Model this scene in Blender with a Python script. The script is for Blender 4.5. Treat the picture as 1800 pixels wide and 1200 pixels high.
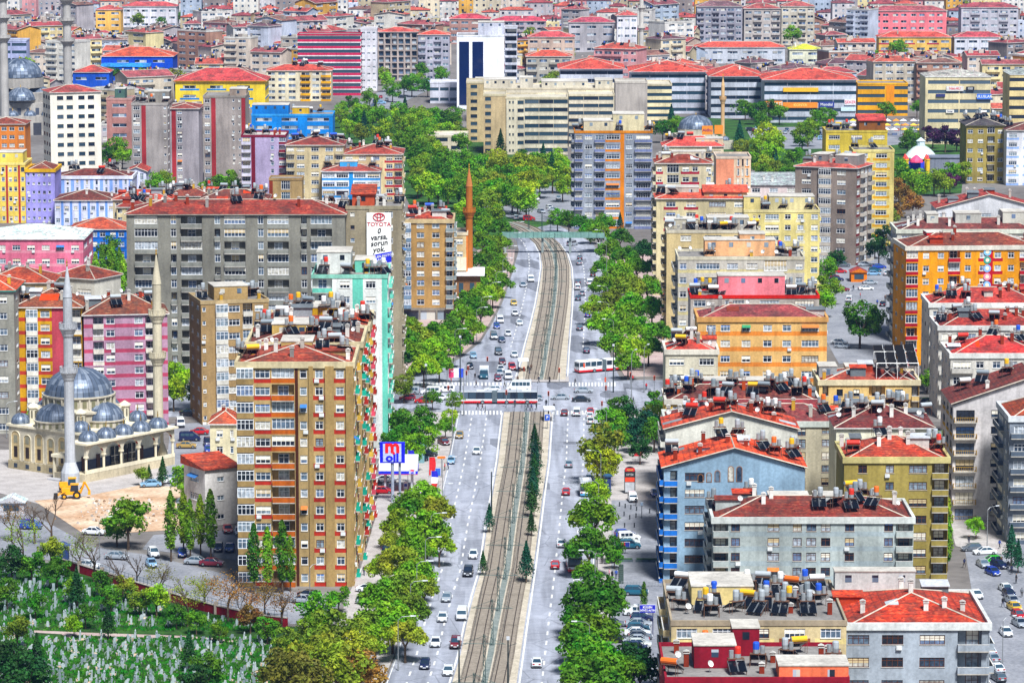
import bpy, bmesh, math, random
from mathutils import Vector, Matrix
R = math.radians
scene = bpy.context.scene
for o in list(bpy.data.objects): bpy.data.objects.remove(o)
C = scene.collection

# ---------------------------------------------------------------- camera, sky, sun, exposure
CAM_H, FOC = 137.0, 6700.0                 # metres above the street, focal length in pixels of an 1800 px wide frame
PITCH = math.atan(940.0/FOC)
cam = bpy.data.cameras.new('camera'); camo = bpy.data.objects.new('camera', cam); C.objects.link(camo)
cam.sensor_width = 36.0; cam.lens = FOC/1800*36; cam.clip_start = 1.0; cam.clip_end = 20000
camo.location = (0, 0, CAM_H); camo.rotation_euler = (math.pi/2-PITCH, 0, 0)
scene.camera = camo
SUN_EL, SUN_AZ = 56.0, 160.0               # degrees; azimuth from +Y clockwise: behind the camera, to the right
world = bpy.data.worlds.new('World'); scene.world = world; world.use_nodes = True
wn = world.node_tree; bg = wn.nodes['Background']
sky = wn.nodes.new('ShaderNodeTexSky'); sky.sky_type = 'NISHITA'; sky.sun_disc = False
sky.sun_elevation = R(SUN_EL); sky.sun_rotation = R(SUN_AZ); sky.air_density = 1.0; sky.dust_density = 0.7; sky.ozone_density = 1.0
wn.links.new(sky.outputs[0], bg.inputs[0]); bg.inputs[1].default_value = 0.056
sun = bpy.data.lights.new('sun', 'SUN'); suno = bpy.data.objects.new('sun', sun); C.objects.link(suno)
sun.energy = 4.9; sun.angle = R(12.0); sun.color = (0.985, 0.99, 1.0)
sd = Vector((math.sin(R(SUN_AZ))*math.cos(R(SUN_EL)), math.cos(R(SUN_AZ))*math.cos(R(SUN_EL)), math.sin(R(SUN_EL))))
suno.rotation_euler = sd.to_track_quat('Z', 'Y').to_euler(); suno.location = (0, 400, 400)
scene.view_settings.view_transform = 'Standard'; scene.view_settings.look = 'None'
scene.view_settings.exposure = 0.5; scene.view_settings.gamma = 1.0
scene.cycles.max_bounces = 5; scene.cycles.diffuse_bounces = 3; scene.cycles.glossy_bounces = 2
scene.cycles.transmission_bounces = 3; scene.cycles.transparent_max_bounces = 6; scene.cycles.volume_bounces = 0
scene.cycles.use_denoising = True

# ---------------------------------------------------------------- where a sight line of the surveyed photo meets a level plane
SP, CP = math.sin(PITCH), math.cos(PITCH)
def P(px, py, z=0.0):
    a = (px-900)/FOC; b = (600-py)/FOC
    d = (a, CP+b*SP, -SP+b*CP); t = (CAM_H-z)/-d[2]
    return Vector((d[0]*t, d[1]*t, z))
def pxm(Y): return FOC/(Y*CP+CAM_H*SP)     # pixels per metre at ground distance Y

# ---------------------------------------------------------------- materials
def lin(h):
    h = h.lstrip('#'); c = [int(h[i:i+2], 16)/255 for i in (0, 2, 4)]
    return tuple(x/12.92 if x <= .04045 else ((x+.055)/1.055)**2.4 for x in c)
MC = {}
def vivid(c, k=1.12):
    y = .3*c[0]+.59*c[1]+.11*c[2]; return tuple(min(.95, max(.004, y+(x-y)*k)) for x in c)
def _mat(key):
    m = bpy.data.materials.new(key); m.use_nodes = True
    return m, m.node_tree.nodes, m.node_tree.links, m.node_tree.nodes['Principled BSDF']
def nd(N, t, **kw):
    n = N.new(t)
    for k, v in kw.items(): setattr(n, k, v)
    return n
def ramp(N, stops, interp='LINEAR'):
    r = N.new('ShaderNodeValToRGB'); r.color_ramp.interpolation = interp
    e = r.color_ramp.elements
    while len(e) < len(stops): e.new(.5)
    for i, (p, c) in enumerate(stops):
        e[i].position = p; e[i].color = (c[0], c[1], c[2], 1) if not isinstance(c, (int, float)) else (c, c, c, 1)
    return r
def plain(h, rough=.6, metal=0.0, spec=.5):
    k = ('plain', h, rough, metal)
    if k not in MC:
        m, N, L, b = _mat('plain_'+h.strip('#')); c = lin(h)
        b.inputs['Base Color'].default_value = (*c, 1); b.inputs['Roughness'].default_value = rough; b.inputs['Metallic'].default_value = metal
        b.inputs['Specular IOR Level'].default_value = spec
        n = nd(N, 'ShaderNodeTexNoise'); n.inputs['Scale'].default_value = 1.7
        g = nd(N, 'ShaderNodeNewGeometry'); L.new(g.outputs['Position'], n.inputs['Vector'])
        r = ramp(N, [(.3, tuple(x*.8 for x in c)), (.7, tuple(min(1, x*1.12) for x in c))]); L.new(n.outputs[0], r.inputs[0]); L.new(r.outputs[0], b.inputs['Base Color'])
        MC[k] = m
    return MC[k]
def mul_noise(N, L, base, pos, scale, lo, hi, p0=.35, p1=.65, vscale=None, detail=3):
    src = pos
    if vscale:
        mp = nd(N, 'ShaderNodeVectorMath', operation='MULTIPLY'); mp.inputs[1].default_value = vscale; L.new(pos, mp.inputs[0]); src = mp.outputs[0]
    n = nd(N, 'ShaderNodeTexNoise'); n.inputs['Scale'].default_value = scale; n.inputs['Detail'].default_value = detail; L.new(src, n.inputs['Vector'])
    r = ramp(N, [(p0, lo), (p1, hi)]); L.new(n.outputs[0], r.inputs[0])
    x = nd(N, 'ShaderNodeMix', data_type='RGBA', blend_type='MULTIPLY'); x.inputs[0].default_value = 1
    L.new(base, x.inputs[6]); L.new(r.outputs[0], x.inputs[7]); return x.outputs[2]
def wall(h, dirt=1.0):
    """painted render: patchy paint, rain streaks, soot"""
    k = ('wall', h, dirt)
    if k not in MC:
        m, N, L, b = _mat('render_'+h.strip('#')); c = vivid(tuple(x*.92 for x in lin(h)))
        rgb = nd(N, 'ShaderNodeRGB'); rgb.outputs[0].default_value = (*c, 1)
        g = nd(N, 'ShaderNodeNewGeometry'); pos = g.outputs['Position']
        o = mul_noise(N, L, rgb.outputs[0], pos, .12, 1-.26*dirt, 1.10)
        o = mul_noise(N, L, o, pos, 1.0, 1-.2*dirt, 1.04, .30, .56, (.9, .9, .11))
        o = mul_noise(N, L, o, pos, 2.3, 1-.16*dirt, 1.09, .3, .7)
        L.new(o, b.inputs['Base Color']); b.inputs['Roughness'].default_value = .93; b.inputs['Specular IOR Level'].default_value = .2
        MC[k] = m
    return MC[k]
def tile(h):
    """clay roof tiles: courses at even heights, odd tiles replaced, lichen"""
    k = ('tile', h)
    if k not in MC:
        m, N, L, b = _mat('clay_tile_'+h.strip('#')); c = vivid(tuple(x*.9 for x in lin(h)), 1.15)
        g = nd(N, 'ShaderNodeNewGeometry'); pos = g.outputs['Position']
        mp = nd(N, 'ShaderNodeVectorMath', operation='MULTIPLY'); mp.inputs[1].default_value = (2.2, 2.2, 7.0); L.new(pos, mp.inputs[0])
        v = nd(N, 'ShaderNodeTexVoronoi'); v.inputs['Scale'].default_value = 1.0; L.new(mp.outputs[0], v.inputs['Vector'])
        sx = nd(N, 'ShaderNodeSeparateXYZ'); L.new(v.outputs['Color'], sx.inputs[0])
        dk = tuple(x*.45 for x in c); md = c; lt = (min(1, c[0]*1.35+.04), c[1]*1.9+.035, c[2]*1.5+.02)
        r = ramp(N, [(0, dk), (.35, md), (.7, md), (1, lt)]); L.new(sx.outputs[0], r.inputs[0])
        gm = nd(N, 'ShaderNodeTexNoise'); gm.inputs['Scale'].default_value = .38; gm.inputs['Detail'].default_value = 5; L.new(pos, gm.inputs['Vector']); gr = ramp(N, [(.48, 0.0), (.66, .62)]); L.new(gm.outputs[0], gr.inputs[0])
        gx = nd(N, 'ShaderNodeMix', data_type='RGBA'); L.new(gr.outputs[0], gx.inputs[0]); L.new(r.outputs[0], gx.inputs[6]); gx.inputs[7].default_value = (c[0]*.35+.03, c[1]*.5+.03, c[2]*.5+.025, 1)      # lichen and soot
        o = mul_noise(N, L, gx.outputs[2], pos, .22, .55, 1.15, .32, .62, None, 5); o = mul_noise(N, L, o, pos, .9, .72, 1.1)
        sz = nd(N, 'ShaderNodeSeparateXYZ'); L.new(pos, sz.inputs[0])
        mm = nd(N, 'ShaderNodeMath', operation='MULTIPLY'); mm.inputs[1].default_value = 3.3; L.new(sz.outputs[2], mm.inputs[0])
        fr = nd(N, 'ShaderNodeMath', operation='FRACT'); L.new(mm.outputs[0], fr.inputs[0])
        rr = ramp(N, [(0, .42), (.35, 1.0), (.8, 1.06)]); L.new(fr.outputs[0], rr.inputs[0])  # shadow line of each tile course, painted dark into the colour
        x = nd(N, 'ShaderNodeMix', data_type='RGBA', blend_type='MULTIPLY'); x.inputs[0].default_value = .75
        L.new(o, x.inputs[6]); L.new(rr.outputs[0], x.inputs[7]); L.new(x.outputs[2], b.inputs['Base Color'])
        b.inputs['Roughness'].default_value = .85
        bu = nd(N, 'ShaderNodeBump'); bu.inputs['Strength'].default_value = .5; bu.inputs['Distance'].default_value = .06
        L.new(fr.outputs[0], bu.inputs['Height']); L.new(bu.outputs[0], b.inputs['Normal'])
        MC[k] = m
    return MC[k]
def ground_mat(key, h, h2, s1=.35, s2=3.0, lo=.75, hi=1.12, rough=.95):
    if key not in MC:
        m, N, L, b = _mat(key); g = nd(N, 'ShaderNodeNewGeometry'); pos = g.outputs['Position']
        n = nd(N, 'ShaderNodeTexNoise'); n.inputs['Scale'].default_value = s1; n.inputs['Detail'].default_value = 6; L.new(pos, n.inputs['Vector'])
        r = ramp(N, [(.35, lin(h)), (.65, lin(h2))]); L.new(n.outputs[0], r.inputs[0])
        o = mul_noise(N, L, r.outputs[0], pos, s2, lo, hi)
        L.new(o, b.inputs['Base Color']); b.inputs['Roughness'].default_value = rough; b.inputs['Specular IOR Level'].default_value = .25
        MC[key] = m
    return MC[key]
def asphalt_mat(key, h, h2):
    """worn asphalt: repair patches, tyre-darkened lanes along the road, cracks, oil spots"""
    if key not in MC:
        m, N, L, b = _mat(key); g = nd(N, 'ShaderNodeNewGeometry'); pos = g.outputs['Position']
        mp = nd(N, 'ShaderNodeVectorMath', operation='MULTIPLY'); mp.inputs[1].default_value = (.16, .05, 1); L.new(pos, mp.inputs[0])
        v = nd(N, 'ShaderNodeTexVoronoi', distance='CHEBYCHEV'); v.inputs['Scale'].default_value = 1.0; L.new(mp.outputs[0], v.inputs['Vector'])
        sx = nd(N, 'ShaderNodeSeparateXYZ'); L.new(v.outputs['Color'], sx.inputs[0]); r = ramp(N, [(.0, lin(h)), (.6, lin(h2)), (.86, lin(h2)), (.88, tuple(x*.7 for x in lin(h)))]); L.new(sx.outputs[0], r.inputs[0])
        o = mul_noise(N, L, r.outputs[0], pos, 1.0, .74, 1.08, .35, .62, (.55, .03, 1)); o = mul_noise(N, L, o, pos, .5, .88, 1.05); o = mul_noise(N, L, o, pos, 6.0, .9, 1.06)
        v2 = nd(N, 'ShaderNodeTexVoronoi', feature='DISTANCE_TO_EDGE'); v2.inputs['Scale'].default_value = .11; L.new(pos, v2.inputs['Vector']); r2 = ramp(N, [(.0, .55), (.016, 1.0)]); L.new(v2.outputs['Distance'], r2.inputs[0])
        x = nd(N, 'ShaderNodeMix', data_type='RGBA', blend_type='MULTIPLY'); x.inputs[0].default_value = .8; L.new(o, x.inputs[6]); L.new(r2.outputs[0], x.inputs[7]); L.new(x.outputs[2], b.inputs['Base Color'])
        b.inputs['Roughness'].default_value = .85; b.inputs['Specular IOR Level'].default_value = .3; MC[key] = m
    return MC[key]
def _glass(key, far):
    if key not in MC:
        m, N, L, b = _mat(key)
        if far:
            g = nd(N, 'ShaderNodeNewGeometry')
            sn = nd(N, 'ShaderNodeVectorMath', operation='SNAP'); sn.inputs[1].default_value = (2.3, 2.3, 2.9); L.new(g.outputs['Position'], sn.inputs[0])
            w = nd(N, 'ShaderNodeTexWhiteNoise', noise_dimensions='3D'); L.new(sn.outputs[0], w.inputs['Vector']); src = w.outputs['Value']
        else:
            oi = nd(N, 'ShaderNodeObjectInfo'); src = oi.outputs['Random']
        if key == 'glass_dark': st = [(0, (.012, .022, .04)), (.3, (.02, .05, .08)), (.6, (.035, .07, .10)), (.85, (.07, .11, .15))]
        else: st = [(0, (.012, .018, .03)), (.22, (.035, .06, .10)), (.40, (.10, .15, .21)), (.56, (.22, .28, .33)), (.72, (.40, .45, .50)), (.86, (.55, .53, .46)), (.95, (.14, .20, .32))]  # dark panes, pale curtains, and bluish reflections painted into the pane colour
        r = ramp(N, st, 'CONSTANT'); L.new(src, r.inputs[0]); L.new(r.outputs[0], b.inputs['Base Color'])
        b.inputs['Roughness'].default_value = .12; b.inputs['Specular IOR Level'].default_value = .6
        if not far and key != 'glass_dark':      # curtain folds
            tc = nd(N, 'ShaderNodeTexCoord'); n = nd(N, 'ShaderNodeTexNoise'); n.inputs['Scale'].default_value = 1.6; n.inputs['Detail'].default_value = 1
            ad = nd(N, 'ShaderNodeVectorMath', operation='ADD'); L.new(tc.outputs['Object'], ad.inputs[0])
            cb = nd(N, 'ShaderNodeCombineXYZ'); mm = nd(N, 'ShaderNodeMath', operation='MULTIPLY'); mm.inputs[1].default_value = 91.0
            L.new(src, mm.inputs[0]); L.new(mm.outputs[0], cb.inputs[0]); L.new(cb.outputs[0], ad.inputs[1]); L.new(ad.outputs[0], n.inputs['Vector'])
            rr = ramp(N, [(.36, .55), (.62, 1.15)]); L.new(n.outputs[0], rr.inputs[0])
            x = nd(N, 'ShaderNodeMix', data_type='RGBA', blend_type='MULTIPLY'); x.inputs[0].default_value = 1
            L.new(r.outputs[0], x.inputs[6]); L.new(rr.outputs[0], x.inputs[7]); L.new(x.outputs[2], b.inputs['Base Color'])
        MC[key] = m
    return MC[key]
def glass(): return _glass('glass_home', False)
def glass_dark(): return _glass('glass_dark', False)
def glass_far(): return _glass('glass_far', True)
def paint_mat(key='car_paint', rough=.25):
    """colour comes from the object's own colour"""
    if key not in MC:
        m, N, L, b = _mat(key); oi = nd(N, 'ShaderNodeObjectInfo'); L.new(oi.outputs['Color'], b.inputs['Base Color'])
        b.inputs['Roughness'].default_value = rough; b.inputs['Coat Weight'].default_value = .4 if rough < .4 else 0
        MC[key] = m
    return MC[key]
def leaf_mat(key='leaf'):
    if key not in MC:
        m, N, L, b = _mat(key); oi = nd(N, 'ShaderNodeObjectInfo'); g = nd(N, 'ShaderNodeNewGeometry')
        o = mul_noise(N, L, oi.outputs['Color'], g.outputs['Position'], .55, .62, 1.35)
        o = mul_noise(N, L, o, g.outputs['Position'], 2.6, .65, 1.4)
        hs = nd(N, 'ShaderNodeHueSaturation'); L.new(o, hs.inputs['Color'])
        n = nd(N, 'ShaderNodeTexNoise'); n.inputs['Scale'].default_value = .3; L.new(g.outputs['Position'], n.inputs['Vector'])
        mr = nd(N, 'ShaderNodeMapRange'); mr.inputs['From Min'].default_value = .3; mr.inputs['From Max'].default_value = .7
        mr.inputs['To Min'].default_value = .47; mr.inputs['To Max'].default_value = .525
        L.new(n.outputs[0], mr.inputs[0]); L.new(mr.outputs[0], hs.inputs['Hue'])
        L.new(hs.outputs[0], b.inputs['Base Color']); b.inputs['Roughness'].default_value = .65; b.inputs['Specular IOR Level'].default_value = .25
        tr = nd(N, 'ShaderNodeBsdfTranslucent'); L.new(hs.outputs[0], tr.inputs[0])
        mx = nd(N, 'ShaderNodeMixShader'); mx.inputs[0].default_value = .35
        L.new(b.outputs[0], mx.inputs[1]); L.new(tr.outputs[0], mx.inputs[2]); L.new(mx.outputs[0], N['Material Output'].inputs[0])
        MC[key] = m
    return MC[key]

# ---------------------------------------------------------------- mesh helper
class MB:
    def __init__(s): s.v = []; s.f = []; s.m = []; s.mats = []
    def mi(s, m):
        if m not in s.mats: s.mats.append(m)
        return s.mats.index(m)
    def poly(s, pts, m):
        i = len(s.v); s.v += [tuple(p) for p in pts]; s.f.append(tuple(range(i, i+len(pts)))); s.m.append(s.mi(m))
    def box(s, x0, x1, y0, y1, z0, z1, m, top=None):
        i = len(s.v); k = s.mi(m)
        s.v += [(x0, y0, z0), (x1, y0, z0), (x1, y1, z0), (x0, y1, z0), (x0, y0, z1), (x1, y0, z1), (x1, y1, z1), (x0, y1, z1)]
        s.f += [(i+3, i+2, i+1, i), (i+4, i+5, i+6, i+7), (i, i+1, i+5, i+4), (i+1, i+2, i+6, i+5), (i+2, i+3, i+7, i+6), (i+3, i, i+4, i+7)]
        s.m += [k, s.mi(top) if top else k, k, k, k, k]
    def hull8(s, b, t, m):                     # bottom 4 and top 4 points, same winding (CCW from above)
        i = len(s.v); s.v += [tuple(p) for p in list(b)+list(t)]; k = s.mi(m)
        s.f += [(i+3, i+2, i+1, i), (i+4, i+5, i+6, i+7), (i, i+1, i+5, i+4), (i+1, i+2, i+6, i+5), (i+2, i+3, i+7, i+6), (i+3, i, i+4, i+7)]; s.m += [k]*6
    def tube(s, a, b, r0, m, r1=None, n=6, cap=True):
        a, b = Vector(a), Vector(b); r1 = r0 if r1 is None else r1; d = (b-a)
        if d.length < 1e-6: return
        d.normalize(); u = d.cross(Vector((0, 0, 1)) if abs(d.z) < .9 else Vector((1, 0, 0))).normalized(); w = d.cross(u)
        i = len(s.v); k = s.mi(m)
        for p, r in ((a, r0), (b, r1)):
            for j in range(n):
                t = 2*math.pi*j/n; s.v.append(tuple(p+u*(r*math.cos(t))+w*(r*math.sin(t))))
        for j in range(n):
            q = (j+1) % n; s.f.append((i+j, i+n+j, i+n+q, i+q)); s.m.append(k)
        if cap:
            s.f.append(tuple(i+j for j in range(n))); s.m.append(k)
            s.f.append(tuple(i+n+j for j in range(n-1, -1, -1))); s.m.append(k)
    def lathe(s, prof, n, m, c=(0, 0), a0=0, a1=2*math.pi, mf=None):
        i = len(s.v); full = abs(a1-a0-2*math.pi) < 1e-6; nn = n if full else n+1
        for r, z in prof:
            for j in range(nn):
                t = a0+(a1-a0)*j/n; s.v.append((c[0]+r*math.cos(t), c[1]+r*math.sin(t), z))
        for q in range(len(prof)-1):
            for j in range(n):
                jj = (j+1) % nn
                s.f.append((i+q*nn+j, i+q*nn+jj, i+(q+1)*nn+jj, i+(q+1)*nn+j)); s.m.append(s.mi(mf(q) if mf else m))
    def mesh(s, name, smooth=False):
        me = bpy.data.meshes.new(name); me.from_pydata(s.v, [], s.f)
        for m in s.mats: me.materials.append(m)
        me.polygons.foreach_set('material_index', s.m)
        if smooth: me.polygons.foreach_set('use_smooth', [True]*len(s.f))
        me.update(); return me
    def obj(s, name, parent=None, loc=None, rz=0, smooth=False):
        return inst(name, s.mesh(name, smooth), parent, loc, rz)
KIDS = {}                                   # parts by parent (Blender's own .children scans the whole file)
def inst(name, me, parent=None, loc=None, rz=0, sc=None, col=None):
    o = bpy.data.objects.new(name, me); C.objects.link(o)
    if parent: o.parent = parent; KIDS.setdefault(parent.as_pointer(), []).append(o)
    if loc is not None: o.location = loc
    if rz: o.rotation_euler = (0, 0, rz)
    if sc: o.scale = sc if isinstance(sc, tuple) else (sc, sc, sc)
    if col: o.color = (*col, 1)
    return o
LAB = {}
def tag(o, label, cat, group=None, kind=None):
    o['label'] = label; o['category'] = cat
    if group: o['group'] = group
    if kind: o['kind'] = kind
    LAB.setdefault(label, []).append(o.name)
    return o
def thing(name, label, cat, loc=(0, 0, 0), rz=0, group=None):
    o = bpy.data.objects.new(name, None); C.objects.link(o); o.location = loc; o.rotation_euler = (0, 0, rz); o.empty_display_size = .5
    return tag(o, label, cat, group)
def struct(o): o['kind'] = 'structure'; return o
def stuff(o): o['kind'] = 'stuff'; return o
def copy_tree(o, parent=None, col=None):
    c = o.copy(); C.objects.link(c); c.parent = parent
    if col and c.type == 'MESH': c.color = (*col, 1)
    if parent: KIDS.setdefault(parent.as_pointer(), []).append(c)
    for ch in KIDS.get(o.as_pointer(), ()): copy_tree(ch, c, col)
    return c
ORD = 'first second third fourth fifth sixth seventh eighth ninth tenth eleventh twelfth thirteenth fourteenth fifteenth sixteenth seventeenth eighteenth nineteenth twentieth'.split()
def nth(i):
    if i < 20: return ORD[i]
    t, u = divmod(i+1, 10); T = {2: 'twenty', 3: 'thirty', 4: 'forty', 5: 'fifty', 6: 'sixty', 7: 'seventy', 8: 'eighty', 9: 'ninety', 10: 'hundred', 11: 'hundred-and-ten', 12: 'hundred-and-twenty'}[t]
    return (T[:-1]+'ieth') if u == 0 else T+'-'+ORD[u-1]
rnd = random.Random(7)
# ---------------------------------------------------------------- body meshes of people on foot (one skin each)
def person_mesh(pose, robe=False):
    me = bpy.data.meshes.new('person'); st = {'stand': (.07, -.07, .1, -.1), 'walk': (.34, -.34, -.25, .25), 'stride': (.44, -.4, -.3, .3)}[pose]; f0, f1, h0, h1 = st
    v = [(0, 0, .92), (0, 0, 1.12), (0, 0, 1.36), (0, -.02, 1.48), (0, -.03, 1.58), (0, -.03, 1.68),
         (.1, 0, .88), (.11, -f0*.55, .48), (.11, -f0*.9, .09), (.11, -f0*.9-.16, .04), (-.1, 0, .88), (-.11, -f1*.45, .48), (-.11, -f1*.9, .1), (-.11, -f1*.9-.15, .04),
         (.2, 0, 1.38), (.25, -h0*.4, 1.1), (.24, -h0-.08, .86), (.23, -h0-.12, .76), (-.2, 0, 1.38), (-.25, -h1*.4, 1.1), (-.24, -h1-.08, .86), (-.23, -h1-.12, .76)]
    e = [(0, 1), (1, 2), (2, 3), (3, 4), (4, 5), (0, 6), (6, 7), (7, 8), (8, 9), (0, 10), (10, 11), (11, 12), (12, 13), (2, 14), (14, 15), (15, 16), (16, 17), (2, 18), (18, 19), (19, 20), (20, 21)]
    rad = [.16, .15, .18, .06, .1, .1, .105, .075, .05, .045, .105, .075, .05, .045, .075, .055, .042, .04, .075, .055, .042, .04]
    if robe: v = v[:6]+[(0, 0, .6), (0, 0, .12)]+v[14:]; e = [(0, 1), (1, 2), (2, 3), (3, 4), (4, 5), (0, 6), (6, 7), (2, 8), (8, 9), (9, 10), (10, 11), (2, 12), (12, 13), (13, 14), (14, 15)]; rad = rad[:6]+[.22, .3]+rad[14:]
    me.from_pydata(v, e, []); o = bpy.data.objects.new('tmp', me); C.objects.link(o); md = o.modifiers.new('s', 'SKIN'); ss = o.modifiers.new('u', 'SUBSURF'); ss.levels = 1; ss.render_levels = 1
    for i, sv in enumerate(me.skin_vertices[0].data): sv.radius = (rad[i], rad[i]*(.78 if i in (0, 1, 2) else 1)); sv.use_root = (i == 0)
    dg = bpy.context.evaluated_depsgraph_get(); dg.update(); m2 = bpy.data.meshes.new_from_object(o.evaluated_get(dg)); bpy.data.objects.remove(o)
    for n in ('skin_tone', 'hair', 'top', 'trousers', 'shoes'): m2.materials.append(plain('#8a8a8a'))
    for p in m2.polygons:
        c = p.center; z = c.z; k = 2
        if z > 1.5: k = 1 if (z > 1.66 or c.y > .0) else 0
        elif abs(c.x) > .19 and z < .85: k = 0
        elif z < .09: k = 4
        elif z < .93: k = 2 if robe else 3
        if robe and z > 1.5: k = 0 if (c.y < -.07 and 1.54 < z < 1.66) else 2
        p.material_index = k; p.use_smooth = True
    m2.name = 'person'; return m2
PM = [person_mesh('stand'), person_mesh('walk'), person_mesh('stride'), person_mesh('stand', True)]
# ---------------------------------------------------------------- building kit
FR = {'w': '#eef0f2', 'b': '#5b2f17', 'd': '#23272c', 'g': '#7d8790'}
MESHC = {}
def win_mesh(w, h, st='w', dark=False, blind=0):
    w, h = round(w, 1), round(h, 1); k = ('win', w, h, st, dark, blind)
    if k not in MESHC:
        b = MB(); fm = plain(FR[st], .5); t = .09; g = glass_dark() if dark else glass()
        b.poly([(-w/2, 0, 0), (w/2, 0, 0), (w/2, 0, h), (-w/2, 0, h)], g)
        b.box(-w/2, w/2, -.06, -.001, 0, t, fm); b.box(-w/2, w/2, -.06, -.001, h-t, h, fm)
        b.box(-w/2, -w/2+t, -.06, -.001, t, h-t, fm); b.box(w/2-t, w/2, -.06, -.001, t, h-t, fm)
        n = max(1, int(round(w/.8)))
        for i in range(1, n):
            x = -w/2+w*i/n; b.box(x-t*.4, x+t*.4, -.05, -.001, t, h-t, fm)
        if h > 1.25 and st != 'd': b.box(-w/2+t, w/2-t, -.045, -.002, h*.68, h*.68+t*.7, fm)
        if blind:
            bm = plain(['', '#e9e2cf', '#c9b48a', '#4a76b8'][blind], .8); b.box(-w/2+t, w/2-t, -.035, -.003, h*(.45 if blind < 3 else .7), h-t, bm)
        b.box(-w/2-.08, w/2+.08, -.24, 0, -.08, -.004, plain('#b9b4a8', .9))
        MESHC[k] = b.mesh('window')
    return MESHC[k]
def balc_mesh(w, pm, dep, h=.95, style='solid'):
    w = round(w, 1); k = ('balc', w, pm.name, dep, h, style)
    if k not in MESHC:
        b = MB(); b.box(-w/2, w/2, -dep, -.002, -.18, 0, wall('#c3beb4'))
        if style == 'solid':
            b.box(-w/2, w/2, -dep, -dep+.1, 0, h, pm); b.box(-w/2, -w/2+.1, -dep+.1, -.004, 0, h, pm); b.box(w/2-.1, w/2, -dep+.1, -.004, 0, h, pm)
            b.box(-w/2-.03, w/2+.03, -dep-.03, -dep+.13, h, h+.06, plain('#d8d6d0'))
        else:
            n = max(3, int(w/.35)); 
            for i in range(n+1): x = -w/2+.03+(w-.06)*i/n; b.box(x-.02, x+.02, -dep, -dep+.04, 0, h, pm)
            b.box(-w/2, w/2, -dep-.01, -dep+.06, h, h+.06, pm)
            for sx in (-1, 1): b.box(sx*w/2-.03, sx*w/2+.03, -dep+.04, -.004, h-.05, h, pm); b.box(sx*w/2-.02, sx*w/2+.02, -dep+.04, -.004, 0, h-.06, pm)
        MESHC[k] = b.mesh('balcony')
    return MESHC[k]
def closed_mesh(w, pm, dep, h, st='w'):
    w = round(w, 1); h = round(h, 1); k = ('closed', w, pm.name, dep, h, st)
    if k not in MESHC:
        b = MB(); fm = plain(FR[st], .5); hp = .9
        b.box(-w/2, w/2, -dep, -.002, -.15, hp, pm)
        b.box(-w/2+.04, w/2-.04, -dep+.04, -.002, hp, h-.12, glass())
        b.box(-w/2-.02, w/2+.02, -dep-.02, -.002, h-.12, h, fm); b.box(-w/2-.02, w/2+.02, -dep-.02, -.002, hp, hp+.08, fm)
        n = max(2, int(round(w/.8)))
        for i in range(n+1):
            x = -w/2+w*i/n; b.box(x-.045, x+.045, -dep-.01, -dep+.05, hp+.08, h-.12, fm)
        b.box(-w/2+.045, w/2-.045, -dep-.005, -dep+.03, hp+(h-hp)*.6, hp+(h-hp)*.6+.07, fm)
        MESHC[k] = b.mesh('glazed_balcony')
    return MESHC[k]
def ac_mesh():
    if 'ac' not in MESHC:
        b = MB(); b.box(-.42, .42, -.38, -.06, .0, .6, plain('#d8dad8', .5)); b.lathe([(0, 0), (.22, 0), (.22, .02), (0, .03)], 8, plain('#5a6066')); b.box(-.3, -.25, -.06, 0, .0, .06, plain('#777777')); MESHC['ac'] = b.mesh('air_conditioner')
    return MESHC['ac']
def awn_mesh(w, c):
    w = round(w, 1); k = ('awn', w, c)
    if k not in MESHC:
        b = MB(); b.hull8([(-w/2, -.9, -.55), (w/2, -.9, -.55), (w/2, -.002, -.05), (-w/2, -.002, -.05)], [(-w/2, -.9, -.5), (w/2, -.9, -.5), (w/2, -.002, 0), (-w/2, -.002, 0)], plain(c, .8)); MESHC[k] = b.mesh('awning')
    return MESHC[k]
CHIM = ['#b8b3a8', '#e7e4dc', '#8d3a28', '#c9a04a', '#8f8b86', '#b5502e']
def chim_mesh(ci, h):
    k = ('chim', ci, h)
    if k not in MESHC:
        b = MB(); m = wall(CHIM[ci]); b.box(-.35, .35, -.3, .3, -1.6, h, m)
        b.box(-.45, .45, -.4, .4, h, h+.12, wall('#d9d6cf'))
        for sx in (-1, 1): b.box(sx*.3-.08, sx*.3+.08, -.28, .28, h+.12, h+.32, m)
        b.hull8([(-.45, -.4, h+.32), (.45, -.4, h+.32), (.45, .4, h+.32), (-.45, .4, h+.32)], [(-.05, -.4, h+.52), (.05, -.4, h+.52), (.05, .4, h+.52), (-.05, .4, h+.52)], wall('#d9d6cf'))
        MESHC[k] = b.mesh('chimney')
    return MESHC[k]
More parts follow.
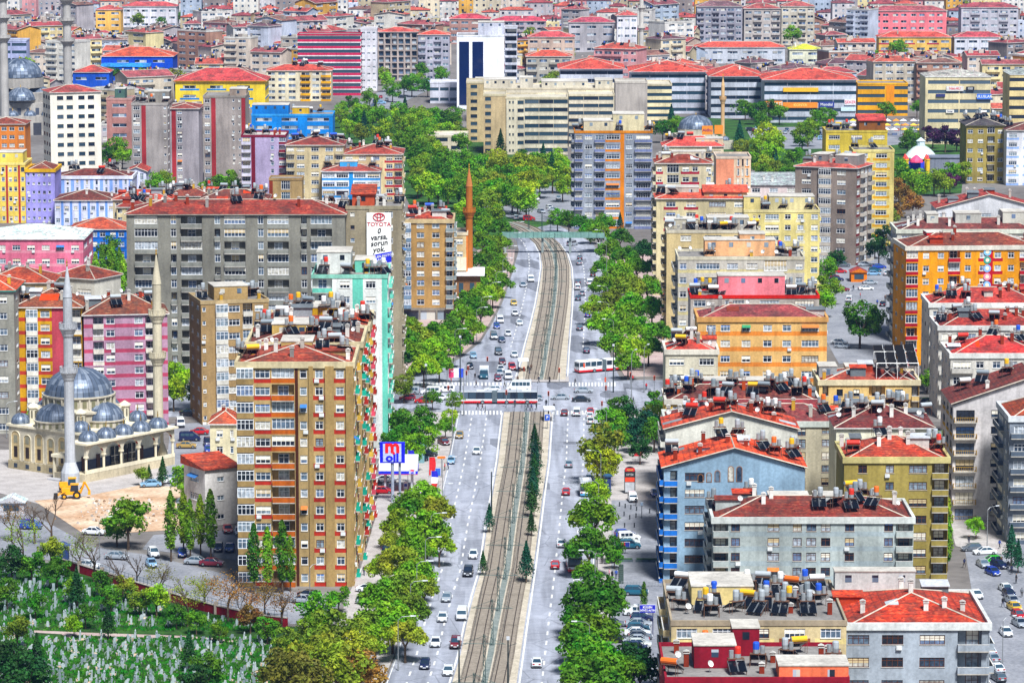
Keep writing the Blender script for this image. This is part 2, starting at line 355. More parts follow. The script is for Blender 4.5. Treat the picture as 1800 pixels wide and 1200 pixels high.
def heater_meshes():
    """solar water heaters: (panel, stand, tank) meshes for an upright barrel and for a lying tank, one dish"""
    if 'heat' not in MESHC:
        blk = plain('#0d1118', .15); fr = plain('#9aa0a4', .4, .6); rust = plain('#6b4a36', .8)
        p = MB()
        for i in (0, 1):
            x = -1.0+i*1.05; p.hull8([(x, -.95, .35), (x+.95, -.95, .35), (x+.95, .75, 1.25), (x, .75, 1.25)], [(x, -1.0, .43), (x+.95, -1.0, .43), (x+.95, .7, 1.33), (x, .7, 1.33)], blk)
            p.tube((x, -1.0, .45), (x, .7, 1.35), .03, fr, n=4); p.tube((x+.95, -1.0, .45), (x+.95, .7, 1.35), .03, fr, n=4)
        def stand(top):
            s = MB()
            for sx in (-.9, .95):
                s.tube((sx, -.9, 0), (sx, -.9, .38), .035, rust, n=4); s.tube((sx, .65, 0), (sx, .65, top), .035, rust, n=4); s.tube((sx, -.9, .05), (sx, .65, 1.15), .03, rust, n=4)
            s.tube((-.9, .65, top-.05), (.95, .65, top-.05), .035, rust, n=4); s.tube((-.9, 1.3, 0), (-.9, 1.3, top), .035, rust, n=4); s.tube((.95, 1.3, 0), (.95, 1.3, top), .035, rust, n=4)
            s.tube((-.9, 1.3, top-.05), (.95, 1.3, top-.05), .035, rust, n=4); s.box(-.9, .95, .6, 1.35, top, top+.05, rust); return s.mesh('stand')
        tm = paint_mat('tank_paint', .45); gal = plain('#aeb4b6', .4, .5)
        t = MB(); t.lathe([(.0, 1.6), (.36, 1.6), (.38, 1.66), (.38, 2.1)], 10, gal, (.25, .98)); t.lathe([(.38, 2.1), (.39, 2.15), (.39, 2.8), (.33, 2.95), (0, 3.0)], 10, tm, (.25, .98))
        t.lathe([(0, 1.6), (.28, 1.6), (.28, 2.5), (0, 2.55)], 8, gal, (-.5, .98))
        l = MB(); l.tube((-.95, .98, 1.75), (1.0, .98, 1.75), .36, tm, n=10); l.tube((-1.0, .98, 1.75), (-.94, .98, 1.75), .28, gal, n=10); l.tube((1.0, .98, 1.75), (1.05, .98, 1.75), .28, gal, n=10)
        MESHC['heat'] = (p.mesh('solar_panel'), stand(1.55), stand(1.35), t.mesh('tank'), l.mesh('tank'))
        d = MB(); d.lathe([(0, .0), (.2, .04), (.42, .16), (.5, .26)], 10, plain('#d6d6d2', .5))
        MESHC['dishm'] = d.mesh('dish', True); q = MB(); q.tube((0, 0, -1.2), (0, 0, 0), .035, fr, n=4); q.tube((0, 0, 0), (.0, .0, .35), .02, fr, n=4); MESHC['dishp'] = q.mesh('mast')
    return MESHC['heat']
TANKC = {'white': '#e8e8e6', 'blue': '#1f55c8', 'red': '#d4301c', 'yellow': '#e3b21a', 'steel': '#a9b0b4', 'grey': '#7f8a90', 'orange': '#e06a1a'}
def heater(loc, rz, colour, where, grp, lying=False, s=1.0):
    p, s1, s2, t, l = heater_meshes()
    r = thing('solar_water_heater', f"{colour} {'lying tank' if lying else 'upright barrel'} solar heater with dark panels on {where}", 'solar heater', loc, rz, 'solar heaters on '+grp)
    r.scale = (s, s, s)
    inst('solar_panel', p, r); inst('stand', s2 if lying else s1, r); inst('tank', l if lying else t, r, col=lin(TANKC[colour])); return r
def dish(loc, rz, where):
    heater_meshes(); r = thing('satellite_dish', f"pale satellite dish on a short mast on {where}", 'satellite dish', loc, rz, 'satellite dishes on '+where)
    inst('mast', MESHC['dishp'], r); o = inst('dish', MESHC['dishm'], r); o.rotation_euler = (R(62), 0, 0); return r
def parse(spec):
    out = []
    for tk in spec.split():
        m = 1
        if '*' in tk: tk, mm = tk.split('*'); m = int(mm)
        opt = None
        if '/' in tk: tk, opt = tk.split('/')
        w = tk[1:]
        if tk[0] == '.' and w and '.' not in w: w = '.'+w        # '.3' is a blank 0.3 wide, '.3.0' one 3.0 wide
        out += [(tk[0], float(w or 1), opt)]*m
    return out
class B: pass
def jit(h, k, br):
    c = [int(h[i:i+2], 16) for i in (1, 3, 5)]; b = (112, 74, 62)
    return '#%02x%02x%02x' % tuple(max(0, min(255, int((c[i]*(1-br)+b[i]*br)*k))) for i in range(3))
PLOTS = []
def bld(label, x0, x1, y, h, d, n, front, y1=None, right='', left='', wallc='#d8d0c0', band=None, pal=None, roof='hip', tcol='#a8402c', rh=2.6,
        near=None, cat='apartment block', grp=None, win='w', gf=0.0, heat=0, chim=0, dishes=0, par='#d8d6d0', name='apartment_block', short=None, closed=.25,
        over=.5, fascia='#e4e2dc', hc=None, ridge=True, pent=None, dark=False, parcol=None, bstyle='solid', seed=None, gfc='#8a8378', sill=.85, wh=1.45, rdirt=1.0, vis=True, open=None):
    """A building whose front eaves run between two surveyed points (x0,y)-(x1,y1) at height h; d metres deep."""
    A = P(x0, y, h); E = P(x1, y if y1 is None else y1, h); ang = math.atan2(E.y-A.y, E.x-A.x); L = (E-A).length
    r = random.Random(seed if seed is not None else int(x0*7+y*13)); pal = pal or {}
    root = thing(name, label, cat, (A.x, A.y, 0), ang, grp); o = B(); o.root, o.L, o.d, o.h, o.ang, o.A = root, L, d, h, ang, A; o.short = short or label
    PLOTS.append((x0, x1, A.y-3, A.y+d+3))
    o.s = pxm(A.y); near = (o.s > 5.2) if near is None else near
    tj = r.uniform(.72, 1.15); tcol = jit(tcol, tj, r.choice([0, .1, .2, .3])) if o.s > 4.2 and tcol != '#f4f4f2' else tcol
    if heat: heat = int(heat*1.45+1.5); chim = int(chim*1.3+.5)
    W = wall(wallc, rdirt); mb = MB(); fw = MB(); sh = (h-gf)/n; rows = []
    dep = .16
    def side(ox, oy, a, LL, spec, n0=0):
        U = (math.cos(a), math.sin(a)); Nn = (math.sin(a), -math.cos(a))
        def pos(u, z, q=0): return (ox+U[0]*u+Nn[0]*q, oy+U[1]*u+Nn[1]*q, z)
        def quad(u0, u1, z0, z1, m, q=0): mb.poly([pos(u0, z0, q), pos(u1, z0, q), pos(u1, z1, q), pos(u0, z1, q)], m)
        if not spec: quad(0, LL, 0, h, W); return
        bays = parse(spec); tot = sum(b[1] for b in bays); us = [0]
        for b in bays: us.append(us[-1]+b[1]*LL/tot)
        if gf:
            quad(0, LL, gf-.7, gf, wall(gfc)); u = 0; k = max(1, int(LL/4.2)); g = LL/k
            for i in range(k):
                quad(i*g, i*g+.25, 0, gf-.7, wall(gfc)); quad(i*g+g-.25, i*g+g, 0, gf-.7, wall(gfc)); a0, a1 = i*g+.25, i*g+g-.25
                mb.poly([pos(a0, 0, -.4), pos(a1, 0, -.4), pos(a1, gf-.7, -.4), pos(a0, gf-.7, -.4)], glass_far())
                mb.poly([pos(a0, 0, 0), pos(a0, 0, -.4), pos(a0, gf-.7, -.4), pos(a0, gf-.7, 0)], W); mb.poly([pos(a1, 0, -.4), pos(a1, 0, 0), pos(a1, gf-.7, 0), pos(a1, gf-.7, -.4)], W)
                mb.poly([pos(a0, gf-.7, -.4), pos(a1, gf-.7, -.4), pos(a1, gf-.7, 0), pos(a0, gf-.7, 0)], W)
        for i in range(n):
            z0 = gf+i*sh; z1 = z0+sh
            bm = None
            if band: bm = wall(band if isinstance(band, str) else band[i % len(band)]) if (isinstance(band, str) or band[i % len(band)]) else None
            for j, (c, wdt, opt) in enumerate(bays):
                u0, u1 = us[j], us[j+1]; cw = u1-u0; sm = bm or W; cm = W
                if opt:
                    if c in '.fd': cm = wall(pal.get(opt, wallc))
                    else: sm = wall(pal.get(opt, wallc))
                if c == '.': 
                    if bm and not opt: quad(u0, u1, z0, z0+sill, bm); quad(u0, u1, z0+sill, z1, W)
                    else: quad(u0, u1, z0, z1, cm)
                    continue
                if c == 'f':
                    if i == 0: mb_box(pos, u0, u1, gf, h-.01, .4, cm)
                    continue
                if c == 'd':
                    mb.poly([pos(u0, z0, -1), pos(u1, z0, -1), pos(u1, z1, -1), pos(u0, z1, -1)], cm); mb.poly([pos(u0, z0, 0), pos(u0, z0, -1), pos(u0, z1, -1), pos(u0, z1, 0)], cm); mb.poly([pos(u1, z0, -1), pos(u1, z0, 0), pos(u1, z1, 0), pos(u1, z1, -1)], cm)
                    if i == n-1: mb.poly([pos(u0, z1, -1), pos(u1, z1, -1), pos(u1, z1, 0), pos(u0, z1, 0)], cm)
                    continue
                mx = {'w': .17, 'W': .06, 'n': .25, 's': .0, 'g': .04, 'k': .03, 'b': .12, 'c': .04, 'l': .12, 't': .3}[c]*cw
                a0, a1 = u0+mx, u1-mx; b0 = z0+sill; b1 = min(b0+wh, z1-.25); q = dep
                if c == 'n': b0 = z0+1.15; b1 = min(b0+.95, z1-.3)
                if c == 't': b0 = z0+.5; b1 = z1-.35
                if c == 'g': b0 = z0+.45; b1 = z1-.22
                if c == 's': b0 = z0+1.15; b1 = min(z1-.45, b0+1.5)
                cl = False
                if c == 'k':
                    b0 = z0+.02; b1 = z1-.25; q = 1.15; cl = r.random() < closed
                    if cl: b0 = z0+.9; q = .2; sm = wall(pal.get(opt, wallc)) if opt else (wall(parcol) if parcol else sm)
                if c == 'l': b0 = z0+.2; b1 = z1-.3; q = .9
                if c == 'b': b0 = z0+.1; b1 = z0+2.25
                quad(u0, a0, b0, b1, W); quad(a1, u1, b0, b1, W)
                if b0 > z0+1e-3: quad(u0, u1, z0, b0, sm)
                quad(u0, u1, b1, z1, W)
                for (pa, pb) in (((a0, b0), (a0, b1)), ((a1, b1), (a1, b0)), ((a0, b1), (a1, b1)), ((a1, b0), (a0, b0))):
                    mb.poly([pos(pa[0], pa[1], 0), pos(pa[0], pa[1], -q), pos(pb[0], pb[1], -q), pos(pb[0], pb[1], 0)], W)
                um = (a0+a1)/2; ww = a1-a0; hh = b1-b0
                dk = dark or c == 's'; st = 'd' if c == 's' else win
                if st == 'w' and not dk and r.random() < .06: st = 'b'
                bl = 0 if dk else r.choice([0, 0, 0, 0, 0, 0, 1, 1, 2, 3 if r.random() < .3 else 0])
                if (c == 'k' and not cl) or c == 'l':
                    mb.poly([pos(a0, b0, -q), pos(a1, b0, -q), pos(a1, b1, -q), pos(a0, b1, -q)], W)
                    pm = wall(pal.get(opt, wallc)) if opt else wall(parcol or wallc)
                    dw = min(ww-.3, 1.9)
                    if near:
                        if dw > .5: inst('window', win_mesh(dw, hh-.45, st, False, bl), root, pos(um, b0+.12, -q+.03), a)
                        if c == 'k': inst('balcony', balc_mesh(ww-.04, pm, .75, .95, bstyle), root, pos(um, z0, -.0), a)
                    else:
                        fw.poly([pos(a0+.2, b0+.1, -q+.02), pos(a1-.2, b0+.1, -q+.02), pos(a1-.2, b1-.3, -q+.02), pos(a0+.2, b1-.3, -q+.02)], glass_far())
                        if c == 'k': bx_f(fw, pos, a0, a1, z0-.1, z0+.9, -.05, .5, pm)
                    continue
                if near:
                    inst('window', win_mesh(ww, hh, st, dk, bl), root, pos(um, b0, -q), a)
                    if not dk and c in 'wWn' and r.random() < .09: inst('air_conditioner', ac_mesh(), root, pos(um+r.choice([-.3, .3])*ww, z0+.1, 0), a)
                    elif not dk and c in 'wW' and r.random() < .03: inst('awning', awn_mesh(ww, r.choice(['#2f6fb0', '#2a8a5a', '#c8702a'])), root, pos(um, b1, 0), a)
                    if c == 'b': inst('balcony', balc_mesh(cw*.94, wall(pal.get(opt, wallc)) if opt else wall(parcol or wallc), .95, .9, bstyle), root, pos((u0+u1)/2, z0, .0), a)
                    if c == 'c': inst('glazed_balcony', closed_mesh(cw*.92, wall(pal.get(opt, wallc)) if opt else wall(parcol or '#dedbd2'), .8, sh*.9, win), root, pos((u0+u1)/2, z0, .0), a)
                else:
                    fw.poly([pos(a0, b0, -q), pos(a1, b0, -q), pos(a1, b1, -q), pos(a0, b1, -q)], glass_dark() if dk else glass_far())
                    if not dk:
                        fm = plain(FR[win], .5); fw.poly([pos(um-.06, b0, -q+.03), pos(um+.06, b0, -q+.03), pos(um+.06, b1, -q+.03), pos(um-.06, b1, -q+.03)], fm)
                        fw.poly([pos(a0, b0, -q+.03), pos(a1, b0, -q+.03), pos(a1, b0+.12, -q+.03), pos(a0, b0+.12, -q+.03)], fm)
                        if o.s > 3.4: fw.poly([pos(a0, b1-.12, -q+.03), pos(a1, b1-.12, -q+.03), pos(a1, b1, -q+.03), pos(a0, b1, -q+.03)], fm)
                    if c in 'bc':
                        pm = wall(pal.get(opt, wallc)) if opt else wall(parcol or wallc); bx_f(fw, pos, u0+.1, u1-.1, z0-.1, z0+(.9 if c == 'b' else .9), .0, .9, pm)
                        if c == 'c': bx_f(fw, pos, u0+.15, u1-.15, z0+.9, z0+2.4, .0, .85, glass_far())
    def mb_box(pos, u0, u1, z0, z1, q, m): bx_f(mb, pos, u0, u1, z0, z1, 0, q, m)
    side(0, 0, 0, L, front); side(L, 0, math.pi/2, d, right); side(L, d, math.pi, L, ''); side(0, d, -math.pi/2, d, left)
    if roof in ('hip', 'gu', 'gv', 'mono'): mb.poly([(0, 0, h), (L, 0, h), (L, d, h), (0, d, h)], W)
    mb.obj('wall', root)
    if fw.f: stuff(fw.obj('windows', root))
    # ---- roof
    rb = MB(); T = tile(tcol); fa = wall(fascia); zr = lambda x, yy: h
    ov = over; x_0, x_1, y_0, y_1 = -ov, L+ov, -ov, d+ov; zt = h+.22; caps = []
    if roof in ('hip', 'hipp'):
        if roof == 'hipp':
            x_0, x_1, y_0, y_1 = .35, L-.35, .35, d-.35; zt = h+.02; ph = .75; pm = wall(par)
            rb.poly([(0, 0, h), (L, 0, h), (L, d, h), (0, d, h)], wall('#77746f'))
            e = .3
            for bx_ in ((-e, L+e, -e, .22), (-e, L+e, d-.22, d+e), (-e, .22, .22, d-.22), (L-.22, L+e, .22, d-.22)): rb.box(*bx_, h-.35, h+ph, pm)
            zt = h+.25
        else:
            rb.box(x_0, x_1, y_0, y_1, h+.004, zt-.004, fa)
        Lx, Ly = x_1-x_0, y_1-y_0; m_ = min(Lx, Ly)/2
        a = [(x_0, y_0, zt), (x_1, y_0, zt), (x_1, y_1, zt), (x_0, y_1, zt)]
        if Lx >= Ly: p, q = (x_0+m_, y_0+m_, zt+rh), (x_1-m_, y_0+m_, zt+rh); rb.poly([a[0], a[1], q, p], T); rb.poly([a[1], a[2], q], T); rb.poly([a[2], a[3], p, q], T); rb.poly([a[3], a[0], p], T)
        else: p, q = (x_0+m_, y_0+m_, zt+rh), (x_0+m_, y_1-m_, zt+rh); rb.poly([a[0], a[1], p], T); rb.poly([a[1], a[2], q, p], T); rb.poly([a[2], a[3], q], T); rb.poly([a[3], a[0], p, q], T)
        caps = [(a[0], p), (a[1], q if Lx >= Ly else p), (a[2], q), (a[3], p if Lx >= Ly else q), (p, q)]
        zr = lambda x, yy: zt+rh*max(0, min(1, min(x-x_0, x_1-x, yy-y_0, y_1-yy)/m_))
    elif roof == 'gu':
        ym = (y_0+y_1)/2
        rb.poly([(x_0, y_0, zt), (x_1, y_0, zt), (x_1, ym, zt+rh), (x_0, ym, zt+rh)], T); rb.poly([(x_1, y_1, zt), (x_0, y_1, zt), (x_0, ym, zt+rh), (x_1, ym, zt+rh)], T)
        for xx in (0, L): rb.poly([(xx, 0, h), (xx, d, h), (xx, d/2, zt+rh-.05)], W)
        rb.box(x_0, x_1, y_0, y_0+.12, zt-.25, zt-.005, fa); caps = [((x_0, ym, zt+rh), (x_1, ym, zt+rh)), ((x_0, y_0, zt), (x_0, ym, zt+rh)), ((x_1, y_0, zt), (x_1, ym, zt+rh))]
        zr = lambda x, yy: zt+rh*max(0, 1-abs(yy-ym)/(ym-y_0))
    elif roof == 'gv':
        xm = (x_0+x_1)/2
        rb.poly([(x_0, y_0, zt), (xm, y_0, zt+rh), (xm, y_1, zt+rh), (x_0, y_1, zt)], T); rb.poly([(xm, y_0, zt+rh), (x_1, y_0, zt), (x_1, y_1, zt), (xm, y_1, zt+rh)], T)
        for yy in (0, d): rb.poly([(0, yy, h), (L, yy, h), (L/2, yy, zt+rh-.05)], W)
        caps = [((xm, y_0, zt+rh), (xm, y_1, zt+rh)), ((x_0, y_0, zt), (xm, y_0, zt+rh)), ((xm, y_0, zt+rh), (x_1, y_0, zt))]
        zr = lambda x, yy: zt+rh*max(0, 1-abs(x-xm)/(xm-x_0))
    elif roof == 'mono':
        rb.hull8([(x_0, y_0, h), (x_1, y_0, h), (x_1, y_1, h), (x_0, y_1, h)], [(x_0, y_0, zt), (x_1, y_0, zt), (x_1, y_1, zt+rh), (x_0, y_1, zt+rh)], T); zr = lambda x, yy: zt+rh*(yy-y_0)/(y_1-y_0)
    else:
        pm = wall(par); rb.poly([(0, 0, h), (L, 0, h), (L, d, h), (0, d, h)], wall(fascia if roof == 'flatc' else '#8d8a86'))
        e = .12; ph = .55
        for bx_ in ((-e, L+e, -e, .2), (-e, L+e, d-.2, d+e), (-e, .2, .2, d-.2), (L-.2, L+e, .2, d-.2)): rb.box(*bx_, h-.25, h+ph, pm)
    ro = rb.obj('roof', root)
    if caps and ridge and o.s > 3:
        cb = MB(); cm = wall('#cfc4b4')
        for a_, b_ in caps: cb.tube(Vector(a_)+Vector((0, 0, .04)), Vector(b_)+Vector((0, 0, .04)), .13, cm, n=4)
        cb.obj('ridge_cap', ro)
    o.zr = zr; o.roof = ro
    for pe in (pent or []):                      # roof house: (u0,u1,v0,v1,height,colour,roof colour or None) in fractions
        u0, u1, v0, v1, hh, pc, rc = pe; b = MB(); x_a, x_b, y_a, y_b = u0*L, u1*L, v0*d, v1*d; zb = h+.03; hz = h+hh
        b.box(x_a, x_b, y_a, y_b, zb, hz, wall(pc), plain('#8d8a86', .9))
        for k in range(max(1, int((x_b-x_a)/3.5))):
            ux = x_a+(k+.5)*(x_b-x_a)/max(1, int((x_b-x_a)/3.5)); b.box(ux-.5, ux+.5, y_a-.03, y_a+.02, hz-1.6, hz-.5, glass_far())
        if rc: b.hull8([(x_a-.4, y_a-.5, hz+.003), (x_b+.4, y_a-.5, hz+.003), (x_b+.4, y_b+.3, hz+.003), (x_a-.4, y_b+.3, hz+.003)], [(x_a-.4, y_a-.5, hz+.2), (x_b+.4, y_a-.5, hz+.2), (x_b+.4, y_b+.3, hz+1.6), (x_a-.4, y_b+.3, hz+1.6)], tile(rc))
        else: b.box(x_a-.12, x_b+.12, y_a-.12, y_b+.12, hz+.003, hz+.2, wall('#cfcac0'))
        b.obj('roof_house', ro)
    taken = []
    def spot(k, tot):
        for _ in range(14):
            x = r.uniform(.6, max(.7, L-.6)); yy = r.uniform(.18*d, max(.26*d, .86*d))
            if all(not (pe[0]*L-1 < x < pe[1]*L+1 and pe[2]*d-1 < yy < pe[3]*d+1) for pe in (pent or [])) and all(abs(x-a)+abs(yy-b)*.8 > 2.7 for a, b in taken): break
        taken.append((x, yy)); return x, yy
    for k in range(chim):
        x, yy = spot(k, chim); ch = inst('chimney', chim_mesh(r.choice([0, 0, 1, 1, 2, 3, 4]) if hc is None else hc, r.choice([.9, 1.3, 1.7])), ro, (x, yy, zr(x, yy)+.2), 0)
    if o.s > 5.4 and roof in ('hip', 'hipp', 'gv', 'gu') and heat+chim > 2:
        for k in range(r.randrange(2, 5)):          # lean-to roof sheds and pale sheet-metal patches
            x, yy = spot(k, 4); x = min(max(x, 1.5), L-1.5); w_, d_ = r.uniform(.9, 2.2), r.uniform(.8, 1.5); z = min(zr(x-w_, yy-d_), zr(x+w_, yy-d_), zr(x+w_, yy+d_), zr(x-w_, yy+d_)); zb = zr(x, yy)+r.uniform(.5, 1.5); b = MB()
            if r.random() < .65:
                b.box(x-w_, x+w_, yy-d_, yy+d_, z, zb, wall(r.choice(['#d8d4cc', '#9aa0a4', '#a8442f', '#6a7478', wallc])))
                b.hull8([(x-w_-.2, yy-d_-.3, zb), (x+w_+.2, yy-d_-.3, zb), (x+w_+.2, yy+d_+.1, zb+.4), (x-w_-.2, yy+d_+.1, zb+.4)], [(x-w_-.2, yy-d_-.3, zb+.1), (x+w_+.2, yy-d_-.3, zb+.1), (x+w_+.2, yy+d_+.1, zb+.5), (x-w_-.2, yy+d_+.1, zb+.5)], r.choice([T, wall('#c9ccd0'), wall('#70767a'), tile('#c9482c')])); b.obj('roof_shed', ro)
            else:
                q = [(x-w_, yy-d_), (x+w_, yy-d_), (x+w_, yy+d_), (x-w_, yy+d_)]; e = r.choice([.06, .09]); b.hull8([(*p, zr(*p)+.01) for p in q], [(*p, zr(*p)+.01+e) for p in q], wall(r.choice(['#d0d6d8', '#b8c0c4', '#8a9094', '#c9482c', '#7d3a2c']))); b.obj('roof_sheet', ro)
    Mr = Matrix.Rotation(ang, 4, 'Z')
    for k in range(heat):
        x, yy = spot(k, heat); p = Mr @ Vector((x, yy, 0)); cc = r.choice(['white', 'blue', 'red', 'yellow', 'steel', 'steel', 'grey', 'orange', 'white', 'steel', 'steel', 'grey', 'steel', 'white'])
        heater((A.x+p.x, A.y+p.y, zr(x, yy)+.05), ang+r.uniform(-.5, .5)+r.choice([0, math.pi]), cc, 'roof of '+o.short, o.short, r.random() < .35, 1.2)
    for k in range(dishes):
        x, yy = spot(k, dishes); p = Mr @ Vector((x, yy, 0)); dish((A.x+p.x, A.y+p.y, zr(x, yy)+1.2), ang+r.uniform(-.8, .8), 'roof of '+o.short)
    return o
def bx_f(b, pos, u0, u1, z0, z1, q0, q1, m):
    c = [pos(u0, z0, q1), pos(u1, z0, q1), pos(u1, z0, q0), pos(u0, z0, q0)]; t = [pos(u0, z1, q1), pos(u1, z1, q1), pos(u1, z1, q0), pos(u0, z1, q0)]
    b.hull8(c, t, m)
# ---------------------------------------------------------------- ground, streets, tramway
def hb(yt, yb): return CAM_H - P(900, yb).y*math.tan(PITCH+math.atan((yt-600)/FOC))       # height of a thing from its top and foot
def ytop(h, Y): return 600+FOC*math.tan(math.atan((CAM_H-h)/Y)-PITCH)
def sheet(name, pts, z, m, thick=0.0, world=False):
    w = [(Vector(p) if world else P(*p)) for p in pts]; b = MB()
    area = sum(w[i].x*w[(i+1) % len(w)].y-w[(i+1) % len(w)].x*w[i].y for i in range(len(w)))
    if area < 0: w.reverse()
    b.poly([(p.x, p.y, z) for p in w], m)
    if thick:
        for i in range(len(w)):
            p, q = w[i], w[(i+1) % len(w)]; b.poly([(p.x, p.y, z-thick), (q.x, q.y, z-thick), (q.x, q.y, z), (p.x, p.y, z)], KERB)
    me = b.mesh(name); bm = bmesh.new(); bm.from_mesh(me); bmesh.ops.triangulate(bm, faces=[f for f in bm.faces if len(f.verts) > 4]); bm.to_mesh(me); bm.free()
    return struct(inst(name, me))
ASPH = asphalt_mat('asphalt', '#8c909b', '#a2a6b1')
ASPH2 = ground_mat('asphalt_side', '#7a7d84', '#92949a', .12, 1.5, .8, 1.08)
PAVE = ground_mat('pavement_slabs', '#a29c98', '#b5afab', .3, 2.4, .85, 1.06)
PAVEP = ground_mat('pavement_pink', '#a58d88', '#b7a49d', .3, 2.4, .85, 1.06)
KERB = ground_mat('kerb_stone', '#aaa59b', '#c2bdb2', .5, 3)
TRAMB = ground_mat('tram_concrete', '#b0a692', '#c4baa8', .25, 2.2, .78, 1.08)
BALL = ground_mat('tram_ballast', '#6b6258', '#8e8476', 1.2, 4.5, .6, 1.15)
GRASS = ground_mat('grass_ground', '#24401a', '#3c6a22', .2, 1.6, .6, 1.2)
SOIL = ground_mat('bare_soil', '#b89474', '#d6bfa4', .15, 1.1, .75, 1.12)
CITY = ground_mat('city_ground', '#67625e', '#7e7a76', .02, .3, .8, 1.1)
sheet('ground', [(-5000, -300, 0), (5000, -300, 0), (5000, 9000, 0), (-5000, 9000, 0)], 0, CITY, world=True)
TL = [(755, 1330), (776, 1260), (795, 1200), (810, 1150), (820, 1100), (833, 1047), (847, 1000), (857, 923), (867, 867), (876, 813), (886, 725)]
TR = [(884, 1330), (897, 1260), (908, 1200), (915, 1150), (922, 1100), (930, 1047), (937, 1000), (947, 923), (954, 867), (962, 813), (968, 725)]
NL = [(908, 668), (917, 640), (924, 610), (934, 573), (943, 535), (949, 500), (953, 470), (951, 447), (942, 428), (926, 411), (905, 398), (875, 388)]
NR = [(994, 668), (996, 640), (998, 610), (1001, 573), (1004, 535), (1005, 500), (1003, 470), (996, 447), (983, 430), (966, 417), (945, 405), (915, 394)]
def off(pts, m): return [(x+m*pxm(P(x, y).y), y) for x, y in pts]
def px_strip(name, Lp, Rp, z, m, thick=0): return sheet(name, Lp+list(reversed(Rp)), z, m, thick)
NLK = [(690, 668), (770, 650), (812, 628), (846, 600), (866, 567), (884, 530), (896, 495), (905, 465), (912, 440), (908, 424), (893, 410), (870, 398), (840, 388)]
NRK = [(1092, 668), (1078, 640), (1068, 610), (1062, 573), (1060, 535), (1060, 500), (1058, 470), (1054, 447), (1042, 428), (1010, 411), (985, 398), (950, 385)]
sheet('road', off(TL, -10.6)+list(reversed(TL)), .03, ASPH)
sheet('road', TR+list(reversed(off(TR, 11.2))), .03, ASPH)
sheet('road', NLK+list(reversed(NL)), .03, ASPH)
sheet('road', NR+list(reversed(NRK)), .03, ASPH)
sheet('road', [(200, 735), (560, 727), (690, 726), (1165, 732), (1240, 735), (1240, 672), (1165, 668), (690, 667), (560, 690), (200, 690)], .034, ASPH)
px_strip('pavement', off(TL, -22), off(TL, -10.9), .14, PAVE, .14)
px_strip('pavement', off(TR, 11.5), off(TR, 30), .14, PAVE, .14)
sheet('pavement', [(560, 662), (690, 662), (770, 645), (812, 622), (845, 595), (864, 562), (882, 525), (894, 490), (903, 460), (905, 440), (840, 440), (800, 500), (740, 560), (680, 600), (560, 640)], .14, PAVEP, .14)
sheet('pavement', [(1098, 662), (1084, 635), (1072, 605), (1066, 570), (1064, 530), (1064, 495), (1062, 465), (1060, 445), (1140, 445), (1170, 520), (1178, 600), (1180, 662)], .14, PAVEP, .14)
# tramway: kerbed slab, ballast bed, sleepers, rails
def tram(Lp, Rp, name):
    sl = px_strip(name, Lp, Rp, .17, TRAMB, .17)
    mid = [((a[0]+b[0])/2, (a[1]+b[1])/2) for a, b in zip(Lp, Rp)]; w = [P(*p) for p in mid]
    bm = MB(); rail = MB(); slp = MB(); steel = plain('#4a3a30', .45, .4); conc = plain('#9d9385', .9); run = 0
    rust = plain('#7b5a3e', .6, .3)
    for i in range(len(w)-1):
        a, c = w[i], w[i+1]; d = (c-a); ln = d.length; d.normalize(); n = Vector((d.y, -d.x, 0))
        nx = Vector((0, 0, 0))
        def edge(k, o): 
            q = w[k]; t = (w[min(k+1, len(w)-1)]-w[max(k-1, 0)]).normalized(); return q+Vector((t.y, -t.x, 0))*o
        for o0, o1, zz, mm in ((-3.9, -.75, .19, BALL), (.75, 3.9, .19, BALL), (-.5, .5, .2, ground_mat('drain_strip', '#6f7a76', '#858c86', .6, 3))):
            bm.poly([(*edge(i, o0).xy, zz), (*edge(i, o1).xy, zz), (*edge(i+1, o1).xy, zz), (*edge(i+1, o0).xy, zz)], mm)
        for tc in (-2.35, 2.35):
            for g in (-.72, .72):
                a0, a1, c0, c1 = edge(i, tc+g-.06), edge(i, tc+g+.06), edge(i+1, tc+g-.06), edge(i+1, tc+g+.06)
                rail.hull8([(*a0.xy, .2), (*a1.xy, .2), (*c1.xy, .2), (*c0.xy, .2)], [(*a0.xy, .42), (*a1.xy, .42), (*c1.xy, .42), (*c0.xy, .42)], steel)
            k = 0.0
            while k < ln:
                q = a+d*k; e = n*tc
                for s0 in (0,):
                    p0 = q+n*(tc-1.25); p1 = q+n*(tc+1.25); t = d*.14
                    slp.hull8([(*(p0-t).xy, .2), (*(p1-t).xy, .2), (*(p1+t).xy, .2), (*(p0+t).xy, .2)], [(*(p0-t).xy, .26), (*(p1-t).xy, .26), (*(p1+t).xy, .26), (*(p0+t).xy, .26)], conc)
                k += .75
    for nm, m_ in (('ballast', bm), ('rails', rail), ('sleepers', slp)): stuff(m_.obj(nm, sl))
    return mid
MS = tram(TL, TR, 'tram_bed'); MN = tram(NL, NR, 'tram_bed')
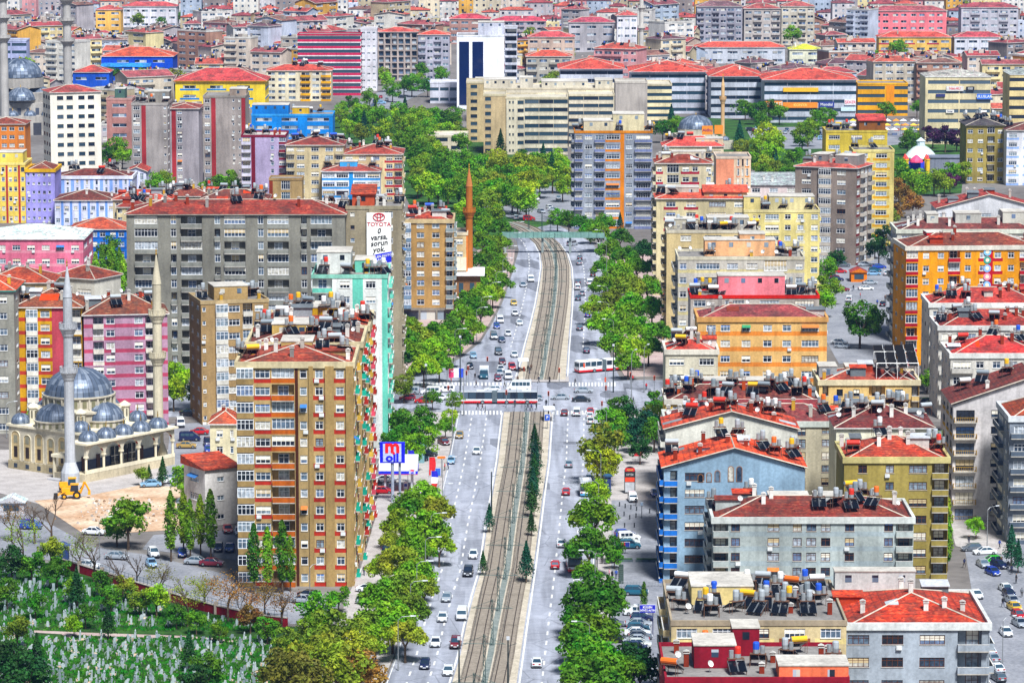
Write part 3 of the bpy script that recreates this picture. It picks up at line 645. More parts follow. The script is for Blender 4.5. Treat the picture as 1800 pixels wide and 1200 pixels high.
# painted markings
WHT = ground_mat('road_paint', '#c9c9c6', '#e2e2df', 1, 4, .8, 1.05)
mk = MB()
def dash(pts, offm, on=3.0, gap=4.5, w=.16, cont=False, z=.05):
    ww = [P(*p) for p in off(pts, offm)]; pos = 0.0
    segs = [(ww[i], ww[i+1]) for i in range(len(ww)-1)]; t = 0.0; per = on+gap
    for a, b in segs:
        L = (b-a).length; d = (b-a).normalized(); n = Vector((d.y, -d.x, 0))*w
        if cont: mk.poly([(*(a-n).xy, z), (*(a+n).xy, z), (*(b+n).xy, z), (*(b-n).xy, z)], WHT); continue
        s = -t
        while s < L:
            p, q = a+d*max(0, s), a+d*min(L, s+on)
            if s+on > 0: mk.poly([(*(p-n).xy, z), (*(p+n).xy, z), (*(q+n).xy, z), (*(q-n).xy, z)], WHT)
            s += per
        t = (L-s+per) % per if False else (per-(s-L)) % per
dash(TL, -.45, cont=True); dash(TL, -3.85); dash(TL, -7.2); dash(TR, .45, cont=True); dash(TR, 4.0); dash(TR, 7.6)
dash(NL, -.45, cont=True); dash(NL[2:10], -3.8); dash(NR, .45, cont=True); dash(NR[2:10], 3.9)
dash(TL, -10.3, cont=True, w=.08); dash(TR, 10.9, cont=True, w=.08)
def zebra(x0, x1, y0, y1, n):
    for i in range(n):
        a = x0+(x1-x0)*i/n; b = a+(x1-x0)/n*.5; q = [P(a, y1), P(b, y1), P(b, y0), P(a, y0)]; mk.poly([(p.x, p.y, .055) for p in q], WHT)
zebra(1000, 1085, 672, 679, 15); zebra(720, 905, 672, 678, 28); zebra(805, 885, 722, 729, 13); zebra(972, 1060, 722, 729, 14)
stuff(struct(mk.obj('lane_markings'))); bpy.data.objects['lane_markings']['kind'] = 'structure'
# other surfaces
sheet('pavement', [(905, 662), (1000, 662), (1000, 672), (905, 672)], .16, PAVE)
sheet('pavement', [(885, 728), (972, 728), (970, 740), (884, 740)], .16, PAVE)
sheet('car_park', [(1075, 1250), (1165, 1250), (1170, 880), (1075, 880)], .17, ASPH2)
sheet('forecourt', [(655, 900), (770, 900), (795, 770), (700, 770)], .17, PAVE)
sheet('mosque_yard', [(-60, 850), (140, 905), (330, 860), (330, 790), (0, 790)], .03, PAVE)
sheet('building_plot', [(60, 880), (150, 940), (330, 930), (370, 860), (250, 852), (150, 872)], .06, SOIL)
sheet('street', [(-60, 880), (60, 905), (160, 960), (260, 975), (420, 1015), (600, 1062), (560, 1100), (460, 1092), (300, 1052), (180, 1014), (90, 985), (-60, 960)], .05, ASPH2)
sheet('street', [(250, 965), (420, 985), (600, 1000), (640, 960), (420, 930), (270, 940)], .055, ASPH2)
sheet('street', [(290, 845), (345, 905), (420, 920), (420, 740), (300, 745)], .05, ASPH2)
CEM = ground_mat('cemetery_turf', '#1f3a16', '#35601e', .25, 1.4, .55, 1.2)
sheet('cemetery_ground', [(-120, 962), (88, 990), (180, 1019), (300, 1057), (460, 1097), (560, 1105), (640, 1120), (690, 1330), (-160, 1330)], .07, CEM)
sheet('cemetery_path', [(60, 1108), (150, 1112), (330, 1118), (480, 1130), (480, 1134), (330, 1123), (150, 1117), (60, 1112)], .1, PAVEP)
sheet('cemetery_path', [(105, 1112), (120, 1112), (142, 1130), (132, 1146), (118, 1146), (128, 1131)], .11, PAVEP)
sheet('street', [(1690, 930), (1900, 930), (1950, 1330), (1700, 1330), (1725, 1180), (1715, 1080)], .05, ASPH2)
sheet('plaza', [(1665, 905), (1810, 905), (1815, 945), (1765, 975), (1680, 960)], .09, PAVE)
sheet('street', [(1475, 640), (1590, 625), (1572, 440), (1490, 440), (1450, 480), (1430, 560)], .05, ASPH2)
sheet('park_lawn', [(560, 215), (640, 195), (770, 190), (830, 235), (1000, 280), (1010, 385), (900, 410), (840, 440), (720, 360), (690, 300), (590, 240)], .05, GRASS)
sheet('car_park', [(840, 320), (1010, 330), (1012, 395), (900, 385), (850, 365)], .08, ASPH2)
sheet('park_lawn', [(1180, 205), (1420, 215), (1700, 230), (1690, 340), (1560, 345), (1330, 300), (1190, 250)], .05, GRASS)
sheet('car_park', [(1310, 225), (1500, 222), (1600, 215), (1625, 250), (1500, 262), (1330, 262)], .08, ASPH2)
sheet('street', [(625, 205), (690, 190), (790, 140), (760, 128), (690, 150), (620, 185)], .08, ASPH2)
sheet('street', [(320, 112), (350, 112), (335, 70), (320, 70)], .08, ASPH2)
# ---------------------------------------------------------------- buildings, surveyed one by one
def bb(label, x0, x1, yt, yb, d, n, front, **kw):
    """yb: pixel row where the front wall meets the ground; yt: front eaves"""
    h = kw.pop('h', None)
    if h: yt = ytop(h, P(900, yb).y)
    else: h = hb(yt, yb)
    return bld(label, x0, x1, yt, h, d, n, front, **kw)
GL = 'buildings left of the boulevard'; GR = 'apartment blocks right of the boulevard'; GM = 'mid-distance buildings left of the park'; GF = 'public buildings round the park'
# --- left of the boulevard, near
RED, TAN = '#ac3a2e', '#b39a6e'
p_ = {'r': RED, 'o': '#b9632f', 'y': '#d8b45a', 'p': '#d85a6a', 't': '#36a58c', 'k': '#4c2a1a', 'a': '#a48a5e'}
spec1 = 'c2.8/a W2.7/r k3.8/o .5/k w1.7 f.7/a w1.9/r f1.4/a w1.9/r f1.2/a'
bb('tan thirteen-storey tower with red window panels, front block facing the cemetery', 415, 621, 643, 1030, 22, 13, spec1, wallc=TAN, pal=p_, right='.1/k w2/y w2/p k2.4/t w2/r k2/y w2/p', roof='hipp', par='#cdbf9c', tcol='#8f3426', rh=2.2, chim=5, heat=3, dishes=2, grp=GL, short='tan front tower', closed=.5, parcol='#e3dfd4', pent=[(.35, .62, .55, .9, 2.6, '#b9a06a', None)])
bb('tan tower block in the middle of the coloured-side row, cluttered with roof tanks', 434, 636, None, 985, 22, 13, 'w2/r W2.5 k3 w2/r w2', h=39.8, wallc=TAN, pal=p_, right='k2/t w2/y w2/p k2.4/r w2/y k2/t w2/p', roof='hipp', par='#d4c7a4', tcol='#a33a28', rh=2.4, chim=6, heat=7, dishes=3, grp=GL, short='tan middle tower', parcol='#e3dfd4', pent=[(.2, .55, .3, .7, 3, '#c0a468', None)])
bb('tan tower block at the back of the row, beside the teal tower', 462, 648, None, 942, 22, 13, 'w2/r W2.5 k3 w2/r w2', h=39.6, wallc=TAN, pal=p_, right='k2/y w2/r w2/t k2.4/p w2/y k2/r', roof='hipp', par='#d4c7a4', tcol='#9c3626', rh=2.4, chim=5, heat=6, grp=GL, short='tan rear tower', parcol='#e3dfd4', pent=[(.45, .7, .3, .7, 3.2, '#d0a530', None)])
bb('white tower with teal vertical stripes and teal balconies', 548, 681, 487, 805, 20, 12, 'k3/t .6 w2.2 .1.5/t w2.2 .5 .8/t', wallc='#e6e8e2', pal={'t': '#78ccb6'}, right='k2.4/t . k2.4/t . k2.4/t', roof='flat', par='#8fc8b4', heat=3, chim=3, dishes=1, grp=GL, short='teal-striped tower', pent=[(.05, .5, .3, .8, 4.5, '#cfd2cc', None), (.55, .8, .4, .8, 2.6, '#6fb7a2', None)])
bb('tan-grey nine-storey block with white glazed balconies beside the mosque', 353, 472, 533, 747, 15, 9, 'n1 .1.2 c2 W2 .3 k1.6 w2 .5', y1=529, left='.2 n1 .2 n1 .2', wallc='#ab8f66', roof='flat', par='#b8a27c', chim=3, heat=2, grp=GL, short='tan-grey block', win='w', pent=[(.25, .75, .3, .8, 3, '#b3976a', None)], parcol='#dcd8cc', closed=.6)
bb('long grey slab block with projecting fins and a red roof', 222, 606, 378, 690, 16, 14, '.1.2 k4 .2.0 k1 .6 k3.7 .1.9 k1 .5 k3.7 .1.9 k1 .5 k3.7 .1.9 k1 .5 k3.7 .2.0', wallc='#86847a', roof='hip', tcol='#b04438', rh=2.6, chim=8, dishes=2, heat=2, grp=GL, short='long grey slab', closed=.62, parcol='#8f9088', fascia='#a5a094')
EB = bb('grey-tan end block of the slab, carrying the tall car billboard', 608, 706, 366, 684, 15, 14, '.3 n1 .1.5 f1.2 .4 w1.6 .8', wallc='#9a907a', roof='flat', par='#a09880', grp=GL, short='billboard block', heat=1, chim=3, pent=[(.1, .5, .3, .9, 2.8, '#b0533a', '#b34a34')], right='k2 w2 k2 w2')
bb('tan nine-storey block with paired white windows and a shop awning at its foot', 707, 797, 390, 563, 16, 9, 'c1.7/b .7 w2.1 .8 w2.1 .8 b1.5', wallc='#b08d5c', pal={'b': '#7d93a8'}, roof='hipp', par='#c9b48c', tcol='#b34636', rh=2.0, chim=4, heat=3, grp=GL, gf=3.4, short='paired-window block', right='k2 w2 k2', parcol='#8f9a9a', dishes=1)
bb('small cream block with an orange gable wall above the white canopies', 782, 822, 412, 545, 12, 6, '.1 w1.5 .1/o', wallc='#c9b28a', pal={'o': '#e07a2a'}, roof='flat', par='#d8cbb0', grp=GL, short='small cream block', chim=1)
bb('yellow and red striped nine-storey block behind the domes', 27, 143, 541, 752, 15, 9, '.1.6 c1.9 w2.1 .2.7/r k1.9', wallc='#c99b3c', band='#b5443a', pal={'r': '#b8505a'}, left='.1 k2 .1 k2 .1', roof='hip', tcol='#b0573a', rh=3.2, chim=4, heat=1, dishes=2, grp=GL, short='yellow striped block', closed=.5, parcol='#e4e0d4')
bb('mauve and crimson striped nine-storey block behind the stone minaret', 147, 294, 555, 752, 15, 9, '.1.5 k1.9 w2.2 .2.6 w2.2 k2 .1.8', y1=552, wallc='#b894a8', band='#b85068', roof='hip', tcol='#b3543a', rh=3.4, chim=4, heat=1, dishes=2, grp=GL, short='mauve striped block', closed=.45, parcol='#ddd6c8', right='w2 .1 w2')
bb('grey gable-walled block with a teal eave at the frame edge', -60, 24, 512, 762, 16, 9, 'w2 .1 w2 .3', wallc='#a5a398', roof='hip', tcol='#b04a34', rh=2.4, grp=GL, fascia='#2f9f92', right='.2 n1 .1 n1', short='teal-eaved block', chim=2)
bb('low house with a red hipped roof beside the tan tower', 369, 420, 746, 832, 10, 3, '. w2 . w1 .', wallc='#e0d6b4', roof='hip', tcol='#d4553a', rh=2.2, grp=GL, short='low hipped house', chim=1, cat='house', name='house')
bb('white blank-walled house with a red roof edge beside the parking yard', 360, 420, 826, 925, 9, 3, '.3 n.5 .4', y1=820, wallc='#ddd9d4', roof='mono', tcol='#b8442f', rh=1.5, grp=GL, short='blank white house', cat='house', name='house', left='.3 w1 .3')
bb('red-roofed house with white trim in front of the poplars', -30, 92, 498, 640, 15, 5, 'w2 .1 w2 .1 w2 .1', wallc='#d3b98e', roof='hip', tcol='#b9452f', rh=3, grp=GL, short='house before poplars', chim=4, dishes=2)
bb('narrow house with a red gable and skylight left of the poplars', 92, 166, 487, 620, 12, 4, 'w2 .1 w2', y1=492, wallc='#d9d5c8', roof='hip', tcol='#bf4c36', rh=2.6, grp=GL, short='narrow gabled house', chim=2)
bb('pink three-storey school block with a wide white roof', -40, 146, 421, 492, 26, 3, '.5 w1.6 .4 w1.6 .4 w1.6 .4 w1.6 .4 w1.6 .4 w1.6 .4 w1.6 .3', wallc='#e07c94', band='#e89aaa', roof='hip', tcol='#f4f4f2', rh=3.0, grp=GM, short='pink block', win='w', near=True, right='.1 w2 .1 w2', fascia='#f2f2f0', ridge=False)
bb('blue three-storey block behind the poplars', 122, 224, 404, 455, 16, 3, '.3 w1.2 w1.2 .3 w1.2 w1.2 .3 w1.2 w1.2 .3', wallc='#2f74cf', band='#2a5fb4', roof='hip', tcol='#b9503a', rh=2.8, grp=GM, short='blue block', near=True)
# --- left, middle distance
bb('yellow six-storey block with thin red pilasters', -30, 44, 289, 392, 18, 6, 'w1.2 w1.2 .5/r w1.2 w1.2 .5/r w1.2 w1.2 .5/r w1.2', wallc='#ecd070', pal={'r': '#b5443a'}, roof='flat', par='#f0dc8c', grp=GM, short='yellow pilaster block', near=True, pent=[(.3, .9, .3, .9, 3.4, '#efd873', None)])
bb('lilac six-storey block with a yellow roof edge', 45, 96, 301, 392, 18, 6, 'n1 n1 n1 n1 n1 .5', wallc='#a9a3e6', roof='hipp', par='#e8b828', tcol='#b04636', rh=2, grp=GM, short='lilac block', near=True, wh=1.3)
bb('long white school wing with bands of blue pilasters', 96, 232, 313, 372, 18, 4, 't1 .5/b t1 .5/b t1 .5/b t1 .5/b t1 .5/b t1 .5/b t1 .5/b t1 .5/b', wallc='#dadcf4', pal={'b': '#8fb0ee'}, roof='hipp', par='#e6e8f4', tcol='#a63c36', rh=2.2, grp=GM, short='white school wing', near=True, chim=3, heat=2)
bb('white gable-ended wing with few dark windows', 222, 257, 303, 352, 16, 3, 't1 .2 t1', wallc='#dfe0fa', roof='gv', tcol='#a84036', rh=1.6, grp=GM, short='gable wing', near=True)
bb('white two-storey building with blue pilasters and a red hip roof', 96, 200, 353, 396, 18, 2, 'w1 .4/b w1 .4/b w1 .4/b w1 .4/b w1 .4/b w1 .4/b w1', wallc='#dcdff6', pal={'b': '#7fa4e6'}, roof='hip', tcol='#a8443a', rh=2.6, grp=GM, short='low white block', near=True, chim=2)
bb('white ten-storey tower with a grid of dark square windows', 88, 177, 164, 312, 15, 9, '.7 w1.3 w1.3 .3 w1.3 w1.3 .7', y1=162, left='w1 w1 w1', wallc='#ece6d8', roof='hip', tcol='#b04a4a', rh=2.2, grp=GM, short='white tower', rdirt=.4, dark=True, win='d', near=True)
PT = {'r': '#a03a3c'}
bb('grey tower with a brown-red stripe, left of the twin towers', 231, 294, 184, 335, 20, 11, 'w2 .9/r .3.4 n1', wallc='#a39c98', pal=PT, roof='flat', par='#a8a29c', grp=GM, short='grey stripe tower', near=True, heat=2, pent=[(.4, 1, .4, .9, 4, '#8f8980', None)], right='n1 .1 n1')
bb('grey tower with a wide blank wall right of its red stripe', 297, 349, 192, 330, 18, 11, '.5 .9/r w1.5 .3.2', wallc='#a59fa3', pal=PT, roof='hip', tcol='#b4504a', rh=1.4, grp=GM, short='blank-walled tower', near=True)
bb('grey tower with fluted wall beside the blue stepped building', 357, 431, 171, 322, 20, 11, 'w1.6 .9/r .3.2 n.8 .4 n.8 .8/r', wallc='#a59c96', pal=PT, roof='flat', par='#9c958c', grp=GM, short='fluted grey tower', near=True, pent=[(.6, 1, .3, .8, 2.5, '#9d8d80', None)])
bb('mauve tower with a flat overhanging roof and brown panels', 424, 502, 240, 364, 18, 9, 'b2/w .8/r .3.0 w1 .8 k1.4/r', wallc='#b7aac8', pal={'r': '#7d2130', 'w': '#d8d4e4'}, roof='flatc', par='#7d2438', fascia='#cfc8c0', grp=GM, short='mauve tower', near=True, heat=2, chim=4, hc=2)
bb('pale tan block with blue panels under its windows', 503, 604, 256, 372, 18, 8, 'b1.5 w2 .5 w2 .5 w2 b1.5', wallc='#cbbb96', roof='hip', tcol='#b44238', rh=2.2, grp=GM, short='pale tan block', near=True, heat=3, chim=3)
bb('tan block with red-lipped windows and a red hip roof by the park', 604, 707, 272, 372, 20, 7, 'w2 .5 w2 .5 w2 .6 w1.8/r k1.5/r', wallc='#d6c49a', pal={'r': '#b0383c'}, roof='hip', tcol='#c24a3e', rh=2.6, grp=GM, short='red-lipped block', near=True, heat=3, chim=3, right='w2 k2 w2')
bb('white and sky-blue banded four-storey block', 566, 668, 302, 378, 14, 5, 'W2/b W2/b .6/c W2/b W2/b', wallc='#eceef2', pal={'b': '#4a9ade', 'c': '#3a8fd0'}, roof='hip', tcol='#c04c42', rh=1.8, grp=GM, short='sky-blue banded block', near=True, heat=1, fascia='#f2f2f2', pent=[(.3, .6, .3, .8, 3, '#4fa2dc', None)])
bb('brown flat-roofed stair tower behind the slab block', 473, 531, 316, 395, 10, 4, '.2/r .1 t1.2 .3', wallc='#b3986c', pal={'r': '#8a3a24'}, roof='flat', par='#a88c62', grp=GM, short='brown stair tower', near=True, dark=True)
for i, (x0, x1, yt, yb, c, t) in enumerate([(198, 300, 352, 420, '#cdbfa0', '#b24736'), (288, 372, 346, 412, '#c7b89a', '#c05a48'), (352, 470, 352, 420, '#bfb49e', '#bb4c3c'), (205, 262, 365, 424, '#d2c29a', '#a83f34')]):
    bb(f"low red-roofed house with roof clutter, {nth(i)} from the left behind the long slab", x0, x1, yt, yb, 14, 4, 'w2 .5 w2 .5 w2 .5 w2', wallc=c, roof='hip', tcol=t, rh=2.6, grp='low houses behind the slab', short=f'{nth(i)} low house behind slab', heat=3, chim=3, near=False, cat='house', name='house')
bb('bright blue stepped building with a flat top', 442, 585, 203, 245, 18, 3, 'w2 .1 w2 .3 W2 .2', wallc='#2f86d6', roof='flat', par='#4aa0e4', grp=GM, short='bright blue building', heat=2, pent=[(.0, .45, .2, .8, 4, '#2a7ccc', None), (.5, .7, .1, .5, 3, '#d9b24a', None)])
bb('small brick block with dark glass beside the grey towers', 187, 232, 175, 262, 14, 5, '.1 w1 .1', wallc='#b08078', roof='flat', par='#b89088', grp=GM, short='brick block', pent=[(.3, .7, .2, .8, 4, '#4f6a60', None)])
bb('orange block at the frame edge beside the big dome', -30, 44, 219, 292, 16, 5, 'w1 w1 .2 w1 w1 .2 w1', wallc='#e28c4a', roof='hip', tcol='#c2503c', rh=2, grp=GM, short='orange edge block', near=True)
bb('pale blue-grey block with dark strip windows at the frame edge', -20, 46, 72, 138, 14, 5, 's3 .2 s2', wallc='#b9bfe2', roof='flat', par='#c6cce8', grp=GM, short='strip-window edge block')
bb('yellow school with blue bands under its windows', 308, 466, 143, 192, 26, 3, '.3 w1.3/b .5 w1.3/b .5 w1.3/b .8', wallc='#f2d65a', pal={'b': '#2f82cc'}, roof='hip', tcol='#c24c4c', rh=5, grp=GM, short='yellow school', right='w1/b w1/b w1/b', fascia='#f0a818', over=1.0)
bb('deep blue school with orange-red roofs', 178, 304, 100, 140, 26, 3, '.4 .3 w1 w1 w1 .3', wallc='#1f4fc4', roof='hip', tcol='#d8604a', rh=4, grp=GM, short='deep blue school')
bb('deep blue low hall with a sky-blue roof', 178, 262, 118, 142, 12, 2, '.4 w1 .3', wallc='#1f57c8', roof='mono', tcol='#3a8fe0', rh=2.0, grp=GM, short='deep blue hall')
bb('low blue-walled house under a red gable beside the tall minaret', 128, 192, 128, 160, 16, 2, 'w1 .2 w1', wallc='#2a58c0', roof='hip', tcol='#c0504a', rh=3, grp=GM, short='blue-walled house')
bb('red and white banded office block of many floors', 523, 634, 62, 168, 16, 9, 's6', wallc='#e6e0e2', band='#c8385a', roof='flat', par='#b83a52', grp=GF, short='red banded offices', sill=1.0, right='s3')
bb('narrow white tower beside the red banded offices', 634, 662, 52, 160, 14, 9, 'n1 n1 n1', wallc='#e8e6ec', roof='flat', par='#e6e4ea', grp=GF, short='narrow white tower', near=False)
bb('grey-beige office block with deep window boxes', 664, 734, 57, 142, 16, 8, 'l1 l1 l1 l1 l1 l1', wallc='#b7aaa2', roof='hip', tcol='#cc5a52', rh=2.0, grp=GF, short='window-box offices')
bb('slim cream apartments with red roof beside the window-box offices', 735, 790, 62, 142, 14, 7, 'b1 w1 b1 w1', wallc='#b6b4c0', roof='hip', tcol='#d8584c', rh=2, grp=GF, short='slim apartments', heat=1)
bb('row of pale apartments stepping down with yellow corner balconies', 468, 582, 125, 178, 16, 5, 'w1 w1 w1 .3 b1/y w1 b1/y', wallc='#e6dcc0', pal={'y': '#e8b030'}, roof='hip', tcol='#cc5448', rh=2.4, grp=GM, short='pale stepping row', heat=2)
# --- public buildings round the park
TW = bb('white office tower with two tall dark blue glass strips', 803, 886, 64, 192, 20, 11, '.1', wallc='#f0f2fa', roof='flat', par='#f0f2fa', rdirt=.3, grp=GF, short='glass-strip tower', pent=[(.45, 1, .2, .8, 6, '#dadcea', None)])
for u0, u1 in ((.05, .26), (.33, .56)):
    b = MB(); b.box(TW.L*u0, TW.L*u1, -.25, -.002, 2, TW.h-2.5, plain('#0e2150', .08)); b.obj('glass_strip', TW.root)
bb('white stair wing of slanting balconies on the office tower', 887, 909, 50, 190, 14, 11, 'k3', wallc='#dcdee8', roof='flat', par='#e0e2ec', grp=GF, short='stair wing', closed=0, rdirt=.3)
bb('white two-storey rotunda podium under the office tower', 756, 806, 146, 182, 16, 2, 's1 .15 s1 .15 s1', wallc='#dcdce6', roof='flatc', fascia='#dcdce0', par='#e4e4ec', grp=GF, short='rotunda podium')
BG = '#dad0ba'
bb('beige courthouse stair tower at the left end', 820, 850, 146, 250, 20, 8, '.3 w1.3 .6', wallc='#c9b48c', roof='flatc', fascia='#c8c0ae', par='#d4c8aa', grp=GF, short='courthouse stair tower', dark=True, win='d', near=True)
bb('beige courthouse front tower with blank stone wall', 850, 890, 168, 272, 22, 8, 'w1.6 .3 .2.2', wallc='#c4ae8a', roof='flatc', fascia='#c4bca8', par='#d0c4a6', grp=GF, short='courthouse front tower', dark=True, win='d', near=True)
bb('beige courthouse main wing with long dark window bands', 889, 998, 173, 272, 22, 7, '.5 n.7 n.7 .5 W1.5 .1 s3 .06 s3 .06 s3', wallc=BG, roof='flatc', fascia='#cdc6b4', par='#d8ccb0', grp=GF, short='courthouse main wing', dark=True, win='d', near=True)
bb('beige courthouse rear wing with long dark window bands', 1000, 1080, 168, 258, 22, 7, 's3 .06 s3 .06 s3 .2', wallc=BG, roof='flatc', fascia='#cdc6b4', par='#d8ccb0', grp=GF, short='courthouse rear wing', dark=True, win='d', near=True)
bb('beige courthouse back block under the flat roof plateau', 830, 1085, 157, 216, 30, 5, '.1', wallc=BG, roof='flatc', fascia='#cbc4b4', par='#d6cab0', grp=GF, short='courthouse back block', pent=[(.33, .42, .2, .6, 4.5, '#cfc8b8', None), (.02, .3, .4, .95, 3.2, '#d4ccba', None), (.48, .8, .3, .9, 2.6, '#cfc8b6', None), (.85, .97, .2, .7, 3.4, '#cbc4b2', None)])
bb('beige office wing with dark window bands right of the courthouse', 1138, 1181, 150, 222, 24, 6, 's3', wallc='#e6d9b4', roof='flatc', fascia='#d0c8b4', par='#d8ccb0', grp=GF, short='banded office wing', left='.3 w1 .3', near=False)
bb('grey blank-walled hall between courthouse and office wing', 1082, 1138, 146, 225, 22, 1, '.2', wallc='#b4aca4', roof='flatc', fascia='#c4beb2', par='#c0b8ae', grp=GF, short='blank grey hall')
bb('low cream pavilion with planted terrace beneath the courthouse', 752, 822, 240, 268, 20, 2, '.2 s1 .2 s1', wallc='#d8ccb4', roof='flatc', fascia='#cfc8bc', par='#ddd2bc', grp=GF, short='terrace pavilion')
OT = bb('tall orange-striped apartment tower with blue balconies', 1010, 1147, 233, 402, 18, 10, 'b1.3/v w1.7 b1.7/v W2.3/o .6/o w1.5 b2.8/v', wallc='#9aa0aa', pal={'o': '#e08a2e', 'v': '#7a84ac'}, roof='flat', par='#d98a34', grp=GF, short='orange-striped tower', near=True, pent=[(.12, .5, .2, .8, 3.4, '#d8cdb0', None), (.5, .9, .3, .9, 5.5, '#ddd2ae', None)], heat=4, left='b2 w2 b2')
def comm(label, x0, x1, yt, yb, y1=None, **kw):
    return bb(label, x0, x1, yt, yb, 34, 5, 's3 .05 s3 .05 s3 .05 s3', y1=y1, wallc='#ccd0dc', roof='hip', tcol='#d4584c', rh=4.0, grp='long red-roofed commercial blocks', over=1.2, fascia='#c9ccd6', chim=2, **kw)
comm('long commercial block with red roof nearest the courthouse', 985, 1095, 122, 190, short='first commercial block'); comm('long commercial block with red roof behind the small mosque', 1110, 1240, 127, 200, short='second commercial block')
comm('long commercial block with red roof right of the tan minaret', 1250, 1338, 135, 208, short='third commercial block')
CB = comm('largest commercial block with orange party banner along its front', 1344, 1505, 141, 216, short='bannered block')
bb('orange four-storey shop building beside the commercial blocks', 1508, 1596, 148, 204, 18, 4, 's2 .1 .6/o s1', wallc='#ecae42', pal={'o': '#e8961e'}, roof='flat', par='#f0b84e', grp=GF, short='orange shops', left='.1')
NT = bb('cream office slab with dark bands and a white sloping crown', 1627, 1742, 136, 254, 22, 7, '.25 s3 .1 s3', wallc='#e2d4ae', roof='hip', tcol='#f0f0ee', rh=2.4, grp=GF, short='cream office slab', over=.2, right='s2 .1 s2', fascia='#f0f0ee', ridge=False)
bb('cream office slab with dark bands half out of frame', 1775, 1860, 132, 246, 22, 7, 's3 .1 s3', wallc='#e2cf9c', roof='hip', tcol='#f0f0ee', rh=2.4, grp=GF, short='edge cream slab', over=.2, fascia='#f0f0ee', ridge=False)
bb('olive six-storey block with solar panels on a dark roof', 1699, 1766, 222, 322, 20, 6, 'w1 .3 w1 .3 k1 .2 w1', wallc='#a8985c', roof='hip', tcol='#3c3a44', rh=2.4, grp=GF, short='olive block', heat=6, near=True, fascia='#5a5a40')
bb('white and pale-blue block at the frame edge', 1770, 1850, 230, 326, 20, 6, 'w1.2/b .4 w1.2/b .4 w1.2/b', wallc='#e6e6ea', pal={'b': '#9fbcf0'}, roof='hip', tcol='#7a3a3a', rh=2.2, grp=GF, short='pale-blue edge block', near=True, heat=3)
bb('grey-brown ten-storey tower above the side street', 1398, 1506, 293, 462, 16, 10, '.4 w1.3 .5 c1.2 .3 w1.2 .8', y1=297, right='w1.4/r b1.6 w1.3 b1.6', wallc='#8f8278', pal={'r': '#7d2a2a'}, roof='hip', tcol='#c0504a', rh=2.0, grp=GR, short='grey-brown tower', near=True, heat=2, chim=4, pent=[(.2, .45, .3, .8, 3.5, '#8a8580', None), (.6, .95, .2, .7, 3.5, '#8f8a86', None)], parcol='#cfc6b8')
bb('low hall with a pale sloping roof beside the grey-brown tower', 1318, 1402, 326, 376, 20, 3, 'w1 .4 w1 .4 w1', wallc='#d8c8c4', roof='mono', tcol='#dcdce0', rh=2.4, grp=GR, short='pale-roofed hall', near=True, ridge=False, chim=2)
bb('slim yellow tower with ochre panels behind the grey-brown tower', 1500, 1572, 266, 432, 15, 10, '.2 w1/o .2 w1.2/o .3', wallc='#dccb86', pal={'o': '#d8a430'}, roof='flat', par='#d8cb8c', grp=GR, short='slim yellow tower', near=True, heat=1)
bb('yellow-walled rooftop block with a pavilion under a red roof', 1452, 1560, 232, 352, 16, 7, 'w1.5 .5 w1.5 .5 w1.5', wallc='#d9c25c', roof='flat', par='#cdb95e', grp=GR, short='pavilion block', near=True, heat=3, pent=[(.55, .98, .2, .9, 3.6, '#8c5a30', '#d0504c')])
# --- right of the boulevard, from the back to the front
bb('pale block with dark red panels and an orange-red roof', 1153, 1252, 288, 452, 14, 9, 'w1/r .5 g1.8 .2 w1.4/r w1.2/r .8 w1', wallc='#cfc3a4', pal={'r': '#a83040'}, roof='hip', tcol='#d05644', rh=2.2, grp=GR, short='red-panel block', near=True, left='b2 w1 b2', chim=3, heat=1, pent=[(.3, .9, .5, .9, 3, '#cfc6b0', None)])
bb('salmon blank-walled block with ribbed side by the park trees', 1259, 1320, 278, 412, 16, 8, '.2.4/s .3 t.6/s t.6 t.6/o .2', wallc='#e8cdb0', pal={'s': '#f0a080', 'o': '#e8903c'}, roof='flat', par='#dcc8b4', grp=GR, short='salmon block', near=True)
bb('low block with red hip roof in front of the small mosque', 1166, 1272, 258, 350, 14, 5, 'w1 .5 w1 .5 w1', wallc='#d8cdae', roof='hip', tcol='#d2504a', rh=3, grp=GR, short='roof before small mosque', near=True, heat=2, pent=[(.55, 1, .2, .8, 2.5, '#e0d0b0', None)])
bb('cream block with stepped terraces and coral-red roofs', 1154, 1322, 350, 520, 14, 9, '.6 w1.2/r .5 w1.2/r .8 W1.6 .4 w1.3 .4', wallc='#d6c9a2', pal={'r': '#a83a44'}, roof='hip', tcol='#e2604c', rh=2.0, grp=GR, short='terraced cream block', near=True, left='b2 w1 b2', heat=2, chim=3, pent=[(.1, .45, .3, .8, 2.8, '#c7c0b2', None), (.5, .95, .1, .5, 1.8, '#d8b48c', '#e2604c')])
bb('pale yellow eight-storey block with blue awnings', 1308, 1441, 372, 522, 15, 8, '.9 n.6 n.6 .3 W1.8/w .4 w1.1 .4 w1.1/w .5 w1.2', wallc='#e6d692', pal={'w': '#e8e0c0'}, roof='flat', par='#e4d6a0', grp=GR, short='pale yellow block', near=True, heat=3, right='w1/o k2 w1/o', pent=[(.0, .22, .1, .7, 4, '#e0d090', None), (.35, .95, .4, .95, 3.6, '#d9cd9c', None)])
bb('tan street-side block with grey balcony bands and a flat roof', 1172, 1335, 408, 600, 15, 9, '.7 w1 .4 w1.6 .3 w1.2 .6', wallc='#cdb98c', roof='flat', par='#c8c0ac', grp=GR, short='tan balcony-band block', near=True, left='b2 w1 b2 w1', heat=9, chim=6, dishes=4, pent=[(.0, .35, .5, .9, 2.5, '#c2bba8', None), (.45, .9, .4, .9, 3, '#b9b2a4', None)])
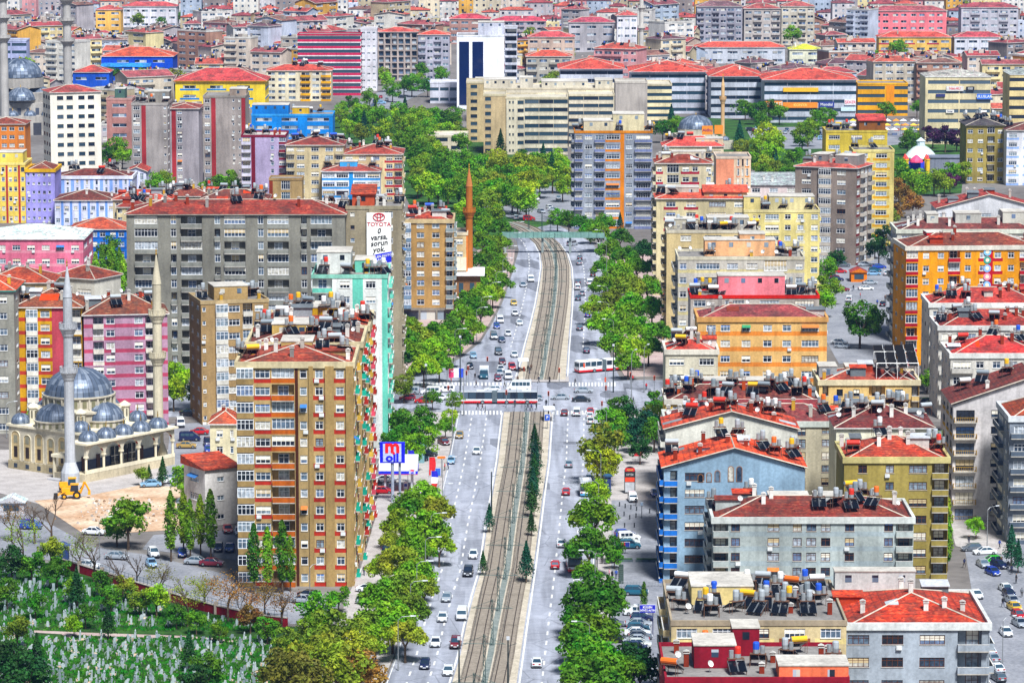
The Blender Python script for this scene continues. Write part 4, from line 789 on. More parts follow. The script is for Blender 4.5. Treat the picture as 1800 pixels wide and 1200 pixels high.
bb('pale grey block with a row of peach roof houses', 1192, 1414, 455, 676, 16, 9, 'w1 .6 W2.6 .3 w1.6 .3 w1.6 .3 g2.4 .6 w1', wallc='#c9c3b6', band='#d8cc9c', roof='flat', par='#d6cfb8', grp=GR, short='peach roof-house block', near=True, left='b2 w1 b2 w1', heat=2, dishes=4, chim=3, pent=[(.22, .78, .35, .75, 3.8, '#e8b488', None), (.5, .7, .4, .8, 5.2, '#d8a880', None)])
bb('block topped by a long pink roof house and red parapets', 1214, 1440, None, 702, 13, 8, 'w1 .6 w1.6 .3 w1.6 .3 w1.6', h=24.0, wallc='#b5aca2', roof='flat', par='#c8322a', grp=GR, short='pink roof-house block', near=True, heat=11, chim=3, dishes=3, pent=[(.22, .74, .25, .75, 4.6, '#f08c94', None)])
bb('peach and orange banded block with a dark hip roof', 1227, 1454, 563, 752, 15, 7, '.6 w1.4 w1.4 .7 w1.3 .8 w1.3 .6 w1.3 .7 W1.9 .7', wallc='#e6bd80', band='#e8924e', roof='hipp', par='#d9a76c', tcol='#963840', rh=2.4, grp=GR, short='peach banded block', near=True, heat=0, chim=3, dishes=2, right='w1 .3 w1 .3 w1', sill=1.0)
bb('low street-corner block with white terrace walls and red gable', 1170, 1262, None, 790, 14, 6, 'w1.5 .5 w1.5', h=21.0, wallc='#ddd6c0', roof='hipp', par='#e6e0d0', tcol='#c8463a', rh=2.2, grp=GR, short='white terrace block', near=True, heat=2, chim=2, dishes=4)
SLB = bb('yellow-beige block whose roof carries a big lattice of solar panels', 1440, 1616, 674, 850, 15, 6, '.4 k.8 .8 w1.2 .9 w1.2 .9 k2.2 .9 w1.5 .8 k1', wallc='#e2c286', roof='hipp', par='#ddd0ae', tcol='#b03f30', rh=2.0, grp=GR, short='solar lattice block', near=True, win='d', chim=3, hc=3, dishes=5, pent=[(.02, .2, .4, .8, 2.6, '#9a9c9c', None), (.3, .6, .55, .9, 2.2, '#d8bd80', None)])
bb('dark red roofed block crowded with black panels and orange chimneys', 1170, 1440, None, 868, 14, 6, 'w1.5 .5 w1.5 .5 w1.5', h=18.6, wallc='#e2bc5c', roof='hipp', par='#e2ddd0', tcol='#9c3832', rh=2.4, grp=GR, short='orange chimney block', near=True, heat=13, chim=7, hc=5, pent=[(.25, .75, .6, .95, 3.2, '#a03238', None)])
bb('long block under a dark tiled roof with a raised tiled monitor', 1170, 1486, 747, 905, 15, 7, 'w1 .5 w1 .5 w1 .5 w1 .6 w1 .8 .7 g1.2 .9 w1 .8', wallc='#cfc6ac', roof='hipp', par='#c6cbc2', tcol='#93363a', rh=2.8, grp=GR, short='monitor-roof block', near=True, heat=3, chim=5, win='b', pent=[(.18, .88, .45, .8, 1.6, '#4c5a62', '#93363a')], left='b2 w1 b2')
bb('white block with red gables behind the blue gabled block', 1170, 1402, None, 955, 14, 7, '.1', h=21.5, wallc='#e2dfd2', roof='gv', tcol='#d6452f', rh=3.4, grp=GR, short='rear red gable', near=True, heat=4, chim=6, hc=2, dishes=4, left='b2 w1 b2')
GB = bb('blue-grey block with a wide red gable and arched attic windows', 1167, 1415, 824, 1026, 16, 7, 'k2.4/b .1.0 W3.8 .17.0', wallc='#93adc0', pal={'b': '#2f6fc0'}, roof='gv', tcol='#d4502c', rh=3.6, grp=GR, short='blue gable block', near=True, win='b', heat=4, chim=4, hc=2, left='k2/b .1 k2/b .1 k2/b', closed=0, parcol='#2f6fc0')
for u, z, w_, h_ in ((.26, .9, .8, .9), (.32, .9, .8, 1.2), (.38, 1.0, .8, 1.5), (.475, 1.0, .85, 2.2), (.535, 1.0, .85, 2.2)):
    b = MB(); x = u*GB.L; fm = plain('#8a5a2a'); n = 8
    for q, (rr, yy, mm) in enumerate(((w_/2+.12, -.05, fm), (w_/2, -.08, glass()))):
        pts = [(x-rr, yy, GB.h-3.2+z-(.1 if q == 0 else 0)), (x+rr, yy, GB.h-3.2+z-(.1 if q == 0 else 0))]+[(x+rr*math.cos(t*math.pi/n), yy, GB.h-3.2+z+h_+rr*math.sin(t*math.pi/n)) for t in range(n+1)]
        b.poly(pts, mm)
        for i in range(len(pts)):
            p0, p1 = pts[i], pts[(i+1) % len(pts)]; b.poly([(p0[0], 0, p0[2]), (p1[0], 0, p1[2]), p1, p0], mm)
    b.obj('arched_window', GB.root)
bb('orange and red nine-storey block with a mosaic strip', 1593, 1830, 438, 642, 18, 9, 'k2/r .5 w1.5 .9 w1.5 .4 k2/r .5 w1.5 .9 w1.6/r .8/m w1.6/r .6 w1.5 .6 k2/r w1.5', y1=436, wallc='#eaa012', band=None, pal={'r': '#b52a32', 'm': '#b52a32'}, roof='hipp', par='#e2ddd0', tcol='#b4503c', rh=2.8, grp=GR, short='orange-red block', near=True, closed=.4, parcol='#b52a32', chim=4, hc=2, left='.3 n1 .3 n1 .3', pent=[(.2, .32, .5, .8, 3, '#c8242c', None), (.42, .48, .5, .7, 2.4, '#c8242c', None), (.64, .7, .5, .7, 2.4, '#c8242c', None)])
bb('pale grey block with dark red roof and white roof sheds', 1577, 1830, 408, 604, 17, 9, 'w1 .5 k2 .5 w1 .5', wallc='#c6c6be', roof='hipp', par='#cfd2c4', tcol='#9a3a3c', rh=2.6, grp=GR, short='white-shed block', near=True, left='b2 w1 b2 w1', chim=9, hc=1, pent=[(.22, .3, .3, .7, 4, '#d8d8cc', None), (.42, .6, .3, .7, 4.2, '#c9c9c0', None), (.75, .9, .3, .7, 4.6, '#d2d0c4', None)])
bb('white gabled block with red roof slopes and yellow railings', 1648, 1830, 368, 520, 16, 7, 'w1 .4 k2 .4 w1.4 .3 k2/y k2/y', wallc='#d4d4d6', pal={'y': '#d8b43c'}, roof='gv', tcol='#b8443e', rh=4, grp=GR, short='white gabled block', near=True, chim=5, hc=0)
for i, (yb, h, tc) in enumerate([(690, 20.6, '#c43a36'), (735, 20.4, '#c63c34'), (790, 20.2, '#b83a38')]):
    bb(['white block with red roof at the back of the stepped row', 'white block with red roof in the middle of the stepped row', 'white block with red roof at the front of the stepped row'][i], [1634, 1650, 1671][i], 1840, None, yb, 17, 6, 'b2.4 w1.2 .5 w1.2 .5 w1.2 .4 k2.4', h=h, wallc='#dad6cc', roof='hipp', par='#e4e4de', tcol=tc, rh=3.2, grp=GR, short=f'{["back", "middle", "front"][i]} stepped white block', near=True, heat=[3, 3, 2][i], chim=[5, 6, 4][i], hc=2, left='n1 .5 n1 .5 n1', dishes=1)
bb('white block with ochre-bottomed balconies and one long roof slope', 1676, 1960, 712, 914, 18, 7, 'b1.7/y .7 w1.5 .8 w1.5 .8 w1.5 .8 b2/y', wallc='#dfdad8', pal={'y': '#c9a040'}, roof='gv', tcol='#a83a34', rh=5.5, grp=GR, short='ochre-balcony block', near=True, heat=6, chim=4, left='w1/y .3 w1/y .3 w1/y .3', bstyle='rail', win='d')
bb('dark slate corner block with white-rimmed balconies at the frame edge', 1775, 1880, 738, 955, 18, 7, 'b3.4/s w1.5 .5', wallc='#8a929c', pal={'s': '#5a6674'}, roof='hipp', par='#d8dcde', tcol='#d85a38', rh=2.4, grp=GR, short='slate corner block', near=True, left='b3/s w1 .5 w1')
bb('olive-yellow block with red hip roof and corner balconies', 1484, 1668, 810, 1016, 17, 7, '.1.5 w1.7 .1.8 w1.6 .1.5 W2.6 .4 k2.2', wallc='#a29256', roof='hipp', par='#c9bd86', tcol='#b43a28', rh=3.0, grp=GR, short='olive-yellow block', near=True, win='b', chim=6, hc=1, heat=3, closed=.1)
bb('dark-roofed block behind the olive-yellow block, white gable walls', 1470, 1640, None, 950, 16, 7, '.1', h=21.4, wallc='#e4e0c8', roof='hip', tcol='#9c3636', rh=3.0, grp=GR, short='dark-roofed rear block', near=True, heat=6, chim=4, hc=1, dishes=6)
bb('blue-grey balconied block with dark red roof and roof tank yard', 1253, 1606, 916, 1072, 18, 6, 'k2.3 w1.9 .3.2 w2.5 .1.2 w1.9 w2.1 w2 .1.4 w2 .3.6 w1.9 k2.6', wallc='#b0b8b4', band='#a8b4b6', roof='hipp', par='#d2d6d0', tcol='#8e2e24', rh=2.6, grp=GR, short='tank-yard block', near=True, win='b', heat=6, chim=4, hc=1, closed=.15, left='k2 w1 k2 w1', pent=[(.3, .5, .55, .85, 2.4, '#e4d8d4', None), (.52, .62, .35, .6, 3.2, '#d2d2cc', None)], dishes=2)
bb('flat-roofed block with cream and brown panels and many roof tanks', 1180, 1488, None, 1306, 30, 6, 'w2/c .3 w2/b .3 w2/c .3 w2/b .3 w2/c', h=18.0, wallc='#d6c49a', pal={'c': '#ecd99c', 'b': '#8a5238'}, roof='flat', par='#a89a84', grp=GR, short='flat tank roof', near=True, heat=15, chim=4, hc=2, left='b2 w1 b2 w1', pent=[(.14, .5, .45, .8, 2.8, '#d8c48c', None)], dishes=2)
BR = bb('light grey block with bright orange-red tiled roof in the corner', 1488, 1740, None, 1300, 24, 5, 'W2.2 .9 W2.2 .9 .3 W2.6 .9 k3', h=17.0, wallc='#a9b2ba', roof='hipp', par='#dfe2de', tcol='#d9421c', rh=2.8, grp=GR, short='bright-roofed corner block', near=True, win='b', closed=0, chim=6, hc=1, right='k2 w2 k2 w2', pent=[(.0, .58, .86, .98, 4.2, '#cfd0cc', None)])
bb('maroon-walled flat-roofed block with tall maroon chimneys', 1170, 1492, None, 1420, 22, 5, 'w1 .5 w1 .5 w1', h=18.0, wallc='#8f2432', roof='flat', par='#8f2432', grp=GR, short='maroon block', near=True, heat=4, chim=5, hc=2, dishes=2, pent=[(.17, .4, .35, .7, 3.2, '#8a2230', None), (.62, 1, .02, .3, 2.0, '#ef8060', None), (.4, .55, .7, .95, 4, '#8a2230', None)])
# ---------------------------------------------------------------- mosques, minarets, signs, station, bridge
LEAD = None
def lead():
    if 'lead' not in MC:
        m, N, L, b = _mat('lead_sheet'); tc = nd(N, 'ShaderNodeTexCoord'); 
        sp = nd(N, 'ShaderNodeSeparateXYZ'); L.new(tc.outputs['Object'], sp.inputs[0])
        at = nd(N, 'ShaderNodeMath', operation='ARCTAN2'); L.new(sp.outputs[1], at.inputs[0]); L.new(sp.outputs[0], at.inputs[1])
        mu = nd(N, 'ShaderNodeMath', operation='MULTIPLY'); mu.inputs[1].default_value = 36/(2*math.pi); L.new(at.outputs[0], mu.inputs[0])
        fl = nd(N, 'ShaderNodeMath', operation='FLOOR'); L.new(mu.outputs[0], fl.inputs[0]); mz = nd(N, 'ShaderNodeMath', operation='MULTIPLY'); mz.inputs[1].default_value = .9; L.new(sp.outputs[2], mz.inputs[0])
        fz = nd(N, 'ShaderNodeMath', operation='FLOOR'); L.new(mz.outputs[0], fz.inputs[0])
        cb = nd(N, 'ShaderNodeCombineXYZ'); L.new(fl.outputs[0], cb.inputs[0]); L.new(fz.outputs[0], cb.inputs[1])
        w = nd(N, 'ShaderNodeTexWhiteNoise', noise_dimensions='3D'); L.new(cb.outputs[0], w.inputs['Vector'])
        r = ramp(N, [(0, (.07, .10, .15)), (.5, (.13, .17, .24)), (1, (.30, .35, .42))]); L.new(w.outputs['Value'], r.inputs[0])
        fr = nd(N, 'ShaderNodeMath', operation='FRACT'); L.new(mu.outputs[0], fr.inputs[0]); rr = ramp(N, [(.08, .35), (.16, 1.0)]); L.new(fr.outputs[0], rr.inputs[0])
        x = nd(N, 'ShaderNodeMix', data_type='RGBA', blend_type='MULTIPLY'); x.inputs[0].default_value = 1; L.new(r.outputs[0], x.inputs[6]); L.new(rr.outputs[0], x.inputs[7])
        L.new(x.outputs[2], b.inputs['Base Color']); b.inputs['Roughness'].default_value = .45; b.inputs['Metallic'].default_value = .3; MC['lead'] = m
    return MC['lead']
STONE = wall('#cdc5b2', .8); STONE2 = wall('#c3c3c6', .8); GOLD = plain('#c79a2c', .3, .8)
def dome(name, parent, c, r, z, rise, n=36, rib=True, a0=0, a1=2*math.pi):
    b = MB(); k = 9; prof = [(r*1.05, -.25), (r*1.05, 0)]+[(r*math.cos(t*math.pi/2/k), rise*math.sin(t*math.pi/2/k)) for t in range(k)]+[(.05, rise)]
    b.lathe(prof, n, lead())
    if rib:
        for j in range(n if n <= 24 else n//2):
            t = 2*math.pi*j/(n if n <= 24 else n//2); pv = None
            for q in range(0, k+1, 2):
                e = q*math.pi/2/k; pt = (r*1.012*math.cos(e)*math.cos(t), r*1.012*math.cos(e)*math.sin(t), rise*1.012*math.sin(e))
                if pv: b.tube(pv, pt, .05, lead(), n=3, cap=False)
                pv = pt
    o = b.obj(name, parent, (c[0], c[1], z)); f = MB(); f.lathe([(.0, rise), (.14, rise), (.05, rise+.25), (.17, rise+.5), (.05, rise+.75), (.1, rise+.95), (.0, rise+1.5)], 6, GOLD); f.obj('finial', o); return o
def minaret(label, loc, zs, r, col, cone=None, group=None, balc=(), sk=4.0):
    """zs: tip, cone foot; balc: balcony heights"""
    tip, cf = zs; m = wall(col, .7); cm = cone or m
    t = thing('minaret', label, 'minaret', loc, 0, group); b = MB(); rr = r
    b.lathe([(rr*1.75, 0), (rr*1.75, sk*.55), (rr*1.15, sk), (rr, sk+.3)], 12, m); b.lathe([(rr, sk+.3), (rr*.86, cf)], 12, m); b.obj('shaft', t)
    for zb in balc:
        g = MB(); q = rr*.92; g.lathe([(q, zb-1.9), (q*1.2, zb-1.5), (q*1.25, zb-1.2), (q*1.55, zb-.6), (q*1.6, zb-.4), (q*1.85, zb-.1), (q*1.85, zb), (q*.9, zb+.01)], 14, m)
        for j in range(14):
            a = 2*math.pi*j/14; a2 = 2*math.pi*(j+1)/14; p0 = Vector((math.cos(a), math.sin(a), 0))*q*1.8; p1 = Vector((math.cos(a2), math.sin(a2), 0))*q*1.8
            g.tube((*p0.xy, zb), (*p0.xy, zb+1.15), .07, m, n=4); d = (p1-p0)
            for f0, f1 in ((.0, .38), (.62, 1.0)): 
                u0, u1 = p0+d*f0, p0+d*f1; g.poly([(*u0.xy, zb+.1), (*u1.xy, zb+.1), (*u1.xy, zb+.95), (*u0.xy, zb+.95)], m)
            g.tube((*p0.xy, zb+1.1), (*p1.xy, zb+1.1), .07, m, n=4)
        g.obj('balcony', t)
    c = MB(); c.lathe([(rr*.86, cf-.01), (rr*.95, cf), (rr*.9, cf+.2), (rr*.12, tip-2)], 12, cm); c.obj('spire', t)
    f = MB(); z = tip-2; f.lathe([(.1, z), (.2, z+.3), (.06, z+.6), (.2, z+.9), (.06, z+1.2), (.0, z+2)], 6, GOLD); f.obj('finial', t); return t
def arch(b, fx, x, z, w, h, m, dep, n=8, q=0.0, frame=None, fm=None):
    """arched panel: fx maps (u, z, outward) to a point"""
    pts = [(x-w/2, z), (x+w/2, z)]+[(x+w/2*math.cos(t*math.pi/n), z+h-w/2+w/2*math.sin(t*math.pi/n)) for t in range(n+1)]
    b.poly([fx(u, v, q) for u, v in pts], m)
    if frame:
        out = [(x+(u-x)*(1+2*frame/w), z+(v-z)*(1+frame/h) if v > z else v) for u, v in pts]
        for i in range(1, len(pts)): 
            j = (i+1) % len(pts)
            b.poly([fx(*pts[i], frame), fx(*out[i], frame), fx(*out[j], frame), fx(*pts[j], frame)], fm); b.poly([fx(*out[i], 0), fx(*out[j], 0), fx(*out[j], frame), fx(*out[i], frame)], fm); b.poly([fx(*pts[j], q), fx(*pts[i], q), fx(*pts[i], frame), fx(*pts[j], frame)], fm)
def mosque_main():
    c0 = P(152, 848); rz = math.atan2(.8, .6)
    t = thing('mosque', 'stone mosque with grey lead domes and an arcaded porch', 'mosque', (c0.x, c0.y, 0), rz)
    cx, cy, hs = 13.5, 14.5, 10.4; b = MB(); WHT_ = wall('#e6ddc4', .6)
    b.box(cx-hs, cx+hs, cy-hs, cy+hs, 0, 9.0, STONE); b.box(cx-hs-.35, cx+hs+.35, cy-hs-.35, cy+hs+.35, 9.0, 9.5, WHT_)
    b.box(cx-hs-.15, cx+hs+.15, cy-hs-.15, cy+hs+.15, 0, 1.8, wall('#b7aa8c'))
    def lf(u, z, q): return (cx-hs-q, cy+hs-u, z)
    for k in range(6):
        u = 2.0+k*3.35; hh = 6.1 if k % 2 == 0 else 5.5; arch(b, lf, u, 2.0, 2.3 if k % 2 == 0 else 2.0, hh, wall('#cdb88e'), .1, q=.02, frame=.14, fm=WHT_)
        b.poly([lf(u-.5, 2.6, .07), lf(u+.5, 2.6, .07), lf(u+.5, 4.9, .07), lf(u-.5, 4.9, .07)], plain('#2a1c18', .4)); b.poly([lf(u-.55, 5.6, .06), lf(u+.55, 5.6, .06), lf(u+.55, 7.2, .06), lf(u-.55, 7.2, .06)], wall('#9d9a86'))
        b.poly([lf(u-.5, .4, .18), lf(u+.5, .4, .18), lf(u+.5, 1.3, .18), lf(u-.5, 1.3, .18)], plain('#2c3a4a', .4))
    b.obj('wall', t)
    # porch
    p = MB(); W2 = wall('#d8e0e4', .4); y0 = -.2; 
    p.box(-.5, 27, 0, 4.1, 0, 1.7, wall('#cfc3a8')); p.box(0, 27, 3.75, 4.05, 1.7, 7.6, W2)
    p.box(0, 27, 3.6, 3.74, 1.71, 3.7, plain('#2a3f66', .5))
    for k in range(6): x = 3.0+k*4.4; p.box(x-.55, x+.55, 3.52, 3.6, 1.75, 4.6, plain('#3b1a16', .5))
    xs = [.3+k*5.28 for k in range(6)]
    for x in xs: p.tube((x, .3, 1.7), (x, .3, 5.0), .26, WHT_, n=8); p.box(x-.38, x+.38, -.08, .68, 5.0, 5.35, WHT_)
    n = 10
    for k in range(5):
        x0, x1 = xs[k], xs[k+1]; xm = (x0+x1)/2; w = x1-x0-.5; zt = 7.75
        prev = (x0+.25, 5.35)
        for i in range(n+1):
            a = math.pi-i*math.pi/n; cur = (xm+w/2*math.cos(a), 5.35+w*.42*math.sin(a))
            if i: 
                for yy, sgn in ((.0, 1), (.6, -1)):
                    q = [(prev[0], yy, prev[1]), (cur[0], yy, cur[1]), (cur[0], yy, zt), (prev[0], yy, zt)]; p.poly(q if sgn > 0 else q[::-1], STONE)
                p.poly([(prev[0], 0, prev[1]), (prev[0], .6, prev[1]), (cur[0], .6, cur[1]), (cur[0], 0, cur[1])], plain('#9a3c2e') if i % 2 else WHT_)
            prev = cur
        p.box(x0-.25, x0+.25, 0, .6, 5.35, zt, STONE)
    p.box(xs[-1]-.25, xs[-1]+.25, 0, .6, 5.35, 7.75, STONE); p.box(-.6, 27.5, -.7, 4.4, 7.75, 8.15, WHT_)
    p.box(0, 27, -.05, .05, 1.7, 2.5, WHT_)
    p.obj('porch', t)
    gl = MB()
    for xm in (xs[2]+2.64-1.3, xs[2]+2.64+1.3, xs[3]+1.3): gl.box(xm-1.1, xm+1.1, 3.38, 3.5, 1.75, 5.6, glass_dark()); gl.box(xm-.05, xm+.05, 3.32, 3.38, 1.75, 5.6, plain('#eceef0')); gl.box(xm-1.1, xm+1.1, 3.32, 3.38, 3.6, 3.7, plain('#eceef0'))
    gl.obj('door', t)
    for k in range(5): dome('dome', t, (xs[k]+2.64, 2.0), 2.05, 8.35, 1.9, 20)
    for sx, sy in ((-1, -1), (-1, 1), (1, -1), (1, 1)): dome('dome', t, (cx+sx*8.6, cy+sy*8.6), 1.95, 9.8, 1.8, 20)
    d = MB(); d.lathe([(8.6, 9.5), (8.6, 12.2), (9.0, 12.3), (9.0, 12.7), (7.6, 12.9), (7.3, 13.1), (7.3, 15.2), (7.7, 15.3), (7.7, 15.6), (6.8, 15.7)], 24, STONE)
    for j in range(24):
        a = (j+.5)*2*math.pi/24; r0 = 7.31; c, s = math.cos(a), math.sin(a)
        d.poly([(r0*c-.42*-s, r0*s-.42*c, 13.4), (r0*c+.42*-s, r0*s+.42*c, 13.4), (r0*c+.42*-s, r0*s+.42*c, 14.9), (r0*c-.42*-s, r0*s-.42*c, 14.9)], plain('#7d7a5c', .4))
        d.tube((7.45*math.cos(a+.13), 7.45*math.sin(a+.13), 13.1), (7.45*math.cos(a+.13), 7.45*math.sin(a+.13), 15.2), .22, STONE, n=4)
    d.obj('drum', t, (cx, cy, 0)); dome('dome', t, (cx, cy), 7.05, 15.7, 5.3, 40)
    for dx, dy in ((-1, 0), (0, -1), (1, 0), (0, 1)):
        sd_ = MB(); sd_.lathe([(4.5, 9.4), (4.5, 10.6), (4.75, 10.7), (4.75, 10.95), (4.0, 11.0)], 20, STONE)
        for j in range(20):
            a = (j+.5)*2*math.pi/20; c, s = math.cos(a), math.sin(a); sd_.poly([(4.52*c+.3*s, 4.52*s-.3*c, 9.6), (4.52*c-.3*s, 4.52*s+.3*c, 9.6), (4.52*c-.3*s, 4.52*s+.3*c, 10.5), (4.52*c+.3*s, 4.52*s-.3*c, 10.5)], plain('#7d7a5c', .4))
        sd_.obj('drum', t, (cx+dx*6.9, cy+dy*6.9, 0)); dome('half_dome', t, (cx+dx*6.9, cy+dy*6.9), 4.25, 11.0, 3.3, 28)
    for sx in (-1, 1):
        for sy in (-1, 1):
            k = MB(); k.lathe([(1.1, 9.5), (1.1, 12.6), (1.35, 12.7), (1.35, 12.95), (.9, 13.3), (.1, 13.8)], 8, WHT_)
            for j in range(8): a = (j+.5)*math.pi/4; c, s = math.cos(a), math.sin(a); k.poly([(1.03*c+.2*s, 1.03*s-.2*c, 10.6), (1.03*c-.2*s, 1.03*s+.2*c, 10.6), (1.03*c-.2*s, 1.03*s+.2*c, 12.2), (1.03*c+.2*s, 1.03*s-.2*c, 12.2)], plain('#6f6a58'))
            k.obj('turret', t, (cx+sx*6.7, cy+sy*6.7, 0))
    e = MB(); e.box(-2.4, 2.9, 2.2+3.0, 2.2+6.6, 0, .3, STONE2); 
    for yy in (5.4, 8.4): e.box(-.6, .0, yy, yy+.35, 0, 4.6, WHT_)
    e.box(-.9, 3.0, 5.2, 9.0, 4.6, 5.2, WHT_); e.box(-.6, 2.9, 5.8, 8.4, 0, 1.4, wall('#b4aa94')); e.obj('side_entrance', t)
    U = Vector((.6, .8, 0)); Wv = Vector((-.8, .6, 0))
    minaret('pale grey stone minaret in front of the mosque, with two balconies', c0+Wv*2.6-U*2.0, (46.5, 38.3), 1.08, '#b9bcc0', None, 'minarets of the stone mosque', (31.9, 22.9))
    minaret('cream stone minaret behind the mosque porch, with two balconies', c0+U*27.2+Wv*4.7, (46.0, 37.9), 1.08, '#cfc6ae', None, 'minarets of the stone mosque', (31.4, 22.4))
mosque_main()
def mosque_far():
    c = P(38, 236); t = thing('mosque', 'large grey domed mosque behind the white tower', 'mosque', (c.x, c.y, 0), .15); b = MB(); m = wall('#b9b4ac')
    b.box(-14, 14, 0, 26, 0, 13, m); b.box(-17, 17, -6, 0, 0, 8, m)
    for k in range(5): b.box(-15+k*6.6, -11.6+k*6.6, -6.05, -5.9, 0, 5.2, plain('#3a3c44'))
    for z, r in ((13, 12.5), (19, 10)): b.lathe([(r, z), (r, z+4), (r*.9, z+4.3)], 20, m, (0, 13))
    for k in range(7): b.box(-13+k*3.8, -11.5+k*3.8, -.05, .1, 7, 11, plain('#4a5262'))
    b.obj('wall', t); dome('dome', t, (0, 13), 9.4, 23.6, 7.5, 32)
    for dx, dy in ((0, 3), (-8, 11), (8, 11)): dome('half_dome', t, (dx, dy), 6.0, 14.5, 5.0, 24)
    for k in range(4): dome('dome', t, (-11+k*7.3, -3), 2.6, 8.2, 2.0, 16)
    for px, pyb, lab in ((9, 238, 'tall grey minaret cut by the left frame edge'), (121, 246, 'tall grey minaret rising behind the white tower')):
        q = P(px, pyb); minaret(lab, q, (86, 74), 1.9, '#b4b1ad', None, 'minarets of the big domed mosque', (58, 49.5, 41), 6)
mosque_far()
def mosque_small(px, py, label, r, mpx, mlab, mcol, tip, cf, bal, dcol=None, mr=.8, mpy=None):
    c = P(px, py); t = thing('mosque', label, 'mosque', (c.x, c.y, 0), .1); b = MB(); m = wall('#cdc6b4')
    b.box(-r*1.15, r*1.15, 0, r*2.3, 0, r*.75, m); b.lathe([(r*1.05, r*.75), (r*1.05, r*1.1), (r*.9, r*1.15)], 16, m, (0, r*1.15))
    for k in range(5): b.box(-r+k*r*.45, -r+.8+k*r*.45, -.06, .1, 1.5, r*.55, plain('#3f4650'))
    b.obj('wall', t); dome('dome', t, (0, r*1.15), r, r*1.15, r*.72, 32)
    for k in range(3): dome('dome', t, (r*.4+k*r*.55, -r*.2), r*.26, r*.55, r*.2, 12, False); p_ = MB(); p_.box(-r*.6, r*2, -r*.5, 0, 0, r*.5, m); 
    p_.obj('porch', t)
    q = P(mpx, mpy or py); minaret(mlab, q, (tip, cf), mr, mcol, None, None, bal, 3)
mosque_small(1228, 262, 'small mosque with a ribbed silver dome among park trees', 7.0, 1270, 'slim tan minaret beside the ribbed silver dome', '#d8b488', 31, 25.5, (20,))
def brick_mosque():
    c = P(812, 548); t = thing('mosque', 'low brown mosque with white sloping canopies by the kerb', 'mosque', (c.x, c.y, 0), 0); b = MB(); m = wall('#8f6a4a')
    b.box(-5, 5, 0, 10, 0, 10, m)
    for k in range(3): b.box(-3.8+k*3, -2.6+k*3, -.08, .1, 5.5, 8, glass_dark())
    for k in range(4): b.tube((-4.2+k*2.8, -2.4, 0), (-4.2+k*2.8, -2.4, 3.6), .22, plain('#e8e4da'), n=8)
    b.box(-4.6, 4.6, -.05, 0.1, 0, 3.2, plain('#3a2a22')); b.obj('wall', t)
    r_ = MB()
    for z0, ov in ((3.8, 3.0), (10.0, 1.2)): r_.hull8([(-5-ov, -ov, z0), (5+ov, -ov, z0), (5+ov, 10+ov*.3, z0+.9), (-5-ov, 10+ov*.3, z0+.9)], [(-5-ov, -ov, z0+.2), (5+ov, -ov, z0+.2), (5+ov, 10+ov*.3, z0+1.1), (-5-ov, 10+ov*.3, z0+1.1)], plain('#e6e4e6', .6))
    r_.box(-3.2, 1.2, 3, 8, 11, 14.5, wall('#e6ddc8')); r_.obj('roof', t)
    minaret('orange brick minaret with one balcony beside the boulevard trees', P(825, 540), (40.5, 33.5), 1.05, '#b5713c', wall('#d08a58'), None, (26.5,), 3)
brick_mosque()
q = P(1127, 148); minaret('thin white minaret far off among the apartment roofs', q, (52, 45), 1.2, '#d8d4cc', None, None, (38, 28), 4)

def text(body, parent, loc, size, m, rot=(math.pi/2, 0, 0), shear=0, name='lettering', align='CENTER', sx=1.0, bold=.0):
    cu = bpy.data.curves.new(name, 'FONT'); cu.body = body; cu.size = size; cu.align_x = align; cu.align_y = 'CENTER'; cu.extrude = .03; cu.shear = shear; cu.resolution_u = 2; cu.offset = bold
    cu.materials.append(m); tmp = bpy.data.objects.new(name, cu); me = bpy.data.meshes.new_from_object(tmp); bpy.data.objects.remove(tmp); me.name = name; o = bpy.data.objects.new(name, me); C.objects.link(o); o.parent = parent; o.location = loc; o.rotation_euler = rot; o.scale = (sx, 1, 1); return o
def ring(b, cx, cz, rx, rz, y, r, m, n=28):
    for j in range(n):
        a, a2 = 2*math.pi*j/n, 2*math.pi*(j+1)/n; b.tube((cx+rx*math.cos(a), y, cz+rz*math.sin(a)), (cx+rx*math.cos(a2), y, cz+rz*math.sin(a2)), r, m, n=5, cap=False)
def zat(py, Y): return CAM_H-Y*math.tan(PITCH+math.atan((py-600)/FOC))
